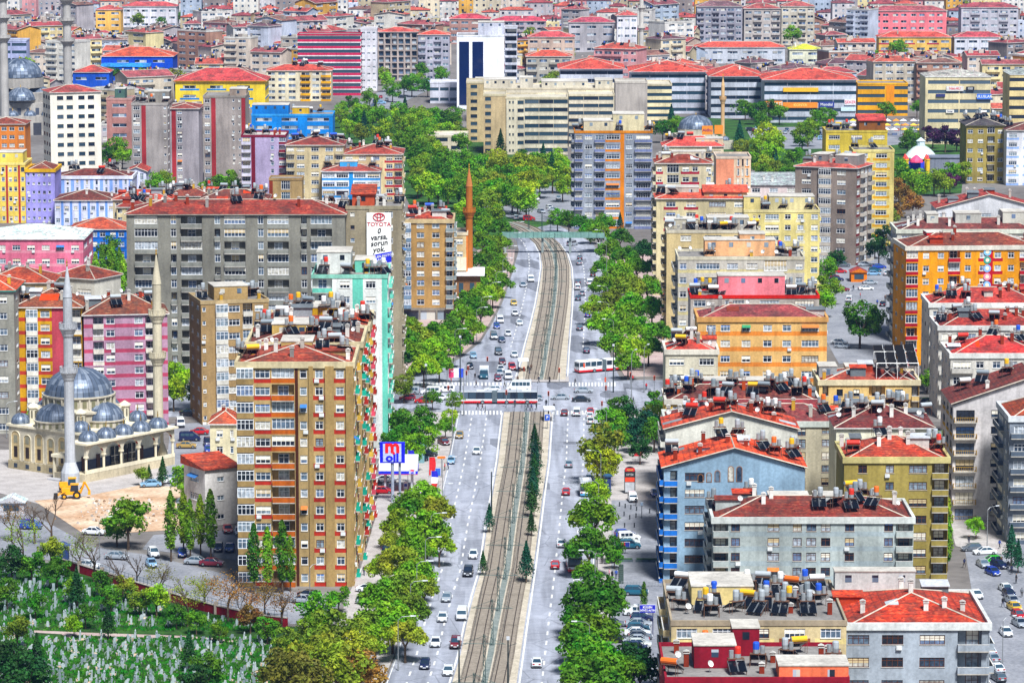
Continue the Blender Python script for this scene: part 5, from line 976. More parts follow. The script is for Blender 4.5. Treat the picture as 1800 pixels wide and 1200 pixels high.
def billboard_tall():
    Y = EB.A.y-.6; s = pxm(Y); x0, x1 = (646-900)/s, (689-900)/s; z0, z1 = zat(472, Y), zat(374, Y); xm = (x0+x1)/2; w = x1-x0
    t = thing('billboard', 'tall white billboard with red emblem and blue slanted band on the grey block', 'billboard', (xm, Y, 0)); b = MB()
    b.box(-w/2, w/2, -.1, .35, z0, z1, plain('#f2f1ea', .6)); b.obj('panel', t)
    fr = MB(); 
    for xx in (-w/2+.15, w/2-.15): fr.tube((xx, .25, z0-.5), (xx, .25, z1+.3), .08, plain('#4a4f55'), n=5)
    fr.obj('frame', t)
    bd = MB(); bl = plain('#1420c8', .5); zz = lambda py: zat(py, Y)
    bd.hull8([(-w/2, -.16, zz(468)), (w/2, -.16, zz(460)), (w/2, -.1, zz(460)), (-w/2, -.1, zz(468))], [(-w/2, -.16, zz(450)), (w/2, -.16, zz(442)), (w/2, -.1, zz(442)), (-w/2, -.1, zz(450))], bl); bd.obj('blue_band', t)
    red = plain('#c01030', .5); blk = plain('#0b0b0d', .6); wh = plain('#f4f4f4', .6); e = MB(); zc = zz(381.5)
    ring(e, 0, zc, 1.35, .88, -.16, .12, red); ring(e, 0, zc-.02, .42, .85, -.16, .11, red); ring(e, 0, zc+.38, .95, .42, -.16, .11, red); e.obj('emblem', t)
    text('TOYOTA', t, (0, -.14, zz(394.5)), 1.36, red, bold=.012, sx=1.0)
    sl = .12
    for bt, py, sz in (('0', 406, 1.7), ('varsa,', 417, 1.75), ('sorun', 427.5, 1.75), ('yok.', 438.5, 1.75)): text(bt, t, (0, -.14, zz(py)), sz, blk, (math.pi/2, -.1 if py > 410 else 0, 0), .2, bold=.03)
    ang_ = -math.atan2(zz(442)-zz(450), w)
    text('DÜĞÜLEN MOTOR', t, (.2, -.2, zz(450.8)), .78, wh, (math.pi/2, ang_, 0), .1, bold=.01); text('VVT-i', t, (.4, -.2, zz(457.5)), 1.0, wh, (math.pi/2, ang_, 0), .2, bold=.02)
    text('ADA BOL.', t, (.5, -.14, zz(468)), .85, blk, (math.pi/2, ang_*.4, 0), .1)
billboard_tall()
def fsign(o, label, px0, px1, py, h, body, bg, fg, y=-.45, frac=.7, name='shop_sign', grp='shop signs on far facades'):
    Y = o.A.y-.5; s = pxm(Y); a = (px0-900)/s; b_ = (px1-900)/s; w = b_-a
    t = thing(name, label, 'sign', ((a+b_)/2, Y+.05, zat(py, Y)), o.ang, grp); b = MB(); b.box(-w/2, w/2, -.1, .25, -h/2, h/2, plain(bg, .6)); b.obj('board', t)
    if body: text(body, t, (0, -.12, 0), h*frac, plain(fg, .6), bold=.02)
    return t
fsign(CB, 'orange party banner with white letters along the commercial block', 1344, 1375, 183, 2.6, 'AK PARTİ', '#e88a20', '#fdf6e6'); fsign(CB, 'plain orange banner strip with small sun emblem on the commercial block', 1376, 1437, 185, 2.4, 'KONYA', '#ee8a14', '#ffd870')
fsign(CB, 'yellow sign strip high on the commercial block', 1376, 1438, 158, 1.8, '', '#f0b818', '#222222'); fsign(CB, 'dark blue shop sign beside the party banner', 1439, 1466, 184, 2.4, 'Mondial', '#2a3a8c', '#eeeeee')
fsign(CB, 'white and red shop sign at the corner of the commercial block', 1484, 1504, 180, 2.4, 'ŞEKER', '#e8e8ec', '#d81e4a'); fsign(CB, 'pale blue sign low on the commercial block', 1478, 1504, 192, 1.8, '', '#c8e0ea', '#222222')
fsign(NT, 'white sign with red and blue letters on the cream office slab', 1662, 1692, 156, 2.0, 'Net-AU', '#d8d4d0', '#d8203a'); fsign(NT, 'black small sign beside the red and blue letters', 1697, 1711, 156, 1.6, 'OSS', '#22262e', '#e8e8e8')
fsign(NT, 'blue sign on the right of the cream office slab', 1716, 1741, 170, 2.2, 'ULUSLAR', '#2f6ad0', '#eaf2ff'); fsign(NT, 'small navy sign at the left end of the cream slab', 1644, 1660, 168, 1.2, '', '#2a2f6c', '#fff'+'fff'); fsign(NT, 'small pale sign low on the cream office slab', 1662, 1676, 196, 1.3, 'Noter', '#e8e4dc', '#30406c')
def rooftop_board(px0, px1, py, z, body, label):
    a = P(px0, py, z); b_ = P(px1, py, z); t = thing('rooftop_billboard', label, 'billboard', ((a.x+b_.x)/2, a.y, 0), 0, 'orange roof billboards'); w = b_.x-a.x; b = MB()
    b.box(-w/2, w/2, -.1, .1, z-1.6, z+1.6, plain('#ee8c1a', .6)); b.obj('panel', t); f = MB()
    for xx in (-w/2+.4, w/2-.4): f.tube((xx, .2, z-5), (xx, .2, z+1.4), .08, plain('#555a60'), n=5)
    f.obj('frame', t); text(body, t, (0, -.12, z), 1.5, plain('#7a1464'), bold=.02)
rooftop_board(1234, 1253, 229, 21, 'Aidbu', 'orange roof billboard with purple letters before the small mosque'); rooftop_board(1256, 1271, 228, 21, '', 'plain orange roof billboard turned beside its lettered twin')

def station():
    c = P(697, 895); s = pxm(c.y); t = thing('station_sign', 'blue petrol station pylon sign with red m and blue oil letters', 'sign', (P(690, 884).x, P(690, 884).y, 0)); Y = P(690, 884).y; z0, z1 = zat(813, Y), zat(777, Y); s = pxm(Y); w = 44/s
    b = MB(); b.tube((0, .3, 0), (0, .3, z0), .33, plain('#9aa2b4', .4), n=10); b.tube((1.45, .5, 0), (1.45, .5, z0), .26, plain('#8a92a4', .4), n=10); b.obj('post', t)
    b = MB(); b.box(-w/2, w/2, -.25, .7, z0, z1, plain('#1016d8', .4)); b.obj('box', t); b = MB(); b.box(-w*.37, w*.36, -.3, -.251, z0+.25, z1-.25, plain('#b9c6f4', .5)); b.obj('face', t)
    zm = (z0+z1)/2; text('m', t, (0, -.33, zm+1.2), 3.7, plain('#f01414', .5), bold=.13, sx=1.05); text('oil', t, (0, -.33, zm-1.0), 2.2, plain('#1418d8', .5), bold=.09, sx=1.2)
    d = MB(); d.lathe([(0, -.02), (.26, -.02), (.26, .02), (0, .02)], 10, plain('#f01414')); o = d.obj('dot', t, (.28, -.36, zm-.05)); o.rotation_euler = (math.pi/2, 0, 0)
    k = thing('petrol_station', 'petrol station canopy with a blank white fascia and blue stripe', 'petrol station', (P(700, 868).x, P(700, 868).y, 0)); Y = P(700, 868).y; s = pxm(Y); z0, z1 = zat(860, Y-1), zat(829, Y-1); w = 68/s
    b = MB(); b.box(-w/2, w/2, 0, 9, 4.6, 6.6, plain('#f4f4f6', .5)); b.obj('canopy', k); b = MB(); b.box(-w/2-.04, w/2+.04, -.06, 9.06, 4.1, 4.7, plain('#1428d0', .5)); b.box(-w/2-.02, w/2+.02, -.03, 9.03, 3.95, 4.1, plain('#d82030')); b.obj('stripe', k)
    b = MB()
    for xx in (-w/2+1.2, w/2-1.2):
        for yy in (1.5, 7): b.box(xx-.2, xx+.2, yy-.2, yy+.2, 0, 3.95, plain('#c8ccd4'))
    b.obj('column', k)
    for xx in (-1.6, 1.4): b = MB(); b.box(xx-.4, xx+.4, 3.6, 4.4, .0, 1.7, plain('#d8dce4', .4)); b.box(xx-.3, xx+.3, 3.55, 3.6, .9, 1.5, plain('#1a2a90')); b.obj('fuel_pump', k)
    b = MB(); b.box(w/2-1.7, w/2-.4, -.12, -.06, 4.1, 5.1, plain('#b9c6f4')); b.obj('badge', k); text('m', k, (w/2-1.05, -.14, 4.9), .9, plain('#f01414'), bold=.03); text('oil', k, (w/2-1.05, -.14, 4.38), .55, plain('#1418d8'), bold=.02)
    for i, (px, pyb, pyt, cols, lab) in enumerate([(717, 850, 790, ('#1a20c0', '#eeeeee', '#e02020'), 'blue white and red flag on a pole behind the canopy'), (695, 846, 808, ('#1a20c0', '#1a20c0', '#eeeeee'), 'blue flag on a pole half hidden by the pylon sign'), (754, 862, 802, ('#d01818', '#d01818', '#d01818'), 'long red flag on a pole by the forecourt'), (758, 888, 826, ('#1a20c0', '#eeeeee', '#e02020'), 'tall blue white and red flag nearest the road')]):
        g = P(px, pyb); t = thing('flag', lab, 'flag', (g.x, g.y, 0), 0, 'flags at the petrol station'); zt = zat(pyt, g.y); b = MB(); b.tube((0, 0, 0), (0, 0, zt), .06, plain('#c8ccd0', .4), n=5); b.obj('pole', t); f = MB(); n = 12
        def fp(u, v): return (.07+u*(1.1+.25*math.sin(v*4)), -.12+.22*math.sin(v*5+u*2.4), zt-.15-v*(zt*.52))
        for v in range(n):
            for u in range(3): f.poly([fp(u/3, v/n), fp(u/3, (v+1)/n), fp((u+1)/3, (v+1)/n), fp((u+1)/3, v/n)], plain(cols[min(2, v*3//n)], .8))
        f.obj('cloth', t)
station()
def bridge():
    A, E = P(905, 446), P(1040, 446); t = thing('footbridge', 'green-grey steel footbridge crossing over the boulevard', 'footbridge', (A.x, A.y, 0)); L = E.x-A.x; m = wall('#7fa39a'); b = MB()
    b.box(-4, L+4, 0, 2.6, 4.9, 5.4, m); b.obj('deck', t)
    for yy in (0, 2.52):
        r_ = MB(); r_.box(-4, L+4, yy, yy+.08, 5.4, 6.5, m)
        for k in range(14): x = -4+(L+8)*k/13; r_.box(x-.06, x+.06, yy-.05, yy+.13, 4.95, 6.55, wall('#5d8078'))
        r_.obj('parapet', t)
    for x in (-3, L*.36, L*.72, L+3): p = MB(); p.box(x-.35, x+.35, .9, 1.7, 0, 4.9, wall('#8f9a98')); p.obj('pier', t)
    for x0, sg in ((-4, -1), (L+4, 1)):
        st = MB(); n = 14
        for k in range(n): st.box(min(x0+sg*k*.32, x0+sg*(k+1)*.32), max(x0+sg*k*.32, x0+sg*(k+1)*.32), .1, 2.5, 4.9-(k+1)*.35, 5.2-k*.35, m)
        st.obj('stairs', t)
bridge()
def solar_lattice():
    o = SLB; t = thing('solar_rack', 'big dark tiered rack of solar panels on a white lattice frame', 'solar rack', (o.A.x+o.L*.58, o.A.y+2.0, o.h+.3), o.ang); wpx = o.L*.42; fr = plain('#dcdcd8', .5, .2); b = MB(); h = 3.6
    for x in (0, wpx*.5, wpx):
        for y in (0, 6): b.tube((x, y, 0), (x, y, h+y*.25), .09, fr, n=5)
    for y in (0, 6): b.tube((0, y, h+y*.25), (wpx, y, h+y*.25), .08, fr, n=5)
    for x0, x1 in ((0, wpx*.5), (wpx*.5, wpx)): b.tube((x0, 0, 0), (x1, 0, h), .06, fr, n=4); b.tube((x1, 0, 0), (x0, 0, h), .06, fr, n=4)
    k = 9
    for i in range(k): x = wpx*i/k; b.tube((x, 0, h), (x+wpx/k/2, 0, h-.9), .04, fr, n=4); b.tube((x+wpx/k/2, 0, h-.9), (x+wpx/k, 0, h), .04, fr, n=4)
    b.tube((0, 0, h-.9), (wpx, 0, h-.9), .06, fr, n=4); b.obj('lattice', t)
    blk = plain('#12100f', .3)
    q_ = random.Random(2)
    for r_ in range(8):
        for c in range(4):
            p = MB(); x0 = wpx*c/4+.08+q_.uniform(0, .25); x1 = wpx*(c+1)/4-.08-q_.uniform(0, .2); y0 = r_*1.2-.6+q_.uniform(-.2, .2); z = h*.8+.1+r_*.34+q_.uniform(-.12, .12); p.hull8([(x0, y0, z), (x1, y0, z), (x1, y0+1.1, z+.75), (x0, y0+1.1, z+.75)], [(x0, y0-.04, z+.08), (x1, y0-.04, z+.08), (x1, y0+1.06, z+.83), (x0, y0+1.06, z+.83)], blk)
            p.tube((x1+.05, y0, z+.1), (x1+.05, y0+1.1, z+.85), .05, fr, n=4); p.obj('solar_panel', t)
solar_lattice()
# mosaic medallions on the orange-red block
OR_ = next(o for o in bpy.data.objects if o.get('label', '').startswith('orange and red nine'))
for k in range(6):
    Y = OR_.location.y; b = MB(); x = (1734-900)/pxm(Y)-OR_.location.x; z = zat(444+k*14.5, Y); cc = ['#7fc4f0', '#2f9a8a', '#8fb8f4', '#e88aa0', '#7fb0f0', '#58c050'][k]
    b.lathe([(0, 0), (.95, 0), (.95, .08), (0, .08)], 12, plain(cc)); b.lathe([(0, .09), (.5, .09), (.45, .12), (0, .12)], 8, plain('#f0e6c8')); o = b.obj('medallion', OR_, (x, -.02, z)); o.rotation_euler = (math.pi/2, 0, 0)
# fair: round tent, bouncy castle, screen
def fair():
    c = P(1618, 292); t = thing('round_pavilion', 'round pavilion with a ribbed white roof and small lantern', 'pavilion', (c.x, c.y, 0)); r = 28/pxm(c.y); b = MB()
    b.lathe([(r*.93, 0), (r*.93, 3.2)], 24, glass_far()); b.lathe([(r*1.02, 3.2), (r*1.02, 3.6), (r*.8, 5.3), (r*.5, 7.0), (r*.2, 8.0)], 24, plain('#e6e8e4', .4)); b.lathe([(1.6, 7.9), (1.6, 9.6), (1.9, 9.7), (.1, 11)], 10, plain('#cfe0e8')); b.obj('roof', t)
    f = MB()
    for j in range(24):
        a = 2*math.pi*j/24; pv = None
        for rr, z in ((1.02, 3.65), (.8, 5.35), (.5, 7.05), (.2, 8.05)):
            p = (r*rr*math.cos(a), r*rr*math.sin(a), z)
            if pv: f.tube(pv, p, .1, plain('#9fb4b0'), n=4, cap=False)
            pv = p
    f.obj('rib', t)
    c = P(1612, 306); t = thing('bouncy_castle', 'inflated bouncy castle with yellow towers, blue walls and red peak', 'bouncy castle', (c.x, c.y, 0))
    b = MB(); b.box(-4.2, 4.2, 0, 6, .1, 1.0, plain('#20306a')); b.box(-4, 4, -.1, 0, .3, .7, plain('#e8c020')); b.obj('base', t)
    for x in (-4, 4):
        for y in (0.2, 5.8):
            b = MB(); b.lathe([(.0, 0), (.8, 0), (.85, 2), (.8, 5), (.95, 5.3), (.9, 5.6)], 10, plain('#ecc21c'), (x, y)); b.lathe([(.9, 5.6), (.5, 6.3), (.05, 7.2)], 10, plain('#e0302a'), (x, y)); b.obj('tower', t)
    b = MB(); b.box(-3.3, 3.3, 5.3, 6.1, 1, 4.2, plain('#2a46d8')); b.box(-4.3, -3.7, 1, 5, 1, 3.4, plain('#2a46d8')); b.box(3.7, 4.3, 1, 5, 1, 3.4, plain('#2a46d8')); b.obj('side', t)
    b = MB(); b.lathe([(2.6, 4.2), (2.4, 5.0), (1.2, 6.2), (.1, 7.0)], 10, plain('#f04a78'), (0, 3.2)); b.obj('peak', t)
    c = P(1668, 306); t = thing('grey_hall', 'low grey blank hall beside the bouncy castle', 'hall', (c.x, c.y, 0)); b = MB(); b.box(-7.5, 7.5, 0, 10, 0, 6.0, wall('#8b90a0'), plain('#9a9ca6')); b.obj('wall', t); b = MB(); b.box(-7.8, 7.8, -.3, 10.3, 6.0, 6.4, wall('#7c8290')); b.obj('roof', t)
fair()
def backhoe():
    c = P(126, 876); t = thing('backhoe_loader', 'yellow backhoe loader with its rear arm raised on bare soil', 'backhoe loader', (c.x, c.y, .06), R(8)); Yl = plain('#f2a812', .4); bk = plain('#16171a', .7); b = MB()
    b.box(-1.9, 1.7, -.75, .75, .8, 1.5, Yl); b.box(-2.0, -.3, -.55, .55, 1.5, 2.1, Yl); b.box(-2.1, -2.0, -.5, .5, .9, 1.9, bk); b.obj('body', t)
    b = MB(); b.hull8([(-.3, -.7, 1.5), (1.3, -.7, 1.5), (1.3, .7, 1.5), (-.3, .7, 1.5)], [(-.1, -.65, 2.8), (1.3, -.65, 2.8), (1.3, .65, 2.8), (-.1, .65, 2.8)], glass_dark()); b.obj('cab', t); b = MB(); b.box(-.2, 1.45, -.75, .75, 2.8, 2.98, Yl); b.obj('cab_roof', t)
    for x, r_, w in ((-1.5, .55, .35), (1.0, .8, .45)):
        for sy in (-1, 1): b = MB(); b.tube((x, sy*.95-w/2, r_), (x, sy*.95+w/2, r_), r_, bk, n=16); b.tube((x, sy*.95-w/2-.02, r_), (x, sy*.95+w/2+.02, r_), r_*.5, Yl, n=12); b.obj('wheel', t)
    b = MB(); b.hull8([(-3.6, -1.15, .15), (-2.9, -1.15, .1), (-2.9, 1.15, .1), (-3.6, 1.15, .15)], [(-3.5, -1.15, .95), (-2.75, -1.15, 1.0), (-2.75, 1.15, 1.0), (-3.5, 1.15, .95)], bk); b.tube((-1.2, -.8, 1.6), (-2.9, -.8, .7), .12, Yl, n=5); b.tube((-1.2, .8, 1.6), (-2.9, .8, .7), .12, Yl, n=5); b.obj('loader_bucket', t)
    b = MB()
    for p, q, w in (((1.7, 0, 1.0), (2.6, 0, 3.3), .24), ((2.6, 0, 3.3), (3.5, 0, 1.6), .19)): b.tube(p, q, w, Yl, n=4)
    b.hull8([(3.2, -.35, .7), (3.8, -.35, .7), (3.8, .35, .7), (3.2, .35, .7)], [(3.3, -.35, 1.5), (3.75, -.35, 1.6), (3.75, .35, 1.6), (3.3, .35, 1.5)], Yl); b.tube((1.7, 0, 1.9), (2.5, 0, 3.0), .09, bk, n=5); b.obj('rear_arm', t)
    c2 = P(116, 870); t2 = thing('tractor', 'yellow tractor cab standing just behind the backhoe loader', 'tractor', (c2.x+.3, c2.y+3.2, .06), R(8))
    for o in [x for x in t.children if x.name.split('.')[0] in ('body', 'cab', 'cab_roof', 'wheel')]: k = o.copy(); C.objects.link(k); k.parent = t2
backhoe()
def rubble():
    b = MB(); rr = random.Random(3)
    for i in range(260):
        x = rr.gauss(215, 38); y = rr.uniform(876, 922); p = P(x, y); s = rr.uniform(.12, .5); z = .05
        pts = [(p.x+s*math.cos(a+rr.random())*rr.uniform(.6, 1.2), p.y+s*math.sin(a)*rr.uniform(.6, 1.2)) for a in (0, 1.6, 3.1, 4.7)]
        b.hull8([(*q, z) for q in pts], [(q[0]*.5+p.x*.5, q[1]*.5+p.y*.5, z+s*rr.uniform(.4, 1.0)) for q in pts], wall(rr.choice(['#c9c2ba', '#b39478', '#dcd8d2', '#9a7f68'])))
    o = b.obj('rubble'); tag(o, 'loose rubble and broken stone on the bare plot', 'rubble', None, 'stuff')
rubble()
# cemetery wall with railing
def cem_wall():
    pts = [P(x, y) for x, y in ((92, 992), (140, 1007), (180, 1019), (233, 1036), (300, 1057), (380, 1080), (460, 1097), (505, 1102))]; t = thing('cemetery_wall', 'long dark red brick wall with a railing along the cemetery street', 'wall', (pts[0].x, pts[0].y, 0))
    m = wall('#8f2430'); o0 = pts[0]
    for i in range(len(pts)-1):
        a, c = pts[i]-o0, pts[i+1]-o0; d = (c-a).normalized(); n = Vector((d.y, -d.x, 0))*.2; b = MB(); h = 1.6
        b.hull8([(*(a+n).xy, 0), (*(c+n).xy, 0), (*(c-n).xy, 0), (*(a-n).xy, 0)], [(*(a+n).xy, h), (*(c+n).xy, h), (*(c-n).xy, h), (*(a-n).xy, h)], m)
        n2 = n*1.3; b.hull8([(*(a+n2).xy, h), (*(c+n2).xy, h), (*(c-n2).xy, h), (*(a-n2).xy, h)], [(*(a+n2).xy, h+.12), (*(c+n2).xy, h+.12), (*(c-n2).xy, h+.12), (*(a-n2).xy, h+.12)], wall('#b9b2a8')); b.obj('wall_panel', t)
        r_ = MB(); L = (c-a).length; k = int(L/1.2); gm = plain('#3f5a6a', .5)
        for j in range(k+1): p = a+d*(L*j/k); r_.tube((*p.xy, h+.12), (*p.xy, h+1.1), .035, gm, n=4)
        for z in (h+.5, h+1.1): r_.tube((*a.xy, z), (*c.xy, z), .035, gm, n=4)
        r_.obj('railing', t)
        p = MB(); p.box(a.x-.35, a.x+.35, a.y-.35, a.y+.35, 0, 2.3, wall('#a89c90')); p.obj('pillar', t)
cem_wall()
# ---------------------------------------------------------------- trees
BARK = ground_mat('bark', '#4a3c30', '#6b5a48', 1.5, 8, .6, 1.1)
def crown_mesh(seed, kind):
    r = random.Random(seed); b = MB(); m = leaf_mat(); V = b.v; F = b.f
    def leaf(c, s, nrm):
        n = Vector((nrm[0]+r.gauss(0, .6), nrm[1]+r.gauss(0, .6), nrm[2]+r.gauss(0, .6))).normalized(); u = n.orthogonal().normalized(); w = n.cross(u); a = r.uniform(0, 6.3); u, w = u*math.cos(a)+w*math.sin(a), w*math.cos(a)-u*math.sin(a)
        i = len(V); u = u*s; w = w*s*.7; V.extend([tuple(c-u), tuple(c-w*.9+n*s*.15), tuple(c+u), tuple(c+w)]); F.append((i, i+1, i+2, i+3)); b.m.append(0)
    b.mats.append(m)
    if kind in ('round', 'park', 'shrub'):
        nb = {'round': 38, 'park': 28, 'shrub': 12}[kind]; lobes = []
        for i in range(nb):
            a = r.uniform(0, 6.283); e = r.random(); rad = math.sqrt(e)*r.uniform(.85, 1.06)
            if kind == 'round': z = 1.55*(1-rad*rad*.85)*r.uniform(.55, 1.05)-.55; lr = r.uniform(.26, .42)
            elif kind == 'park': z = r.uniform(-.9, 1.5)*(1-.45*rad); rad *= .95; lr = r.uniform(.25, .45)
            else: z = r.uniform(-.4, .5); lr = .5
            lobes.append((Vector((rad*math.cos(a)*3.5, rad*math.sin(a)*3.5, z*2.7)), lr*3.5))
        for c, lr in lobes:
            for k in range(int((70 if kind != 'shrub' else 50))):
                d = Vector((r.gauss(0, 1), r.gauss(0, 1), r.gauss(.25, 1))).normalized(); q = r.uniform(.55, 1.08)
                leaf(c+Vector((d.x*lr*q, d.y*lr*q, d.z*lr*q*.8)), r.uniform(.2, .4), (d.x, d.y, d.z+.4))
    elif kind == 'poplar':
        for i in range(1500):
            t = r.random(); rad = 1.15*math.sin(math.pi*min(1, .12+t*.86))**.8*r.uniform(.45, 1.1); a = r.uniform(0, 6.3); bump = 1+.25*math.sin(a*3+t*19)
            leaf(Vector((rad*bump*math.cos(a), rad*bump*math.sin(a), -4.6+t*10.2)), r.uniform(.16, .32), (math.cos(a), math.sin(a), .5))
    elif kind == 'conifer':
        for i in range(1500):
            t = r.random()**.8; lay = math.floor(t*9)/9; rad = (1-t)*2.3*r.uniform(.3, 1.05)*(1-.3*(t*9 % 1)); a = r.uniform(0, 6.3)
            leaf(Vector((rad*math.cos(a), rad*math.sin(a), -2.5+t*6.0-rad*.18)), r.uniform(.14, .26), (math.cos(a), math.sin(a), .8))
    elif kind == 'sparse':
        for i in range(26):
            a = r.uniform(0, 6.283); rad = math.sqrt(r.random()); c = Vector((rad*math.cos(a)*3.2, rad*math.sin(a)*3.2, r.uniform(-1.6, 2.6)*(1-.4*rad)))
            for k in range(30): leaf(c+Vector((r.gauss(0, .55), r.gauss(0, .55), r.gauss(0, .4))), r.uniform(.1, .22), (0, 0, 1))
    return b.mesh('crown')
def trunk_mesh(seed, kind):
    r = random.Random(seed); b = MB()
    if kind == 'poplar': b.tube((0, 0, -7), (0, 0, 3), .18, BARK, .05, 6)
    elif kind == 'conifer': b.tube((0, 0, -4.2), (0, 0, 2.8), .16, BARK, .03, 6)
    elif kind in ('sparse', 'bare'):
        def br(p, d, L, w, lv):
            q = p+d*L; b.tube(p, q, w, BARK, w*.6, 5, False)
            if lv == 0: return
            for k in range(3 if lv > 1 else 4):
                dd = (d+Vector((r.gauss(0, .55), r.gauss(0, .55), r.gauss(.12, .3)))).normalized(); br(q if k else p+d*L*.7, dd, L*r.uniform(.55, .8), w*.58, lv-1)
        br(Vector((0, 0, -5.5)), Vector((0, 0, 1)), 3.0, .24, 4)
    else:
        b.tube((0, 0, -5.2), (0, 0, -1.6), .26, BARK, .17, 7)
        for k in range(6): a = k*1.05+r.random(); b.tube((0, 0, -1.8-.2*k % .6), (1.9*math.cos(a), 1.9*math.sin(a), .5+r.random()), .12, BARK, .04, 5)
    return b.mesh('trunk')
TREE = {}
for kd, nv in (('round', 5), ('park', 6), ('poplar', 3), ('conifer', 2), ('sparse', 3), ('shrub', 2), ('bare', 2)):
    TREE[kd] = [(crown_mesh(100+k*7+len(kd), kd) if kd != 'bare' else None, trunk_mesh(k, kd)) for k in range(nv)]
LEAFC = {'green': '#649c18', 'deep green': '#487f16', 'olive': '#849c24', 'yellow-green': '#9aba1e', 'dark': '#255620', 'bluish green': '#1f5c40', 'light green': '#80ae1c', 'rusty': '#96742e', 'purple': '#4a1c48', 'brown': '#85802a'}
CZ = {'round': 5.2, 'park': 5.2, 'poplar': 7.0, 'conifer': 4.2, 'sparse': 5.5, 'shrub': 1.2, 'bare': 5.5}
NAMES = {'round': 'street_tree', 'park': 'broadleaf_tree', 'poplar': 'poplar_tree', 'conifer': 'conifer_tree', 'sparse': 'thin_leaved_tree', 'shrub': 'shrub', 'bare': 'bare_tree'}
tr = random.Random(11)
def tree(px, py, kind, colour, label, grp, s=1.0, z=None, base=False, sz=1.0):
    """px,py: where the middle of the crown is seen (or the foot when base)"""
    v = tr.randrange(len(TREE[kind])); cm, tm = TREE[kind][v]; cz = CZ[kind]*s*sz
    if kind in ('round', 'park'): s *= 1.09; cz *= 1.06
    p = P(px, py) if base else P(px, py, cz); t = thing(NAMES[kind], label, 'tree' if kind != 'shrub' else 'shrub', (p.x, p.y, 0), tr.uniform(0, 6.28), grp)
    c = lin(LEAFC[colour]); j = tr.uniform(.7, 1.18)
    inst('trunk', tm, t, (0, 0, cz), 0, (s, s, s*sz))
    if cm: inst('crown', cm, t, (0, 0, cz), 0, (s, s, s*sz), (min(1, c[0]*j*tr.uniform(.82, 1.2)), c[1]*j, c[2]*j))
    return t
def row(pts, kind, cols, phrase, grp, smin=.9, smax=1.1, **kw):
    o_ = phrase[2] if len(phrase) > 2 else 'l'; pts = sorted(pts, key=(lambda q: q[0]) if o_ == 'l' else ((lambda q: -q[1]) if o_ == 'b' else (lambda q: q[1])))
    for i, q in enumerate(pts):
        c = cols[i % len(cols)] if len(q) < 4 else q[3]; s = q[2] if len(q) > 2 and q[2] else tr.uniform(smin, smax)
        tree(q[0], q[1], kind, c, f'{c} {phrase[0]}, {nth(i)} {phrase[1]}', grp, s, **kw)
G1 = ['green', 'deep green', 'light green', 'green', 'olive']
row([(1038, 1195, 1.15), (1046, 1165, 1.2), (1020, 1135, .85), (1042, 1108, 1.1), (1018, 1085, .75), (1046, 1050, 1.25), (1072, 1062, .7), (1032, 1005, .6), (1036, 962, 1.0), (1044, 908, 1.12)], 'round', ['deep green', 'green'], ('round-crowned tree', 'from the bottom in the row right of the road', 'b'), 'round street trees on the right')
row([(1050, 792, 1.25, 'olive'), (1060, 815, .9, 'yellow-green'), (1072, 745, .9), (1090, 715, .7), (1080, 770, .8), (1050, 868, .7, 'yellow-green'), (1078, 962, .55)], 'park', ['deep green', 'green'], ('tree', 'from the bottom in the clump right of the road', 'b'), 'trees below the crossing')
row([(1110, 735, .9, 'dark'), (1128, 748, .8, 'bluish green'), (1160, 712, .8, 'deep green'), (1115, 765, .7, 'bluish green'), (1150, 760, .8, 'deep green'), (1125, 790, .6, 'dark'), (1146, 735, .7, 'light green')], 'park', ['dark'], ('garden tree', 'from the left in the corner garden by the crossing'), 'corner garden trees')
row([(1062, 392, .9), (1038, 402, .9), (1052, 412, 1.0), (1090, 418, .9), (1020, 392, .8), (1072, 440, 1.05), (1098, 452, 1.0), (1062, 470, .9), (1088, 482, 1.1), (1120, 470, 1.0), (1062, 505, 1.0), (1105, 505, 1.15, 'olive'), (1138, 505, 1.0), (1074, 535, 1.1, 'olive'), (1046, 540, .9, 'light green'), (1112, 540, 1.1), (1146, 545, 1.0), (1062, 568, 1.05, 'light green'), (1095, 572, 1.1), (1130, 580, 1.0), (1155, 585, .9), (1082, 602, 1.0), (1112, 612, 1.0, 'light green'), (1140, 610, .9), (1104, 636, .8), (1150, 470, .9, 'dark'), (1130, 440, .9, 'dark')], 'round', ['green', 'deep green', 'green'], ('street tree', 'from the footbridge end of the dense right-hand grove', 't'), 'dense grove right of the boulevard')
row([(880, 402, .9), (858, 398, .9), (848, 425, 1.0), (880, 428, .9), (866, 450, 1.0), (842, 462, .95), (880, 470, .9), (862, 490, 1.0, 'light green'), (838, 500, .95), (882, 498, .8), (850, 520, 1.0), (822, 530, .9), (866, 515, .8, 'light green'), (845, 548, .85), (812, 556, .9), (832, 575, .8), (792, 580, .9), (765, 590, 1.0), (738, 592, 1.0, 'olive'), (715, 600, .95), (728, 622, 1.0), (757, 618, 1.0), (785, 612, .9), (808, 596, .8), (745, 645, .9), (772, 640, .8), (718, 572, .8), (700, 628, .9, 'dark')], 'round', ['green', 'deep green', 'green', 'light green'], ('street tree', 'from the footbridge end of the left-hand kerb grove', 't'), 'grove left of the boulevard')
row([(742, 878, 1.0), (768, 900, .9), (718, 890, .9), (750, 930, 1.0), (706, 922, .9), (772, 960, .7), (728, 962, .9), (690, 950, .6), (700, 992, 1.0, 'olive'), (732, 1012, .9), (672, 1000, .7), (745, 1036, .7), (700, 1040, 1.0, 'olive'), (668, 1050, .9), (720, 1075, .9), (690, 1092, 1.0, 'green'), (655, 1098, .9, 'olive'), (712, 1118, .8)], 'round', ['light green', 'green', 'olive'], ('leafy tree', 'from the petrol station end of the left kerb row', 't'), 'kerb trees left of the boulevard')
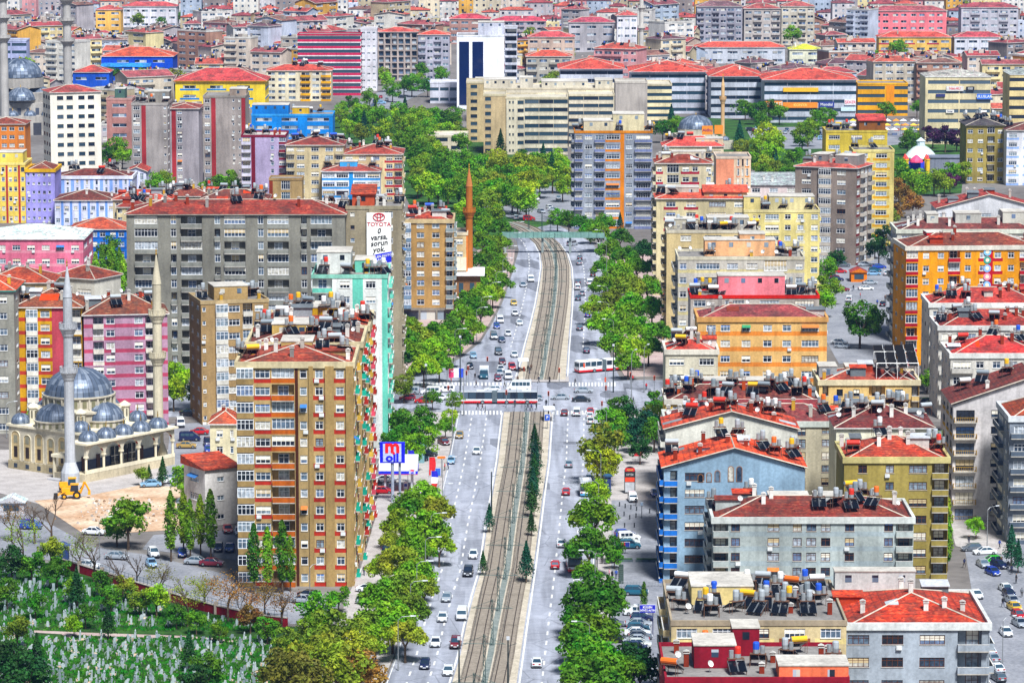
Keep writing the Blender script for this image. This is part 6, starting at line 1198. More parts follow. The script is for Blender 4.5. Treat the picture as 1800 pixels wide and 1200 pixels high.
row([(686, 742, .9), (712, 756, 1.0), (740, 745, .9), (698, 782, .9), (745, 776, .8), (722, 792, .8), (790, 735, .5, 'light green'), (800, 705, .5), (783, 750, .5), (710, 680, .7, 'olive'), (760, 700, .5)], 'park', ['green', 'deep green'], ('tree', 'from the left in the clump beside the teal tower'), 'trees beside the teal tower')
row([(940, 772, .95), (941, 800, 1.0), (939, 826, 1.0), (937, 852, 1.0), (935, 876, .9), (934, 918, .65), (925, 984, 1.0), (860, 908, .75), (849, 987, .6)], 'conifer', ['dark', 'bluish green'], ('median conifer', 'from the crossing beside the tram tracks', 't'), 'conifers on the tram median')
# poplars and left side
row([(180, 470, 1.1), (196, 466, 1.2), (210, 472, 1.1), (168, 478, 1.0), (216, 482, 1.0)], 'poplar', ['light green', 'green'], ('poplar', 'from the left beside the blue block'), 'poplars by the blue block')
row([(18, 452, .7), (42, 450, .8), (58, 448, .8), (80, 446, .85), (96, 450, .75), (112, 444, .8)], 'poplar', ['yellow-green'], ('small poplar', 'from the left before the pink block'), 'poplars before the pink block')
row([(300, 918, 1.05, 'green'), (322, 912, .95, 'yellow-green'), (334, 925, .9, 'light green'), (352, 916, .9, 'yellow-green'), (370, 915, 1.05, 'green')], 'poplar', ['green'], ('poplar', 'from the left in the yard beside the white blank-walled house'), 'poplars in the parking yard')
row([(446, 975, 1.0), (470, 978, .95), (496, 972, 1.05), (510, 985, .8)], 'poplar', ['deep green', 'green'], ('poplar', 'from the left at the foot of the tan tower'), 'poplars at the tan tower')
row([(225, 915, 1.0, 'green'), (205, 925, .7, 'deep green'), (250, 835, .4, 'olive'), (330, 845, .8, 'green'), (312, 660, .9, 'yellow-green'), (305, 690, .8, 'yellow-green'), (345, 690, .7, 'green'), (205, 262, 1.1, 'green'), (190, 275, .9, 'deep green'), (215, 275, .9, 'light green'), (270, 325, 1.0, 'green'), (290, 318, .9, 'light green'), (395, 320, 1.1, 'green'), (380, 332, 1.0, 'deep green'), (412, 328, .9, 'green'), (365, 335, .8, 'light green'), (205, 480, 1.0, 'dark'), (190, 440, 1.0, 'deep green'), (62, 745, .8, 'green')], 'park', ['green'], ('tree', 'from the left among scattered trees around the slab block'), 'scattered trees on the left')
row([(286, 826, .8), (262, 832, .55)], 'conifer', ['dark'], ('conifer', 'from the left beside the mosque porch'), 'conifers at the mosque')
row([(90, 900, 1.15), (165, 965, 1.1), (215, 1000, 1.0), (240, 985, .9), (60, 905, 1.0)], 'bare', ['brown'], ('leafless tree', 'from the left along the cemetery street'), 'leafless trees')
row([(330, 1045, 1.0, 'olive'), (400, 1035, 1.0, 'rusty'), (430, 1050, .9, 'rusty'), (465, 1040, .9, 'rusty'), (495, 1055, .9, 'rusty'), (360, 1030, .8, 'brown'), (140, 960, .9, 'olive'), (40, 940, 1.0, 'olive'), (20, 905, .9, 'rusty'), (280, 1010, .8, 'brown')], 'sparse', ['rusty'], ('thin-leaved tree', 'from the left along the cemetery wall'), 'thin-leaved trees by the wall')
# cemetery trees
rr = random.Random(21); pts = []
for x, y, s, c in [(20, 985, .7, 'dark'), (55, 992, .6, 'deep green'), (100, 1003, .6, 'deep green'), (12, 1040, .6, 'deep green'), (130, 1035, .5, 'green'), (62, 1062, .5, 'deep green'), (195, 1050, .5, 'deep green'), (245, 1055, .5, 'olive'), (150, 1080, .45, 'deep green'), (275, 1052, .6, 'yellow-green'), (310, 1080, .45, 'deep green'), (345, 1090, .45, 'green'), (30, 1108, .6, 'olive'), (18, 1160, .9, 'dark'), (48, 1188, .9, 'dark'), (130, 1098, .4, 'light green'), (365, 1180, .7, 'deep green'), (342, 1196, .6, 'dark'), (470, 1104, .5, 'deep green'), (505, 1128, .6, 'olive'), (440, 1085, .5, 'rusty'), (545, 1160, 1.1, 'olive'), (495, 1185, 1.0, 'brown'), (585, 1120, 1.1, 'olive'), (530, 1200, 1.1, 'brown'), (595, 1180, 1.1, 'olive'), (625, 1150, .9, 'olive'), (645, 1185, .9, 'rusty'), (560, 1075, .8, 'green'), (595, 1050, .5, 'green'), (550, 1108, .7, 'light green'), (180, 1022, .5, 'deep green'), (90, 968, .6, 'olive'), (660, 1130, .7, 'light green'), (385, 1108, .4, 'green'), (220, 1030, .5, 'olive')]: pts.append((x, y, s, c))
row(pts, 'park', ['green'], ('tree', 'from the left among trees shading the cemetery'), 'cemetery trees')
row([(135, 1030, 1.0), (332, 1140, .9), (65, 1150, 1.0), (190, 1090, .8)], 'conifer', ['dark'], ('conifer', 'from the left in the cemetery'), 'cemetery conifers')
# park between the slab block and the courthouse
pts = []; rr = random.Random(5)
def inpoly(x, y, poly):
    c = False; n = len(poly)
    for i in range(n):
        x1, y1 = poly[i]; x2, y2 = poly[(i+1) % n]
        if (y1 > y) != (y2 > y) and x < (x2-x1)*(y-y1)/(y2-y1)+x1: c = not c
    return c
PK = [(585, 205), (645, 190), (700, 195), (752, 200), (760, 262), (820, 285), (900, 278), (1000, 268), (1008, 330), (985, 345), (900, 345), (860, 362), (820, 390), (800, 345), (712, 340), (708, 262), (600, 225)]
y = 192
while y < 395:
    x = 585+rr.uniform(0, 20)
    while x < 1010:
        xx, yy = x+rr.uniform(-8, 8), y+rr.uniform(-6, 6)
        if inpoly(xx, yy, PK): pts.append((xx, yy, rr.uniform(.85, 1.25), rr.choice(['green', 'olive', 'yellow-green', 'green', 'deep green', 'light green', 'olive'])))
        x += rr.uniform(26, 40)
    y += 15
pts += [(712, 205, 1.1, 'green'), (738, 208, 1.2, 'olive'), (765, 205, 1.1, 'green'), (790, 212, 1.1, 'deep green'), (725, 222, 1.2, 'yellow-green'), (752, 226, 1.1, 'green'), (780, 232, 1.1, 'light green'), (806, 232, 1.0, 'olive'), (735, 242, 1.1, 'green'), (800, 205, 1.0, 'green'), (812, 252, 1.0, 'green'), (745, 258, 1.1, 'olive'), (925, 352, 1.2, 'light green'), (910, 350, 1.0, 'green'), (876, 345, 1.0, 'light green'), (870, 375, .9, 'light green'), (840, 385, .9, 'green'), (980, 385, .8, 'green'), (1000, 388, .8, 'deep green')]
row(pts, 'park', ['green'], ('park tree', 'from the back of the wooded park below the courthouse', 't'), 'park trees')
row([(880, 250, 1.5), (970, 290, 1.4), (955, 270, 1.2), (640, 215, 1.4), (660, 195, 1.3), (712, 185, 1.2), (1090, 390, .9)], 'conifer', ['bluish green', 'dark'], ('tall conifer', 'from the left standing in the park'), 'park conifers')
row([(600, 192), (620, 182), (650, 172), (680, 142), (690, 160), (710, 150), (735, 142), (752, 152), (765, 120), (742, 125), (776, 132), (655, 205), (630, 200)], 'park', ['green', 'deep green', 'light green'], ('roadside tree', 'from the left along the far avenue'), 'trees on the far avenue')
pts = []
for x, y, s, c in [(1190, 222, 1, 'green'), (1165, 228, 1, 'deep green'), (1290, 185, 1, 'deep green'), (1310, 190, 1, 'green'), (1330, 195, 1.1, 'deep green'), (1352, 192, 1.1, 'deep green'), (1370, 200, .9, 'green'), (1340, 215, .9, 'green'), (1350, 240, 1.3, 'yellow-green'), (1362, 255, 1.2, 'light green'), (1335, 258, 1.1, 'yellow-green'), (1355, 272, 1.1, 'light green'), (1330, 285, 1.0, 'green'), (1342, 292, 1.0, 'olive'), (1440, 212, 1.2, 'green'), (1420, 230, 1.2, 'light green'), (1410, 240, 1.1, 'green'), (1455, 205, 1.0, 'green'), (1558, 195, 1.0, 'green'), (1603, 240, .9, 'green'), (1595, 252, .9, 'deep green'), (1580, 300, 1.0, 'green'), (1590, 312, .9, 'deep green'), (1612, 325, 1.3, 'light green'), (1642, 318, 1.0, 'olive'), (1660, 322, .9, 'olive'), (1670, 305, 1, 'green'), (1690, 300, .9, 'olive'), (1590, 345, .9, 'rusty'), (1605, 358, .9, 'rusty'), (1580, 332, .9, 'rusty'), (1640, 238, 1.0, 'purple'), (1662, 242, 1.1, 'purple'), (1682, 243, 1.0, 'purple'), (1670, 320, .8, 'purple'), (1612, 190, .8, 'green'), (1305, 262, .9, 'olive'), (1265, 160, .8, 'green'), (1385, 190, .9, 'green'), (1395, 275, .9, 'green'), (1345, 305, 1.0, 'green'), (1368, 300, 1.0, 'olive'), (1385, 296, .9, 'deep green'), (1560, 380, .9, 'olive'), (1575, 372, .8, 'rusty'), (1390, 305, .9, 'green')]: pts.append((x, y, s, c))
row(pts, 'park', ['green'], ('tree', 'from the left among fairground and mosque park trees'), 'trees round the fairground')
row([(1300, 235, 1.6), (1362, 276, 1.3), (1180, 205, 1.5)], 'conifer', ['bluish green'], ('dark conifer', 'from the left near the ribbed dome'), 'conifers near the ribbed dome')
row([(1458, 505, .9), (1450, 530, .8), (1455, 470, .8), (1512, 566, 1.25, 'deep green'), (1540, 562, .7, 'light green'), (1545, 440, .9, 'dark'), (1555, 415, .8, 'dark'), (1538, 430, .8, 'deep green'), (1665, 585, .7, 'deep green'), (1470, 455, .7, 'dark'), (1630, 668, .6, 'green'), (1655, 770, .5, 'green')], 'park', ['light green', 'green'], ('tree', 'from the left beside the parked side street'), 'side street trees')
row([(1664, 915, .9, 'yellow-green'), (1666, 950, .8, 'green'), (1132, 1050, .5, 'deep green')], 'poplar', ['green'], ('upright tree', 'from the left hugging house walls'), 'upright trees on the right')
row([(1778, 955, 1.0), (1790, 975, .8)], 'conifer', ['bluish green'], ('conifer', 'from the left on the plaza'), 'plaza conifers')
row([(1716, 925, .45, 'light green'), (1080, 980, .4, 'green')], 'park', ['green'], ('young tree', 'from the left on open paving'), 'young trees')
row([(1112, 1170, .9, 'dark'), (1125, 1180, .8, 'dark'), (1100, 1190, .8, 'deep green')], 'park', ['dark'], ('dark tree', 'from the left over the lowest parked cars'), 'trees over parked cars')
rr = random.Random(9); pts = []
for i in range(120):
    x, y = rr.uniform(0, 1800), rr.uniform(6, 150)
    if 790 < x < 920 or 1000 < x < 1520 and y > 95 or 1520 < x < 1680 and y < 70: continue
    pts.append((x, y, rr.uniform(.8, 1.4), rr.choice(['green', 'deep green', 'light green', 'olive'])))
row(pts, 'park', ['green'], ('treetop far off between roofs', 'from the left of the distant treetops'), 'distant treetops')
# ---------------------------------------------------------------- the far quarter: rows of small apartment houses
fr_ = random.Random(42)
OPEN = [(585, 175, 760, 262), (700, 180, 1012, 440), (752, 190, 830, 300), (600, 125, 800, 205), (1150, 185, 1700, 345), (312, 70, 356, 118), (0, 190, 130, 262)]
FARW = ['#e6e2d8', '#c9bfae', '#b9b2b4', '#e2d6bc', '#c4b79a', '#d8d4d4', '#b08a78', '#e6d8a8', '#b8b2b4', '#dccfc0', '#ccd2e0', '#e0b060', '#d8a0a0', '#9a908c', '#e8e4de', '#b8c4d4']
FARN = ['cream', 'stone-grey', 'mauve-grey', 'pale sand', 'khaki', 'light grey', 'brick-brown', 'straw', 'taupe', 'buff', 'bluish grey', 'amber', 'rose', 'dull brown', 'white', 'pale blue']
FART = ['#b85450', '#ac4c50', '#c45c50', '#9c484e', '#c46254', '#a45458', '#8a4a52', '#6f4a54', '#8c6058']
RESERVED = [('salmon-pink five-storey block with a grey roof far off', 1531, 1664, 20, 78, '#f28a90', '#b05a60', 5, '.3 w1 w1 .2 w1 w1 .2 w1 w1 .2 w1 w1 .3'), ('pale grey far block with balconies at the top right', 1690, 1790, 14, 74, '#c2c0c8', '#a85058', 5, 'w1 b1 w1 w1 b1 w1'), ('grey tall apartments with white balconies at the far right centre', 1225, 1305, 12, 84, '#a8a6b0', '#8a6068', 7, 'b1 w1 b1 w1 b1 w1'), ('grey-beige tall apartments beside the white-balconied ones', 1308, 1372, 16, 84, '#bcb4ae', '#b05a58', 6, 'w1 b1 w1 b1'), ('cream tall apartments left of the green treetop', 1374, 1432, 12, 80, '#d0c8b8', '#b05a58', 6, 'w1 w1 b1 w1'), ('far brown hall under one broad red roof', 790, 862, 34, 78, '#b08a80', '#d0505c', 4, 'w1 w1 w1 w1'), ('long grey far block with a red slate roof', 866, 960, 38, 74, '#b4aab0', '#c85060', 4, 'w1 w1 b1 w1 w1'), ('far white school under a wide red roof', 215, 310, 12, 48, '#e6e4ea', '#c85a5c', 3, 'w1 w1 w1 w1 w1 w1'), ('far yellow house with orange side behind the blue school', 168, 212, 18, 60, '#f0c070', '#c8605c', 4, 'w1 .2 w1'), ('far yellow-ochre house near the white minaret', 1575, 1612, 8, 50, '#e8c060', '#c05a50', 4, 'w1 w1'),
            ('pale block with green-glass bays left of the long commercial roofs', 925, 1005, 100, 165, '#b9b4a8', '#d05a4c', 5, 'b1 w1 b1 w1'), ('brick-red and cream row with a hip roof right of the white tower', 928, 1010, 66, 118, '#d0b8a8', '#c85458', 4, 'w1 w1 w1 w1'), ('white apartments with dark windows beside the thin minaret', 1085, 1120, 28, 96, '#e8e6ec', '#c05a58', 5, 'w1 w1 w1'), ('grey gabled house below the thin white minaret', 1000, 1080, 40, 92, '#bcb8bc', '#b85060', 4, 'w1 .2 w1 .2 w1'), ('red and yellow terrace row under coral roofs', 1545, 1672, 66, 104, '#e8c070', '#d85a50', 3, 'w1/r w1 w1/r w1 w1/r w1'), ('white terrace houses with red roofs at the far right', 1678, 1765, 66, 104, '#dcdce4', '#c05058', 3, 'w1 w1 w1 w1'), ('long low white range under one red roof', 1222, 1380, 84, 112, '#c4c8d0', '#d85c50', 2, 'w1 w1 w1 w1 w1 w1'), ('low white shop with a flat vivid yellow awning roof', 1388, 1444, 88, 112, '#e0e0c8', '#e6e060', 2, 'w1 w1')]
for lab, x0, x1, yt, yb_, wc, tc, n, sp in RESERVED:
    bb(lab, x0, x1, yt, yb_, 15, n, sp, wallc=wc, roof='hip', tcol=tc, rh=2.6, grp='far blocks that stand out', near=False, short=lab, pal={'r': '#b8384a'}, chim=2)
PL_ = [q for q in PLOTS if q[2] > 1150]
cand = []; yb = 250.0; rowi = 0
while yb > -16:
    x = -40-fr_.uniform(0, 30); Y = P(900, yb).y; s = pxm(Y); k = 0
    while x < 1840:
        w = fr_.uniform(9, 21)*s; h = fr_.choice([7, 8, 9, 10, 11, 12, 13, 14, 16])*1.0; yt = ytop(h, Y); x1 = x+w
        if fr_.random() < .2: h = fr_.uniform(17, 25); yt = ytop(h, Y)
        if yb < 60 and 1160 < x < 1480 and fr_.random() < .5: h = fr_.uniform(19, 27); yt = ytop(h, Y)
        # hidden or free? keep it off every surveyed plot
        ok = not any(x < X1 and x1 > X0 and yb > Y0 and yb < Y1 for X0, Y0, X1, Y1 in OPEN) and not any(x < X1+3 and x1 > X0-3 and Yc < Yr and Y+16 > Yf-h*Yf/CAM_H*.8*(1.0 if Yf < 1e9 else 0) and (Y < Yr) for X0, X1, Yf, Yr in PL_ for Yc in (Y,))
        if ok: cand.append((rowi, k, x, x1, yt, yb, h)); k += 1
        x = x1+fr_.choice([0.5, 1, 1, 2, 8])*s*.6
    yb -= 8.5 if yb > 120 else (6.4 if yb > 60 else 5.2); rowi += 1
cand.sort(key=lambda c: -c[5])
clut = None
mass = MB()
fproto = {}
def far_house(c, i):
    rowi, k, x0, x1, yt, yb, h = c; ci = fr_.randrange(len(FARW)); n = max(2, int(h/3)); roof = fr_.choice(['hip', 'hip', 'hip', 'gu', 'gu', 'gv', 'flat', 'flat']); w = x1-x0; nb = max(2, int(w/pxm(P(900, yb).y)/4))
    sp = ' '.join(fr_.choice(['w1', 'w1', 'w1', 'b1.2', 'w1', '.3']) for _ in range(nb)) or 'w1'
    lab = f"{FARN[ci]} {'flat-roofed' if roof == 'flat' else 'red-roofed'} house, {nth(k)} from the left in the {nth(rowi)} row of distant houses"
    o = bb(lab, x0, x1, yt, yb, fr_.uniform(11, 15), n, sp, wallc=FARW[ci], roof=roof, tcol=fr_.choice(FART), rh=fr_.uniform(1.4, 2.6), grp='distant houses', near=False, cat='house', name='distant_house', y1=yt+fr_.uniform(-3.0, 3.0), seed=i, ridge=True)
    # tanks, panels, chimneys too small to tell apart
    b = MB(); r = fr_
    for q in range(r.randrange(5, 11)):
        x, y = r.uniform(.1, .9)*o.L, r.uniform(.2, .8)*o.d; z = o.zr(x, y)-.1; t = r.random()
        if t < .4: b.box(x-.4, x+.4, y-.4, y+.4, z, z+r.uniform(1.0, 1.9), plain(r.choice(['#8a8480', '#d8d4cc', '#9c4a3a', '#6a6668'])))
        elif t < .8: b.hull8([(x-.9, y-.8, z), (x+.9, y-.8, z), (x+.9, y+.8, z+.9), (x-.9, y+.8, z+.9)], [(x-.9, y-.8, z+.3), (x+.9, y-.8, z+.3), (x+.9, y+.8, z+1.3), (x-.9, y+.8, z+1.3)], plain('#15181f', .2)); b.tube((x, y+.9, z+.4), (x, y+.9, z+1.9), .38, plain(r.choice(['#d8dadc', '#2a5ac0', '#e0e0dc', '#c8b040'])), n=6)
        else: b.box(x-1.2, x+1.2, y-.8, y+.8, z, z+1.7, wall(r.choice(['#c8c0b4', '#a89c94', '#d8d0c4'])))
    stuff(b.obj('roof_clutter', o.roof))
print('FAR', len(cand))
NIND = 300
for i, c in enumerate(cand[:NIND]): far_house(c, i)
# the rest reads as one mass of roofs
for c in cand[NIND:]:
    rowi, k, x0, x1, yt, yb, h = c; A = P(x0, yb); E = P(x1, yb); W_ = wall(fr_.choice(FARW)); T_ = tile(fr_.choice(FART)); d = fr_.uniform(10, 14); rh = fr_.uniform(1.3, 2.3); n = max(2, int(h/3)); L = E.x-A.x
    mass.box(A.x, E.x, A.y, A.y+d, 0, h, W_)
    if fr_.random() < .8:
        a = [(A.x-.4, A.y-.4, h+.01), (E.x+.4, A.y-.4, h+.01), (E.x+.4, A.y+d+.4, h+.01), (A.x-.4, A.y+d+.4, h+.01)]; m_ = min(L, d)*.45; p, q = (A.x+m_, A.y+d/2, h+rh), (E.x-m_, A.y+d/2, h+rh)
        mass.poly([a[0], a[1], q, p], T_); mass.poly([a[1], a[2], q], T_); mass.poly([a[2], a[3], p, q], T_); mass.poly([a[3], a[0], p], T_)
    for q in range(fr_.randrange(2, 5)): x, y = fr_.uniform(A.x+1, E.x-1), A.y+d*fr_.uniform(.3, .7); mass.box(x-.5, x+.5, y-.5, y+.5, h, h+rh+fr_.uniform(0, 1.2), plain(fr_.choice(['#2a2c34', '#d8d4cc', '#8a4a3c', '#6a6668', '#23252c'])))
    nb = max(2, int(L/3.4))
    for i in range(n):
        for j in range(nb): u = A.x+(j+.5)*L/nb; mass.poly([(u-.65, A.y-.03, i*h/n+.9), (u+.65, A.y-.03, i*h/n+.9), (u+.65, A.y-.03, i*h/n+2.3), (u-.65, A.y-.03, i*h/n+2.3)], glass_far())
o = mass.obj('distant_rooftops'); tag(o, 'farthest mass of red roofs and pale houses along the top edge', 'rooftops', None, 'stuff')
# ---------------------------------------------------------------- vehicles (front towards -Y at rotation 0)
PAINT = paint_mat(); RUB = plain('#15161a', .8); HUB = plain('#a8acb0', .35, .6); LAMP = plain('#e8ecf0', .15); TAIL = plain('#b01018', .25); TRIM = plain('#1c1e22', .5)
def loft(b, st, m):
    pv = None
    for (y, zl, zm, zh, w, wt) in st:
        s = [(-w*.96, y, zl), (-w, y, zm), (-wt, y, zh), (wt, y, zh), (w, y, zm), (w*.96, y, zl)]
        if pv:
            for i in range(6): j = (i+1) % 6; b.poly([pv[i], pv[j], s[j], s[i]], m)
        else: b.poly(s, m)
        pv = s
    b.poly(pv[::-1], m)
def wheels(parent, ys, w, r=.31, tw=.2):
    k = ('wheel', r, tw)
    if k not in MESHC:
        b = MB(); b.tube((-tw/2, 0, 0), (tw/2, 0, 0), r, RUB, n=14); b.tube((-tw/2-.01, 0, 0), (tw/2+.01, 0, 0), r*.58, HUB, n=8); MESHC[k] = b.mesh('wheel')
    for y in ys:
        for sx in (-1, 1): inst('wheel', MESHC[k], parent, (sx*(w-.1), y, r))
def lights(parent, L, w, zf, zr, sz=(.17, .09)):
    for sx in (-1, 1):
        for nm, y, z, m in (('headlight', -L/2-.0, zf, LAMP), ('tail_light', L/2, zr, TAIL)):
            k = (nm, sz)
            if k not in MESHC: b = MB(); b.box(-sz[0], sz[0], -.05, .05, -sz[1], sz[1], m); MESHC[k] = b.mesh(nm)
            inst(nm, MESHC[k], parent, (sx*(w-sz[0]-.08), y, z))
CARP = {}
def proto(kind):
    if kind in CARP: return CARP[kind]
    t = bpy.data.objects.new('car', None); C.objects.link(t); b = MB()
    if kind in ('sedan', 'hatch', 'suv'):
        L, W, H = {'sedan': (4.35, .85, 1.42), 'hatch': (3.85, .82, 1.45), 'suv': (4.3, .9, 1.72)}[kind]; up = .12 if kind == 'suv' else 0; a = L/2; k = 1.22 if kind == 'suv' else 1.0
        loft(b, [(-a, .36+up, .52*k, .62*k, W*.84, W*.70), (-a+.12, .22+up, .5*k, .74*k, W*.95, W*.82), (-a+1.0, .2+up, .55*k, .88*k, W, W*.9), (a-1.1, .2+up, .55*k, .92*k, W, W*.9), (a-.12, .24+up, .55*k, (.9 if kind == 'sedan' else .94)*k, W*.95, W*.84), (a, .4+up, .55*k, .8*k, W*.86, W*.76)], PAINT); b.obj('body', t)
        zb = .88*k; y0, y1 = -a+.95, (a-.62 if kind == 'sedan' else a-.1); r0, r1 = -a+1.75, (a-1.35 if kind == 'sedan' else a-.5); wb, wr = W*.9, W*.72
        g = MB(); g.hull8([(-wb, y0, zb-.02), (wb, y0, zb-.02), (wb, y1, zb-.02), (-wb, y1, zb-.02)], [(-wr, r0, H-.05), (wr, r0, H-.05), (wr, r1, H-.05), (-wr, r1, H-.05)], glass_dark()); g.obj('windows', t)
        r_ = MB(); r_.hull8([(-wr-.02, r0-.05, H-.06), (wr+.02, r0-.05, H-.06), (wr+.02, r1+.05, H-.06), (-wr-.02, r1+.05, H-.06)], [(-wr+.08, r0+.08, H), (wr-.08, r0+.08, H), (wr-.08, r1-.08, H), (-wr+.08, r1-.08, H)], PAINT)
        for sx in (-1, 1):
            r_.tube((sx*wb, y0, zb), (sx*wr, r0, H-.05), .045, PAINT, n=4); r_.tube((sx*wb, y1, zb), (sx*wr, r1, H-.05), .06, PAINT, n=4); ym = (r0+r1)/2; r_.tube((sx*wb, ym, zb), (sx*wr, ym, H-.05), .05, PAINT, n=4)
            r_.box(min(sx*(W-.02), sx*(W+.14)), max(sx*(W-.02), sx*(W+.14)), y0+.25, y0+.4, zb, zb+.13, PAINT)
        r_.obj('roof', t); tr_ = MB(); tr_.box(-W*.8, W*.8, -a-.04, -a+.02, .3+up, .46+up, TRIM); tr_.box(-W*.8, W*.8, a-.02, a+.04, .3+up, .48+up, TRIM); tr_.box(-.26, .26, -a-.06, -a-.04, .36+up, .47+up, LAMP); tr_.box(-.26, .26, a+.04, a+.06, .5+up, .62+up, LAMP); tr_.obj('bumper', t)
        wheels(t, (-a+.75, a-.75), W, .31 if kind != 'suv' else .36); lights(t, L, W*.86, .62*k, .78*k)
    else:
        L, W, H, nose = {'van': (4.6, .92, 1.95, .9), 'minibus': (5.9, 1.0, 2.6, .8), 'smallvan': (4.1, .86, 1.8, 1.0), 'truck': (6.0, 1.0, 2.3, .4)}[kind]; a = L/2
        if kind == 'truck':
            b.box(-1, 1, -a, -a+1.7, .45, 1.35, PAINT); b.obj('body', t); g = MB(); g.hull8([(-.98, -a+.02, 1.35), (.98, -a+.02, 1.35), (.98, -a+1.68, 1.35), (-.98, -a+1.68, 1.35)], [(-.9, -a+.25, 2.1), (.9, -a+.25, 2.1), (.9, -a+1.65, 2.1), (-.9, -a+1.65, 2.1)], glass_dark()); g.obj('windows', t)
            c = MB(); c.box(-.92, .92, -a+.2, -a+1.7, 2.1, 2.25, PAINT); c.obj('roof', t); d = MB(); d.box(-1.1, 1.1, -a+1.85, a, .8, 2.6, plain('#d8dce0', .5)); d.box(-.5, .5, -a+.4, a-.1, .5, .8, TRIM); d.obj('cargo_box', t)
        else:
            loft(b, [(-a, .4, .6, .8, W*.86, W*.72), (-a+.1, .25, .6, .95, W*.96, W*.86), (-a+nose*.6, .22, .7, 1.1, W, W*.92), (-a+nose*1.5, .22, .9, H-.25, W, W*.86), (-a+nose*1.5+.3, .22, .9, H, W, W*.8), (a-.3, .22, .9, H, W, W*.8), (a, .3, .9, H-.15, W*.97, W*.78)], PAINT); b.obj('body', t)
            g = MB(); z0 = H*.55; z1 = H*.86; yy = -a+nose*1.2
            for sx in (-1, 1):
                n = 3 if kind != 'minibus' else 5
                for i in range(n):
                    p0 = yy+.35+(a-.25-yy-.35)*i/n; p1 = yy+.35+(a-.25-yy-.35)*(i+.88)/n; x0, x1 = sx*(W+.012), sx*(W*.9+.02); q = [(x0, p0, z0), (x0, p1, z0), (x1, p1, z1), (x1, p0, z1)]; g.poly(q if sx > 0 else q[::-1], glass_dark())
            y_0, y_1 = -a+nose*.62, -a+nose*1.47; g.poly([(-W*.86, y_0-.03, 1.12), (W*.86, y_0-.03, 1.12), (W*.8, y_1-.05, H-.3), (-W*.8, y_1-.05, H-.3)], glass_dark()); g.poly([(W*.76, a+.01, z0), (-W*.76, a+.01, z0), (-W*.72, a+.005, z1), (W*.72, a+.005, z1)], glass_dark()); g.obj('windows', t)
            tr_ = MB(); tr_.box(-W*.85, W*.85, -a-.05, -a+.02, .3, .5, TRIM); tr_.box(-W*.85, W*.85, a-.02, a+.06, .3, .5, TRIM); tr_.obj('bumper', t)
        wheels(t, (-a+.85, a-.95), W, .34); lights(t, L, W*.9, .72 if kind != 'truck' else .75, .9)
    CARP[kind] = t; return t
CC = {'white': '#dfe2e4', 'silver': '#9aa2aa', 'grey': '#5d646c', 'dark grey': '#23272c', 'black': '#101215', 'red': '#b5121a', 'dark red': '#6b1018', 'blue': '#1b3fa0', 'navy': '#141f4a', 'teal': '#1e5a70', 'yellow': '#d9b22a', 'gold': '#a88a4a', 'green': '#2fae20', 'pale': '#c9cfc8', 'sky blue': '#7fa8c8', 'maroon': '#7d2032'}
KN = {'sedan': 'sedan', 'hatch': 'hatchback', 'suv': 'estate car', 'van': 'van', 'minibus': 'minibus', 'smallvan': 'small van', 'truck': 'lorry'}
ON = {'sedan': 'car', 'hatch': 'car', 'suv': 'car', 'van': 'van', 'smallvan': 'van', 'minibus': 'minibus', 'truck': 'lorry'}
used_p = set()
def car(px, py, kind, colour, ang, label, grp, z=.04):
    """px,py: middle of the car's footprint; ang: degrees, 0 comes towards us, 180 goes away, 90 heads right"""
    p = proto(kind); col = lin(CC[colour]); g = P(px, py)
    if kind not in used_p:
        used_p.add(kind); t = p
        for ch in KIDS[t.as_pointer()]: ch.color = (*col, 1)
    else: t = copy_tree(p, None, col)
    t.name = ON[kind]; t.location = (g.x, g.y, z); t.rotation_euler = (0, 0, R(ang)); tag(t, label, ON[kind] if kind not in ('suv',) else 'car', grp)
def cars(lst, phrase, grp, ang=None, z=.04):
    lst = sorted(lst, key=lambda q: -q[1])
    for i, q in enumerate(lst): car(q[0], q[1], q[2], q[3], q[4] if len(q) > 4 else ang, f'{q[3]} {KN[q[2]]}, {nth(i)} {phrase}', grp, z)
cars([(788, 1184, 'sedan', 'white'), (747, 1173, 'hatch', 'navy'), (801, 1137, 'suv', 'dark red'), (766, 1134, 'sedan', 'white'), (778, 1090, 'sedan', 'white'), (812, 1087, 'van', 'white'), (785, 1055, 'sedan', 'silver'), (823, 1011, 'suv', 'dark grey'), (832, 980, 'hatch', 'white'), (742, 1027, 'van', 'white'), (838, 797, 'sedan', 'white'), (808, 769, 'sedan', 'gold'), (793, 814, 'hatch', 'sky blue')], 'from the bottom coming down the left carriageway', 'cars on the near left carriageway', -2)
cars([(944, 1170, 'sedan', 'white'), (976, 998, 'hatch', 'red'), (987, 960, 'sedan', 'white'), (995, 869, 'hatch', 'red'), (1000, 820, 'sedan', 'silver'), (1038, 744, 'sedan', 'pale'), (1037, 735, 'hatch', 'white'), (1038, 727, 'hatch', 'red'), (1014, 730, 'van', 'white'), (992, 730, 'hatch', 'dark red'), (1036, 846, 'hatch', 'sky blue')], 'from the bottom going up the right carriageway', 'cars on the near right carriageway', 178, )
cars([(985, 702, 'sedan', 'silver', -90), (1026, 690, 'sedan', 'silver', 90), (1022, 706, 'sedan', 'dark grey', 90), (912, 687, 'minibus', 'white', -90), (866, 688, 'hatch', 'white', -88), (757, 693, 'van', 'white', -90), (783, 689, 'smallvan', 'white', -80), (772, 703, 'sedan', 'white', -90), (745, 708, 'sedan', 'red', -92), (722, 692, 'smallvan', 'silver', -95), (716, 703, 'hatch', 'maroon', -90), (940, 704, 'hatch', 'silver', -90)], 'from the bottom of the cars crossing the junction', 'cars crossing the junction')
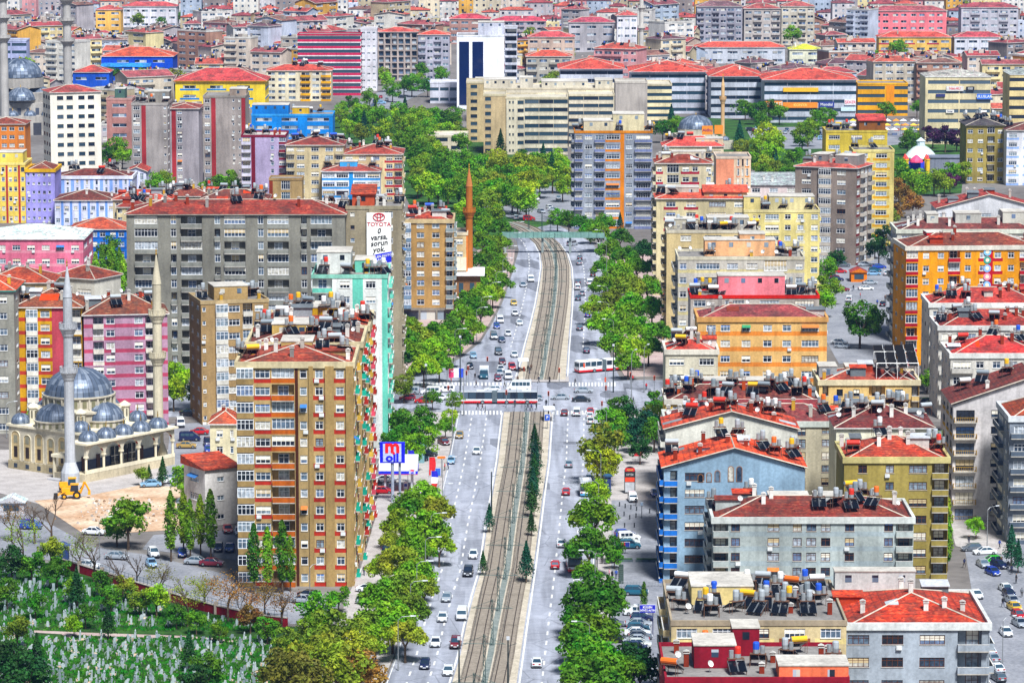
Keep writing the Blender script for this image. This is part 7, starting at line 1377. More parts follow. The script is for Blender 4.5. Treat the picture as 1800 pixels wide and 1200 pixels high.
cars([(851, 664, 'truck', 'teal', 0), (893, 666, 'van', 'white'), (875, 669, 'hatch', 'maroon'), (878, 659, 'hatch', 'silver'), (880, 652, 'sedan', 'white'), (900, 650, 'suv', 'red'), (883, 640, 'hatch', 'dark red'), (904, 627, 'sedan', 'white'), (876, 623, 'suv', 'dark grey'), (832, 629, 'hatch', 'sky blue'), (826, 648, 'hatch', 'black'), (868, 596, 'van', 'grey'), (882, 601, 'sedan', 'navy'), (893, 590, 'hatch', 'white'), (873, 577, 'hatch', 'blue'), (879, 567, 'van', 'white'), (913, 571, 'sedan', 'white'), (905, 554, 'sedan', 'white'), (903, 536, 'sedan', 'yellow'), (919, 504, 'sedan', 'silver'), (933, 495, 'van', 'white')], 'from the crossing in the queue above it', 'cars queueing above the crossing', 4)
cars([(1031, 620, 'hatch', 'navy'), (1019, 580, 'sedan', 'grey'), (1033, 557, 'hatch', 'blue'), (1016, 528, 'hatch', 'teal'), (1023, 519, 'sedan', 'silver'), (1015, 509, 'smallvan', 'white'), (1016, 499, 'sedan', 'grey'), (1036, 501, 'van', 'white'), (1042, 486, 'hatch', 'black'), (1018, 465, 'sedan', 'silver'), (1019, 457, 'hatch', 'dark grey'), (1006, 432, 'van', 'silver', 150), (953, 418, 'suv', 'dark grey', 30), (1063, 612, 'hatch', 'dark grey')], 'from the crossing heading up to the footbridge', 'cars on the far right carriageway', 181)
cars([(1118, 1047, 'suv', 'teal', 85), (1117, 1082, 'smallvan', 'white', -90), (1128, 1092, 'hatch', 'navy', 90), (1122, 1102, 'sedan', 'silver', 90), (1122, 1110, 'hatch', 'teal', 90), (1120, 1118, 'sedan', 'white', 90), (1126, 1124, 'hatch', 'grey', 90), (1118, 1131, 'sedan', 'silver', -90), (1124, 1138, 'hatch', 'pale', 90), (1116, 1146, 'suv', 'navy', 90), (1096, 1160, 'hatch', 'blue', 88), (1104, 1172, 'sedan', 'grey', 90), (1102, 1184, 'sedan', 'pale', 92), (1098, 944, 'hatch', 'blue', 105), (1106, 951, 'smallvan', 'white', 100), (1104, 958, 'sedan', 'pale', 95), (1106, 965, 'suv', 'teal', 95), (1112, 882, 'smallvan', 'white', 5), (1152, 873, 'sedan', 'blue', 5), (1165, 882, 'hatch', 'navy', 0), (1078, 1102, 'hatch', 'grey', 90), (1082, 1130, 'sedan', 'black', 90)], 'from the bottom of cars parked by the round trees', 'cars parked right of the round trees', z=.19)
cars([(1745, 1010, 'hatch', 'blue', 20), (1742, 990, 'hatch', 'green', -75), (1728, 996, 'sedan', 'silver', 10), (1731, 974, 'sedan', 'white', -80), (1708, 968, 'hatch', 'grey', -85), (1756, 998, 'hatch', 'navy', 30), (1716, 1050, 'sedan', 'white', 8), (1768, 1039, 'sedan', 'white', 12), (1774, 1049, 'hatch', 'navy', 12), (1779, 1060, 'sedan', 'silver', 12), (1783, 1072, 'sedan', 'yellow', 12), (1790, 1086, 'hatch', 'red', 12), (1792, 1100, 'sedan', 'silver', 12), (1768, 1116, 'sedan', 'white', 5), (1733, 1134, 'hatch', 'sky blue', 192), (1738, 1150, 'sedan', 'white', 192), (1744, 1162, 'sedan', 'silver', 192), (1752, 1180, 'sedan', 'white', 192), (1755, 1196, 'hatch', 'grey', 192)], 'from the bottom of the lower right street', 'cars on the lower right street', z=.06)
cars([(1477, 480, 'hatch', 'red', 95), (1464, 489, 'hatch', 'dark red', 95), (1470, 494, 'sedan', 'navy', 95), (1522, 510, 'sedan', 'white', 100), (1529, 500, 'sedan', 'silver', 100), (1493, 530, 'smallvan', 'white', 170), (1522, 540, 'sedan', 'silver', 170), (1552, 538, 'sedan', 'dark grey', 170), (1538, 478, 'hatch', 'teal', 95), (1545, 472, 'sedan', 'blue', 95), (1535, 484, 'sedan', 'sky blue', 95), (1482, 512, 'hatch', 'maroon', 95), (1558, 484, 'sedan', 'white', 175), (1520, 468, 'sedan', 'silver', 95), (1482, 469, 'suv', 'grey', 95), (1530, 558, 'sedan', 'white', 175), (1475, 605, 'sedan', 'white', 60), (1480, 612, 'hatch', 'silver', 60), (1632, 712, 'suv', 'navy', 100), (1640, 715, 'hatch', 'black', 100)], 'from the bottom of the side street behind the peach block', 'cars on the side street', z=.06)
cars([(265, 856, 'sedan', 'sky blue', -80), (284, 850, 'sedan', 'white', -80), (294, 846, 'sedan', 'silver', -80), (312, 842, 'sedan', 'teal', -80), (344, 814, 'sedan', 'silver', -85), (333, 731, 'sedan', 'dark grey', 80), (317, 750, 'van', 'white', 10), (350, 764, 'sedan', 'red', -90), (334, 775, 'van', 'navy', 90), (328, 788, 'sedan', 'gold', 90), (366, 784, 'suv', 'navy', 10), (366, 796, 'hatch', 'blue', 10), (400, 936, 'sedan', 'red', 10), (205, 983, 'sedan', 'silver', 75), (270, 979, 'suv', 'white', 15), (266, 996, 'sedan', 'sky blue', 15), (321, 978, 'hatch', 'blue', 5), (384, 969, 'hatch', 'navy', 0), (404, 969, 'sedan', 'blue', 0), (155, 999, 'sedan', 'white', 75), (372, 995, 'sedan', 'maroon', 80), (345, 992, 'sedan', 'silver', 80), (545, 1052, 'sedan', 'black', 70), (534, 1060, 'sedan', 'silver', 70), (165, 940, 'sedan', 'white', 80), (55, 930, 'smallvan', 'blue', 85), (420, 940, 'sedan', 'white', 10), (648, 1041, 'sedan', 'white', 75), (645, 1062, 'hatch', 'silver', 75), (628, 1116, 'sedan', 'sky blue', 70), (690, 972, 'hatch', 'navy', 80), (700, 966, 'sedan', 'maroon', 80), (738, 810, 'sedan', 'teal', 90), (752, 803, 'sedan', 'dark grey', 90), (678, 848, 'sedan', 'white', 90), (672, 868, 'sedan', 'red', 90), (735, 788, 'hatch', 'sky blue', 90), (780, 782, 'sedan', 'dark red', 20), (8, 748, 'sedan', 'sky blue', 90)], 'from the bottom of cars parked left of the boulevard', 'cars parked left of the boulevard', z=.2)
rc = random.Random(4); lst = []
for k in range(46):
    a = rc.random()
    if a < .35: x, y = rc.uniform(870, 1000), rc.uniform(338, 388)
    elif a < .7: x, y = rc.uniform(1310, 1480), rc.uniform(226, 258)
    else: f = rc.random(); x, y = 640+130*f+rc.uniform(-14, 14), 196-55*f+rc.uniform(-5, 5)
    lst.append((x, y, rc.choice(['sedan', 'hatch', 'sedan', 'smallvan']), rc.choice(['white', 'silver', 'silver', 'white', 'navy', 'red', 'grey', 'dark grey', 'sky blue']), rc.choice([0, 90, 180, 85, 20])))
cars(lst, 'from the bottom of far cars parked by park and avenue', 'far parked cars', z=.1)
def bus(px, py, ang, label, Ls=(10.0, 7.5), bend=0, livery='#e9eaec', band='#d8141c', wz=1.2, roofc='#a4aab0'):
    g = P(px, py); t = thing('bus', label, 'bus', (g.x, g.y, .04), R(ang), 'city buses'); W, H = 1.27, 3.0; wm = plain(livery, .3); rm = plain(band, .35); y = 0
    secs = []; y0 = -sum(Ls)/2-.6
    for i, L in enumerate(Ls): secs.append((y0, y0+L)); y0 += L+1.2
    for i, (a, c) in enumerate(secs):
        b = MB(); b.box(-W, W, a, c, .35, .8, rm); b.box(-W-.005, W+.005, a-.01, c+.01, .8, wz, wm); b.box(-W, W, a, c, wz, H-.16, TRIM if wz < 1.4 else wm); b.hull8([(-W, a, H-.16), (W, a, H-.16), (W, c, H-.16), (-W, c, H-.16)], [(-W+.1, a+.1, H), (W-.1, a+.1, H), (W-.1, c-.1, H), (-W+.1, c-.1, H)], plain(roofc, .5)); b.box(-.7, .7, a+1.5, a+3.6, H, H+.2, plain('#cfd2d6')); b.obj('body', t)
        n = int((c-a)/1.55)
        for k in range(n):
            u0 = a+(c-a)*k/n+.08; u1 = a+(c-a)*(k+1)/n-.08; door = (k in (0, n//2+1))
            for sx in (-1, 1):
                w_ = MB(); x = sx*(W+.015); z0 = .5 if (door and sx == 1) else wz+.08; q = [(x, u0, z0), (x, u1, z0), (x, u1, H-.26), (x, u0, H-.26)]; w_.poly(q if sx > 0 else q[::-1], glass_dark()); w_.obj('door' if (door and sx == 1) else 'window', t)
        for yy in ((a+2.2,) if i else (a+2.3, c-2.2)) if len(secs) > 1 else (a+2.3, c-2.6): wheels(t, (yy,), W+.02, .48, .3)
    for sx in (-1, 1): inst('headlight', MESHC.get(('headlight', (.17, .09))), t, (sx*.9, secs[0][0]-.02, .85)); inst('tail_light', MESHC.get(('tail_light', (.17, .09))), t, (sx*1.0, secs[-1][1]+.02, .95))
    w_ = MB(); a = secs[0][0]-.02; w_.poly([(-W+.1, a, 1.15), (W-.1, a, 1.15), (W-.1, a, H-.3), (-W+.1, a, H-.3)], glass_dark()); w_.obj('windscreen', t)
    w_ = MB(); a = secs[-1][1]+.02; w_.poly([(W-.15, a, 1.6), (-W+.15, a, 1.6), (-W+.15, a, H-.45), (W-.15, a, H-.45)], glass_dark()); w_.obj('rear_window', t)
    if len(secs) > 1:
        b = MB(); gm = plain('#56646a', .8); a, c = secs[0][1], secs[1][0]
        for k in range(6): u = a+(c-a)*k/6; b.box(-W+(.06 if k % 2 else 0), W-(.06 if k % 2 else 0), u, u+(c-a)/6, .5, H-.1-(.06 if k % 2 else 0), gm)
        b.obj('bellows', t)
    return t
bus(877, 709, 90, 'articulated white and red bus crossing the junction sideways', (9.3, 7.3))
bus(1063, 652, 118, 'articulated white and red bus standing at an angle right of the junction', (8.0, 6.4), wz=1.55, roofc='#eceef0')
bus(1009, 1000, 182, 'red and white bus half hidden by round trees on the right', (9.5,))
bus(1030, 870, 182, 'small white and blue bus parked at the kerb below the olive tree', (6.4,), 0, '#e6e8ea', '#4a90b8')
# ---------------------------------------------------------------- people
TOPC = {'black': '#15161a', 'red': '#c01a1e', 'blue': '#24479c', 'white': '#d8d8d6', 'grey': '#6a6e74', 'brown': '#5a4030', 'navy': '#1a2244', 'green': '#2f6a3a', 'pink': '#d890a0'}
pr = random.Random(17)
def person(px, py, top, pose, label, z=.04, ang=None):
    g = P(px, py); o = inst('person', PM[pose], None, (g.x, g.y, z), R(pr.uniform(0, 360) if ang is None else ang)); tag(o, label, 'person', 'people on foot')
    ms = [plain('#b98564', .7), plain('#1a1410', .8), plain(TOPC[top], .85), plain(pr.choice(['#1b1d26', '#2a3350', '#3a3430', '#15161a']), .85), plain('#15120f', .6)]
    for i, m in enumerate(ms): o.material_slots[i].link = 'OBJECT'; o.material_slots[i].material = m
    s = pr.uniform(.96, 1.06); o.scale = (s, s, s)
PP = [(840, 720, 'black', 1, -90, 'walking over the crossing below the bus front wheels'), (848, 722, 'brown', 1, -90, 'walking just right of another below the bus'), (853, 725, 'grey', 0, None, 'standing in the road below the bus middle'), (905, 716, 'navy', 0, None, 'standing at the bus front door side'), (928, 721, 'black', 2, 90, 'stepping onto the tram crossing'), (934, 722, 'blue', 1, 90, 'beside another at the tram crossing'), (943, 720, 'black', 0, None, 'waiting at the edge of the tram tracks'), (960, 716, 'black', 0, None, 'next to the red signal post on the median'), (974, 723, 'black', 3, None, 'in a long dark robe at the lower crossing'), (964, 735, 'black', 1, 60, 'walking down past the blue sign'), (966, 674, 'black', 3, None, 'in a long dark robe on the upper tram crossing'), (947, 674, 'navy', 2, -60, 'striding over the tram tracks'), (932, 677, 'white', 2, 90, 'hurrying over the upper crossing'), (910, 674, 'brown', 0, None, 'standing at the median tip by the queue'), (1011, 677, 'black', 2, 90, 'striding over the zebra right of the tracks'), (887, 682, 'grey', 1, 90, 'walking between the van and minibus'), (912, 656, 'navy', 0, None, 'standing beside the tram shelter'), (928, 655, 'black', 0, None, 'first of three waiting behind the tram shelter'), (931, 658, 'navy', 0, None, 'second of three waiting behind the tram shelter'), (934, 652, 'brown', 0, None, 'third of three waiting behind the tram shelter'), (835, 668, 'black', 1, None, 'at the kerb beside the lorry'), (837, 681, 'brown', 2, -90, 'crossing in front of the lorry'), (793, 676, 'red', 0, None, 'by the pink and blue billboard'), (797, 640, 'navy', 0, None, 'under the trees behind the billboard'), (763, 764, 'red', 0, None, 'in red on the pavement above the petrol station'), (757, 752, 'black', 1, None, 'walking up the pavement by the teal tower trees'), (782, 828, 'red', 0, None, 'beside the orange arrow sign'), (788, 826, 'blue', 0, None, 'in blue beside the parked pale car'), (763, 882, 'navy', 0, None, 'between the flags and the road'), (623, 1018, 'black', 0, None, 'by the foot of the tan tower'), (640, 1012, 'black', 1, None, 'walking away from the tan tower'), (1118, 890, 'black', 1, None, 'behind the white van near the bollards'), (1058, 992, 'black', 0, None, 'in the shade of the round trees'), (1162, 982, 'brown', 1, None, 'crossing the empty paved yard'), (1071, 1017, 'pink', 0, None, 'first of three on the paving by the round trees'), (1076, 1020, 'black', 0, None, 'second of three on the paving by the round trees'), (1083, 1018, 'blue', 0, None, 'third of three on the paving by the round trees'), (1156, 1196, 'black', 0, None, 'beside the maroon building corner'), (1108, 654, 'black', 0, None, 'under the grove beside the angled bus'), (1116, 652, 'navy', 1, None, 'walking behind the angled bus'), (1112, 672, 'red', 0, None, 'in red at the right crossing corner'), (1136, 686, 'red', 0, None, 'by the orange kiosk'), (1113, 712, 'black', 0, None, 'on the corner below the grey car'), (1156, 716, 'red', 0, None, 'in the garden shade in red'), (1662, 996, 'black', 0, None, 'by the olive-yellow block corner'), (1695, 998, 'navy', 1, None, 'at the end of the lower right street'), (1703, 957, 'black', 0, None, 'beside the young tree on the plaza'), (1757, 965, 'blue', 1, None, 'crossing the plaza'), (1763, 1068, 'black', 2, None, 'walking down the middle of the right street'), (1760, 995, 'brown', 0, None, 'first of the group under the plaza conifer'), (1772, 1002, 'black', 0, None, 'second of the group under the plaza conifer'), (1778, 1010, 'navy', 0, None, 'third of the group under the plaza conifer'), (1786, 1026, 'black', 0, None, 'by the parked row near the conifer'), (1796, 1050, 'grey', 0, None, 'at the right frame edge by the parked row'), (1512, 525, 'red', 0, None, 'walking in the side street'), (1542, 538, 'blue', 0, None, 'in the side street near the dark car'), (1556, 530, 'brown', 0, None, 'first of a pair at the side street wall'), (1560, 529, 'black', 0, None, 'second of a pair at the side street wall'), (1500, 512, 'black', 1, None, 'walking beside the side street kiosk'), (472, 1094, 'black', 0, None, 'on the cemetery street by the railing'), (465, 1090, 'navy', 0, None, 'leaning at the cemetery railing')]
for x, y, c, ps, a, l in PP: person(x, y, c, ps, f'person in {c} {l}' if f'in {c}' not in l else f'person {l}', .16, a)
# ---------------------------------------------------------------- lamps, masts, signals, signs
def lamp_proto():
    t = bpy.data.objects.new('street_lamp', None); C.objects.link(t); g = plain('#9a9ea0', .45, .5); b = MB(); b.tube((0, 0, 0), (0, 0, 8.2), .1, g, .06, 6); b.tube((0, 0, 0), (0, 0, .8), .15, g, n=6); b.obj('pole', t)
    b = MB(); b.tube((0, 0, 8.15), (.6, 0, 8.7), .05, g, n=5); b.tube((.6, 0, 8.7), (2.2, 0, 8.85), .045, g, n=5); b.obj('arm', t); b = MB(); b.hull8([(2.0, -.14, 8.75), (2.9, -.1, 8.8), (2.9, .1, 8.8), (2.0, .14, 8.75)], [(2.0, -.12, 8.95), (2.9, -.08, 8.92), (2.9, .08, 8.92), (2.0, .12, 8.95)], plain('#d8dce0', .4)); b.obj('lamp_head', t); return t
LP = lamp_proto(); first = [True]
def lamps(pts, rz, phrase, grp, s=1):
    for i, p in enumerate(pts):
        g = P(*p)
        if first[0]: t = LP; first[0] = False
        else: t = copy_tree(LP)
        t.location = (g.x, g.y, .1); t.rotation_euler = (0, 0, rz); t.scale = (s, s, s); tag(t, f'grey street lamp, {nth(i)} {phrase}', 'street lamp', grp)
lamps([(700, 1178), (722, 1112), (733, 1075), (748, 1030), (758, 985), (770, 930), (778, 880), (795, 775)], 0, 'from the bottom on the left kerb', 'lamps on the left kerb')
lamps([(1036, 1188), (1040, 1110), (1046, 1055), (1050, 1012), (1052, 925), (1056, 868), (1066, 790), (1072, 735)], math.pi, 'from the bottom on the right kerb', 'lamps on the right kerb')
lamps([(800, 640), (838, 600), (846, 580), (862, 553), (872, 533), (884, 508), (892, 485), (900, 460), (905, 440)], 0, 'above the crossing on the left kerb', 'lamps above the crossing, left')
lamps([(1078, 622), (1070, 590), (1068, 560), (1068, 530), (1066, 505), (1066, 480), (1062, 455)], math.pi, 'above the crossing on the right kerb', 'lamps above the crossing, right')
lamps([(1132, 690), (1168, 700), (1110, 700), (815, 730)], 1.2, 'about the crossing corners', 'lamps at the crossing', 1.25)
lamps([(12, 770), (545, 1072), (175, 985), (1762, 1170), (1735, 965), (1492, 560)], .5, 'in turn among lamps on side streets', 'lamps on side streets', .9)
def mast():
    t = bpy.data.objects.new('tram_mast', None); C.objects.link(t); g = plain('#3f5a56', .6, .3); b = MB(); w = .2
    for sx in (-1, 1):
        for sy in (-1, 1): b.tube((sx*w, sy*w, 0), (sx*w*.6, sy*w*.6, 7.8), .045, g, n=4)
    for k in range(10):
        z = k*.78; s = -1 if k % 2 else 1
        for sy in (-1, 1): b.tube((-w*s, sy*w, z), (w*s*.9, sy*w, z+.78), .03, g, n=3)
    b.obj('lattice', t); a = MB(); a.tube((-3.4, 0, 6.3), (3.4, 0, 6.3), .05, g, n=4); a.tube((-3.2, 0, 6.3), (0, 0, 7.6), .03, g, n=4); a.tube((3.2, 0, 6.3), (0, 0, 7.6), .03, g, n=4); a.obj('cross_arm', t); return t
MP = mast(); k = 0
for M_, n0 in ((MS, 11), (MN, 11)):
    w = [P(*q) for q in M_]; tot = sum((w[i+1]-w[i]).length for i in range(len(w)-1)); dist = 6 if k else 20
    while dist < tot-4:
        a = dist; i = 0
        while a > (w[i+1]-w[i]).length: a -= (w[i+1]-w[i]).length; i += 1
        p = w[i]+(w[i+1]-w[i]).normalized()*a; t = MP if k == 0 else copy_tree(MP); t.location = (p.x, p.y, .15); d = w[i+1]-w[i]; t.rotation_euler = (0, 0, math.atan2(d.y, d.x)-math.pi/2); tag(t, f'green lattice tram mast, {nth(k)} from the bottom between the tracks', 'mast', 'tram masts'); k += 1; dist += 27
def wires():
    for M_, lab in ((MS, 'below'), (MN, 'above')):
        w = [P(*q) for q in M_]; wm = plain('#20262a', .5)
        for side, sn in ((-2.35, 'left'), (2.35, 'right')):
            b = MB()
            for i in range(len(w)-1):
                e = []
                for kk in (i, i+1): tt = (w[min(kk+1, len(w)-1)]-w[max(kk-1, 0)]).normalized(); e.append(w[kk]+Vector((tt.y, -tt.x, 0))*side)
                for z in (5.9, 6.25): b.tube((*e[0].xy, z), (*e[1].xy, z), .022, wm, n=3, cap=False)
            o = b.obj('overhead_wire'); tag(o, f'thin overhead tram wire over the {sn} track {lab} the crossing', 'wire', 'overhead tram wires')
wires()
def tall_mast(px, py, h, lab):
    g = P(px, py); t = thing('signal_mast', lab, 'mast', (g.x, g.y, .1), 0, 'dark roadside masts'); b = MB(); b.tube((0, 0, 0), (0, 0, h), .16, plain('#2c3a3c', .5, .3), .1, 8); b.obj('pole', t); b = MB(); b.box(-.25, .25, -.2, .2, h, h+.5, plain('#c8ccd0')); b.tube((0, 0, h-1), (1.4, 0, h-.6), .04, plain('#2c3a3c'), n=4); b.obj('head', t)
for a in ((807, 1215, 8.2, 'dark mast at the left edge of the tracks at the frame bottom'), (893, 1215, 8.2, 'dark mast at the right edge of the tracks at the frame bottom'), (864, 900, 8, 'dark mast beside the lone round conifer left of the tracks'), (749, 728, 11, 'tall dark mast at the left end of the crossing'), (809, 690, 13, 'tall dark mast beside the pink and blue billboard'), (1078, 690, 11, 'tall dark mast before the angled bus')): tall_mast(*a)
def signal(px, py, rz, arm, lab):
    g = P(px, py); t = thing('traffic_light', lab, 'traffic light', (g.x, g.y, .1), rz, 'traffic lights'); pm = plain('#8a9094', .5, .4); b = MB(); h = 5.4 if arm else 3.0; b.tube((0, 0, 0), (0, 0, h), .09, pm, n=6)
    if arm: b.tube((0, 0, h), (1.2, 0, h+.7), .07, pm, n=5); b.tube((1.2, 0, h+.7), (5.0, 0, h+.9), .06, pm, n=5)
    b.obj('pole', t)
    for x, z in (((0, 2.6), (5.0, h+.55)) if arm else ((0, 3.0),)):
        b = MB(); b.box(x-.2, x+.2, -.15, .15, z-.1, z+.95, plain('#e2521c', .5)); b.box(x-.14, x+.14, -.2, -.15, z-.02, z+.87, plain('#15161a')); b.obj('signal_head', t)
        for q, c in ((.7, '#c01818'), (.42, '#a87818'), (.14, '#187838')): b = MB(); b.lathe([(0, 0), (.11, 0), (.1, .05)], 8, plain(c, .3)); o = b.obj('lens', t, (x, -.2, z+q)); o.rotation_euler = (math.pi/2, 0, 0)
for a in ((820, 678, 0, True, 'traffic light on a long arm over the queueing cars'), (1064, 690, math.pi, True, 'traffic light on a long arm right of the junction'), (786, 672, 0, False, 'small orange traffic light left of the billboard'), (921, 674, 0, False, 'small orange traffic light at the upper tram median'), (983, 676, 0, False, 'striped signal post at the right end of the tram crossing'), (964, 718, 0, False, 'red signal post on the lower median'), (1065, 708, 0, False, 'red signal post by the right kerb lamp'), (1058, 736, 0, False, 'orange signal low on the right kerb'), (1108, 684, 0, False, 'orange signal on the right corner pavement'), (890, 716, 0, False, 'orange signal behind the long bus'), (788, 708, 0, False, 'orange signal post at the left pavement corner'), (823, 672, 0, False, 'orange box signal beside the kerb bicycles'), (1150, 690, 0, False, 'orange kiosk signal right of the grove')): signal(*a)
def board(px, py, w, h, zb, cols, label, texts=(), rz=0, post='#6a7078', name='billboard', cat='billboard'):
    g = P(px, py); t = thing(name, label, cat, (g.x, g.y, .1), rz); b = MB()
    for sx in ((-1, 1) if w > 2 else (0,)): b.tube((sx*w*.35, .12, 0), (sx*w*.35, .12, zb+.3), .08, plain(post, .5), n=6)
    b.obj('post', t); n = len(cols); b = MB(); b.box(-w/2-.06, w/2+.06, -.0, .2, zb-.06, zb+h+.06, plain('#d0d4d8')); b.obj('frame', t)
    for i, c in enumerate(cols): b = MB(); b.box(-w/2+w*i/n, -w/2+w*(i+1)/n, -.05, -.001, zb, zb+h, plain(c, .5)); b.obj('panel', t)
    for body, x, z, sz, c in texts: text(body, t, (x*w, -.09, zb+z*h), sz, plain(c, .5), bold=.01)
    return t
board(802, 672, 3.6, 2.2, 1.1, ('#d8306a', '#e8e4ec', '#2a4ac0'), 'pink white and blue billboard on two posts at the crossing', (('YILDIZ', -.22, .7, .42, '#ffffff'),), .1)
board(1138, 1118, 2.6, 1.25, 4.0, ('#1a22b8',), 'blue exchange office sign on a post among parked cars', (('KÜLEN', 0, .7, .5, '#f0f0f4'), ('DÖVİZ ALTIN', 0, .28, .4, '#f0f0f4')), name='street_sign', cat='sign', post='#222a5a')
board(962, 755, 1.1, 1.3, 2.0, ('#1c50b8',), 'blue square sign with white mark on the lower tram median', (('P', 0, .5, .9, '#ffffff'),), name='street_sign', cat='sign')
board(1136, 748, 1.5, 1.4, 2.2, ('#1434b8',), 'blue sign in the corner garden', (('i', 0, .5, 1.0, '#ffffff'),), name='street_sign', cat='sign'); board(1122, 810, 1.8, 1.0, 1.0, ('#d82028',), 'small red sign above the flower bed', (), name='street_sign', cat='sign')
board(776, 840, 1.7, .5, 4.0, ('#f08018',), 'orange arrow sign beside the petrol station', (), name='street_sign', cat='sign'); board(770, 862, 1.0, 1.5, 3.0, ('#2a62c8',), 'blue panel sign between the petrol flags', (), name='street_sign', cat='sign')
board(1099, 975, 1.6, .8, 1.5, ('#c02838', '#2a3a9c'), 'red and blue board before the parked cars', (), name='street_sign', cat='sign'); board(1128, 912, .5, .6, 2.6, ('#b8d0e8',), 'small pale sign on twin posts among the bollards', (), name='street_sign', cat='sign'); board(1157, 912, .35, .5, 1.6, ('#30343a',), 'thin dark post sign right of the bollards', (), name='street_sign', cat='sign')
def totem():
    g = P(1107, 868); t = thing('totem_sign', 'tall rounded totem sign with red and dark panels', 'sign', (g.x, g.y, .15)); b = MB(); n = 10; pts = [(-1.1, 0), (1.1, 0), (1.1, 4.6)]+[(1.1*math.cos(a*math.pi/n), 4.6+.9*math.sin(a*math.pi/n)) for a in range(1, n)]+[(-1.1, 4.6)]
    b.poly([(x, -.15, z) for x, z in pts], plain('#1a1c20')); b.poly([(x, .15, z) for x, z in reversed(pts)], plain('#1a1c20'))
    for i in range(len(pts)): p, q = pts[i], pts[(i+1) % len(pts)]; b.poly([(p[0], .15, p[1]), (q[0], .15, q[1]), (q[0], -.15, q[1]), (p[0], -.15, p[1])], plain('#1a1c20'))
    b.obj('slab', t)
    for z0, z1, c in ((4.5, 5.2, '#d02424'), (3.4, 4.3, '#2a3436'), (2.4, 3.3, '#e8461c'), (.3, 2.3, '#b8bcc0')): b = MB(); b.box(-.95, .95, -.2, -.151, z0, z1, plain(c)); b.obj('panel', t)
    text('OPTİK', t, (0, -.22, 3.85), .5, plain('#d8d8d8')); text('KEBAP', t, (0, -.22, 4.8), .42, plain('#f0d060'))
    g = P(1068, 872); t = thing('advertising_column', 'dark blue round advertising column under a wide cap', 'advertising column', (g.x, g.y, .15)); b = MB(); b.lathe([(.75, 0), (.75, .4), (.66, .45), (.66, 3.9)], 14, plain('#22386c', .35)); b.obj('drum', t); b = MB(); b.lathe([(.95, 3.9), (.98, 4.15), (.5, 4.4), (.08, 4.5)], 14, plain('#2c5070', .4)); b.obj('cap', t)
    for k in range(4): b = MB(); a = k*math.pi/2-.6; b.lathe([(.69, .8), (.69, 3.6)], 4, plain(['#3a5a9c', '#6a3a4c', '#2a6a7c', '#30406a'][k], .3), (0, 0), a, a+1.2); b.obj('poster', t)
totem()
def shelter(px, py, lab):
    g = P(px, py); t = thing('tram_shelter', lab, 'tram shelter', (g.x, g.y, .17), .03, 'tram shelters'); b = MB(); b.box(-1.3, 1.3, 0, 5, 2.6, 2.8, plain('#e4e6ea', .4)); b.obj('roof', t); b = MB()
    for x in (-1.2, 1.2):
        for y in (.1, 4.9): b.box(x-.05, x+.05, y-.05, y+.05, 0, 2.6, plain('#6a727a'))
    b.obj('post', t); b = MB(); b.box(-1.18, -1.14, .2, 4.8, .5, 2.2, glass_dark()); b.obj('glass_panel', t); b = MB(); b.box(-1.0, -.5, .6, 4.4, .4, .5, plain('#8a5a30')); b.obj('bench', t)
shelter(920, 655, 'pale tram shelter at the head of the upper tracks'); shelter(966, 742, 'pale tram shelter on the lower median behind the fir')
def bollards():
    b = MB(); b.lathe([(.11, 0), (.11, .75), (.14, .78), (.14, .85), (.05, .95)], 8, plain('#1d2428', .5)); m = b.mesh('bollard')
    for i, (x, y) in enumerate([(1089, 891), (1099, 894), (1109, 896), (1119, 899), (1097, 908), (1087, 914), (1107, 914), (1118, 911), (1142, 903), (1155, 905), (1098, 928), (1115, 928)]):
        g = P(x, y); o = inst('bollard', m, None, (g.x, g.y, .14)); tag(o, f'short dark bollard, {nth(i)} counted from the upper left on the paving', 'bollard', 'dark bollards')
    for i, (x0, y0, x1, y1, lab) in enumerate([(1092, 1032, 1168, 1032, 'low steel railing across the paved yard'), (1092, 1000, 1092, 1030, 'row of dark planters along the paved yard edge')]):
        a, c = P(x0, y0), P(x1, y1); t = thing('railing' if i == 0 else 'planter', lab, 'railing' if i == 0 else 'planter', (a.x, a.y, .14)); d = c-a; b = MB(); n = 14
        if i == 0:
            for k in range(n+1): q = d*(k/n); b.tube((q.x, q.y, 0), (q.x, q.y, .9), .035, plain('#8a9096'), n=4)
            for z in (.45, .9): b.tube((0, 0, z), (d.x, d.y, z), .035, plain('#8a9096'), n=4)
            b.obj('rail', t)
        else:
            for k in range(8): q = d*(k/8); b = MB(); b.box(q.x-.4, q.x+.4, q.y-.5, q.y+.9, 0, .6, plain('#3a4a44')); b.obj('box', t)
    for i, (x, y) in enumerate([(1100, 988), (1130, 988), (1152, 988)]): g = P(x, y); b = MB(); b.box(-1.3, 1.3, -.4, .4, 0, .5, plain('#5a6c70')); b.box(-1.15, 1.15, -.28, .28, .5, .62, GRASS); o = b.obj('planter', None, (g.x, g.y, .14)); tag(o, f'long grey planter, {nth(i)} from the left in the paved yard', 'planter', 'long grey planters')
bollards()
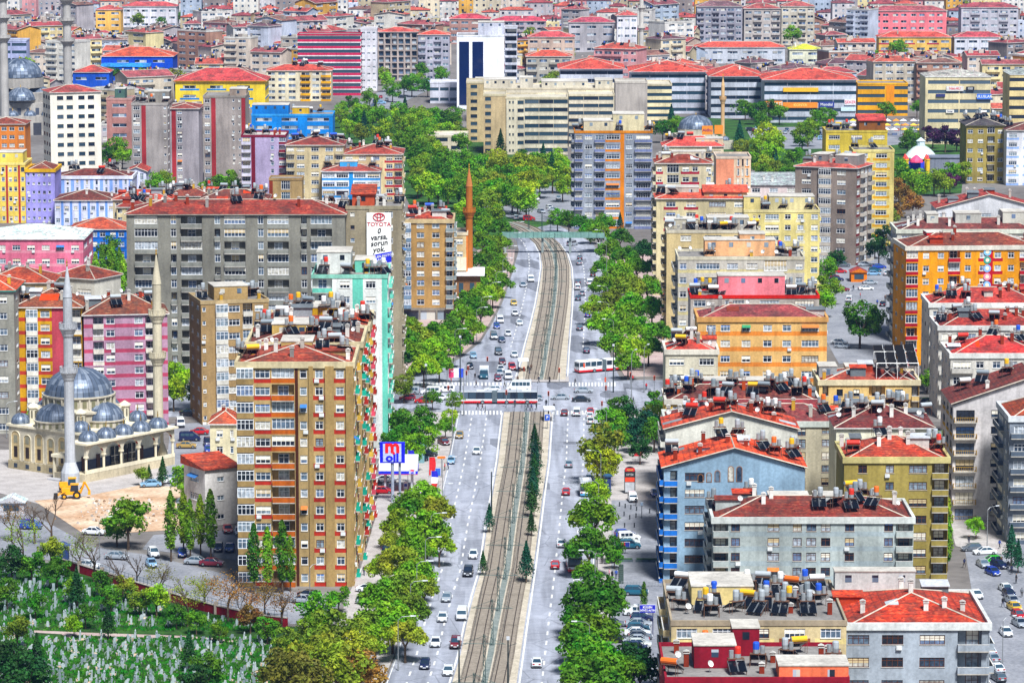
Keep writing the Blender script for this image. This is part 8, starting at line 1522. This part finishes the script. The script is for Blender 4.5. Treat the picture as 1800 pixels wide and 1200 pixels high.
def kiosk(px, py, w, d, h, wc, rc, lab, name='kiosk'):
    g = P(px, py); t = thing(name, lab, 'kiosk', (g.x, g.y, .05), 0, 'small kiosks'); b = MB(); b.box(-w/2, w/2, 0, d, 0, h, wall(wc)); b.box(-w*.3, w*.3, -.04, 0, .8, h-.5, glass_dark()); b.obj('wall', t); b = MB()
    b.poly([(-w/2-.3, -.4, h), (w/2+.3, -.4, h), (0, -.4, h+w*.25)], wall(wc)); b.poly([(-w/2-.3, -.4, h), (0, -.4, h+w*.25), (0, d+.4, h+w*.25), (-w/2-.3, d+.4, h)], tile(rc)); b.poly([(0, -.4, h+w*.25), (w/2+.3, -.4, h), (w/2+.3, d+.4, h), (0, d+.4, h+w*.25)], tile(rc)); b.obj('roof', t)
kiosk(1510, 496, 4.6, 6, 2.8, '#e8863c', '#a8403a', 'small orange kiosk with a red gable roof in the side street'); kiosk(330, 905, 4.2, 4, 2.4, '#b8c4d0', '#8a949c', 'pale glazed kiosk beside the white blank-walled house'); kiosk(108, 985, 2.4, 2, 2.6, '#2c3c6c', '#3c4c7c', 'dark blue bus shelter kiosk at the cemetery corner'); kiosk(20, 905, 5, 4, 2.4, '#d8d8dc', '#e4e6ea', 'white flat-roofed kiosk at the left frame edge')
kiosk(725, 815, 5, 4, 2.8, '#8ab0b8', '#d8e0e4', 'pale green station office behind the canopy')
def stalls():
    cs = [('white', '#eceae6'), ('yellow', '#e8c020'), ('orange', '#e8902a'), ('white', '#e6e6ea'), ('yellow', '#f0c83c'), ('white', '#dfe2ec')]; r = random.Random(8); k = 0
    for y in (222, 230, 238):
        for x in range(1500, 1622, 15):
            n, c = r.choice(cs); g = P(x+r.uniform(-3, 3), y); t = thing('market_stall', f'{n} canopied stall, {nth(k)} in the market beside the cream office slab', 'market stall', (g.x, g.y, .08), r.uniform(-.2, .2), 'market stalls'); b = MB(); w = 1.5
            b.poly([(-w, -w, 2.3), (w, -w, 2.3), (0, 0, 3.2)], plain(c)); b.poly([(w, -w, 2.3), (w, w, 2.3), (0, 0, 3.2)], plain(c)); b.poly([(w, w, 2.3), (-w, w, 2.3), (0, 0, 3.2)], plain(c)); b.poly([(-w, w, 2.3), (-w, -w, 2.3), (0, 0, 3.2)], plain(c)); b.obj('canopy', t); b = MB()
            for sx in (-1, 1):
                for sy in (-1, 1): b.tube((sx*w, sy*w, 0), (sx*w, sy*w, 2.3), .05, plain('#8a8e92'), n=4)
            b.obj('frame', t); b = MB(); b.box(-1.1, 1.1, -.9, .3, 0, .9, plain(r.choice(['#8a5a3a', '#5a6a8a', '#a84a3a']))); b.obj('counter', t); k += 1
stalls()
# ---------------------------------------------------------------- gravestones
def graves():
    r = random.Random(31); vs = []; ms = [plain('#93a2a6', .7), plain('#aab6b8', .7), plain('#78888c', .7)]; kb = plain('#7d887e', .8)
    for v in range(6):
        b = MB(); m = ms[v % 3]; h = [1.5, 1.9, 1.2, 1.7, 1.0, 1.4][v]; w = [.2, .16, .24, .22, .3, .18][v]
        b.box(-w, w, .0, .16, 0, h*.85, m); b.hull8([(-w, 0, h*.85), (w, 0, h*.85), (w, .16, h*.85), (-w, .16, h*.85)], [(-.06, 0, h*1.05), (.06, 0, h*1.05), (.06, .16, h*1.05), (-.06, .16, h*1.05)], m) if v % 2 == 0 else b.lathe([(w*.8, h*.85), (w*.95, h*.95), (w*.5, h*1.08), (.03, h*1.12)], 7, m, (0, .08))
        b.box(-.6, -.48, .1, 2.1, 0, .28, kb); b.box(.48, .6, .1, 2.1, 0, .28, kb); b.box(-.48, .48, 2.0, 2.1, 0, .28, kb); b.box(-.2, .2, 2.1, 2.22, 0, .75, m); b.box(-.48, .48, .16, 2.0, 0, .16, SOIL if v in (1, 4) else GRASS); vs.append(b.mesh('gravestone'))
    kinds = ['tall pointed', 'slender turbaned', 'short pointed', 'tall rounded', 'low wide', 'narrow rounded']
    PL = [(-20, 992), (90, 1000), (180, 1028), (300, 1066), (420, 1098), (480, 1110), (470, 1210), (-20, 1210)]; k = 0; n = 0; y = 1205.0; rest = MB()
    while y > 985:
        x = -15+r.uniform(0, 14)
        while x < 485:
            xx, yy = x+r.uniform(-5, 5), y+r.uniform(-2.5, 2.5)
            if inpoly(xx, yy, PL) and not (1106 < yy < 1124 and 55 < xx < 485) and r.random() < (.93 if yy > 1125 else .8):
                g = P(xx, yy); v = r.randrange(6); zone = 'below the pink path' if yy > 1122 else ('between the pink path and red wall' if xx > 150 else 'under the trees at the left')
                if n < 300:
                    o = inst('gravestone', vs[v], None, (g.x, g.y, .07), r.gauss(0, .12), r.uniform(.7, 1.05)); o.rotation_euler[1] = r.gauss(0, .05); tag(o, f'{kinds[v]} pale gravestone with a kerbed plot {zone}', 'gravestone', f'{kinds[v]} gravestones {zone}'); n += 1
                else:
                    h = r.uniform(1, 1.7); rest.box(g.x-.25, g.x+.25, g.y, g.y+.15, .06, h, ms[v % 3]); rest.box(g.x-.55, g.x-.45, g.y, g.y+2, .06, .35, ms[v % 3]); rest.box(g.x+.45, g.x+.55, g.y, g.y+2, .06, .35, ms[v % 3])
            x += r.uniform(15, 27)
        y -= 8.6
    if rest.f: o = rest.obj('far_gravestones'); tag(o, 'rows of small pale gravestones farther back under the trees', 'gravestones', None, 'stuff')
    # turf and low planting between the graves
    b = MB(); m = leaf_mat(); 
    for i in range(16000):
        x, y = r.uniform(-30, 560), r.uniform(990, 1215)
        if not inpoly(x, y, [(-30, 985), (90, 998), (300, 1064), (470, 1103), (560, 1112), (620, 1215), (-30, 1215)]) or (1109 < y < 1121 and x > 55): continue
        g = P(x, y); s = r.uniform(.12, .42); a = r.uniform(0, 3.1); dx, dy = s*math.cos(a), s*math.sin(a); b.poly([(g.x-dx, g.y-dy, .08), (g.x+dx, g.y+dy, .08), (g.x+dx*.6+r.gauss(0, .1), g.y+dy*.6, .1+s*r.uniform(.6, 1.6)), (g.x-dx*.6+r.gauss(0, .1), g.y-dy*.6, .1+s*r.uniform(.6, 1.4))], m)
    o = b.obj('undergrowth'); o.color = (*lin('#37801c'), 1); tag(o, 'low green undergrowth between the graves', 'undergrowth', None, 'stuff')
graves()
# ---------------------------------------------------------------- air
def haze():
    b = MB(); b.box(-5200, 5200, -400, 9200, -1.0, 142.0, plain('#ffffff')); o = b.obj('haze'); stuff(o); o['label'] = 'thin bluish haze over the far city'; o['category'] = 'haze'
    m = bpy.data.materials.new('haze_air'); m.use_nodes = True; N = m.node_tree.nodes; L = m.node_tree.links; N.clear(); out = N.new('ShaderNodeOutputMaterial'); v = N.new('ShaderNodeVolumePrincipled')
    v.inputs['Color'].default_value = (.26, .46, 1.0, 1); v.inputs['Density'].default_value = .00004; v.inputs['Anisotropy'].default_value = .1; L.new(v.outputs[0], out.inputs['Volume']); o.data.materials.clear(); o.data.materials.append(m)
haze()
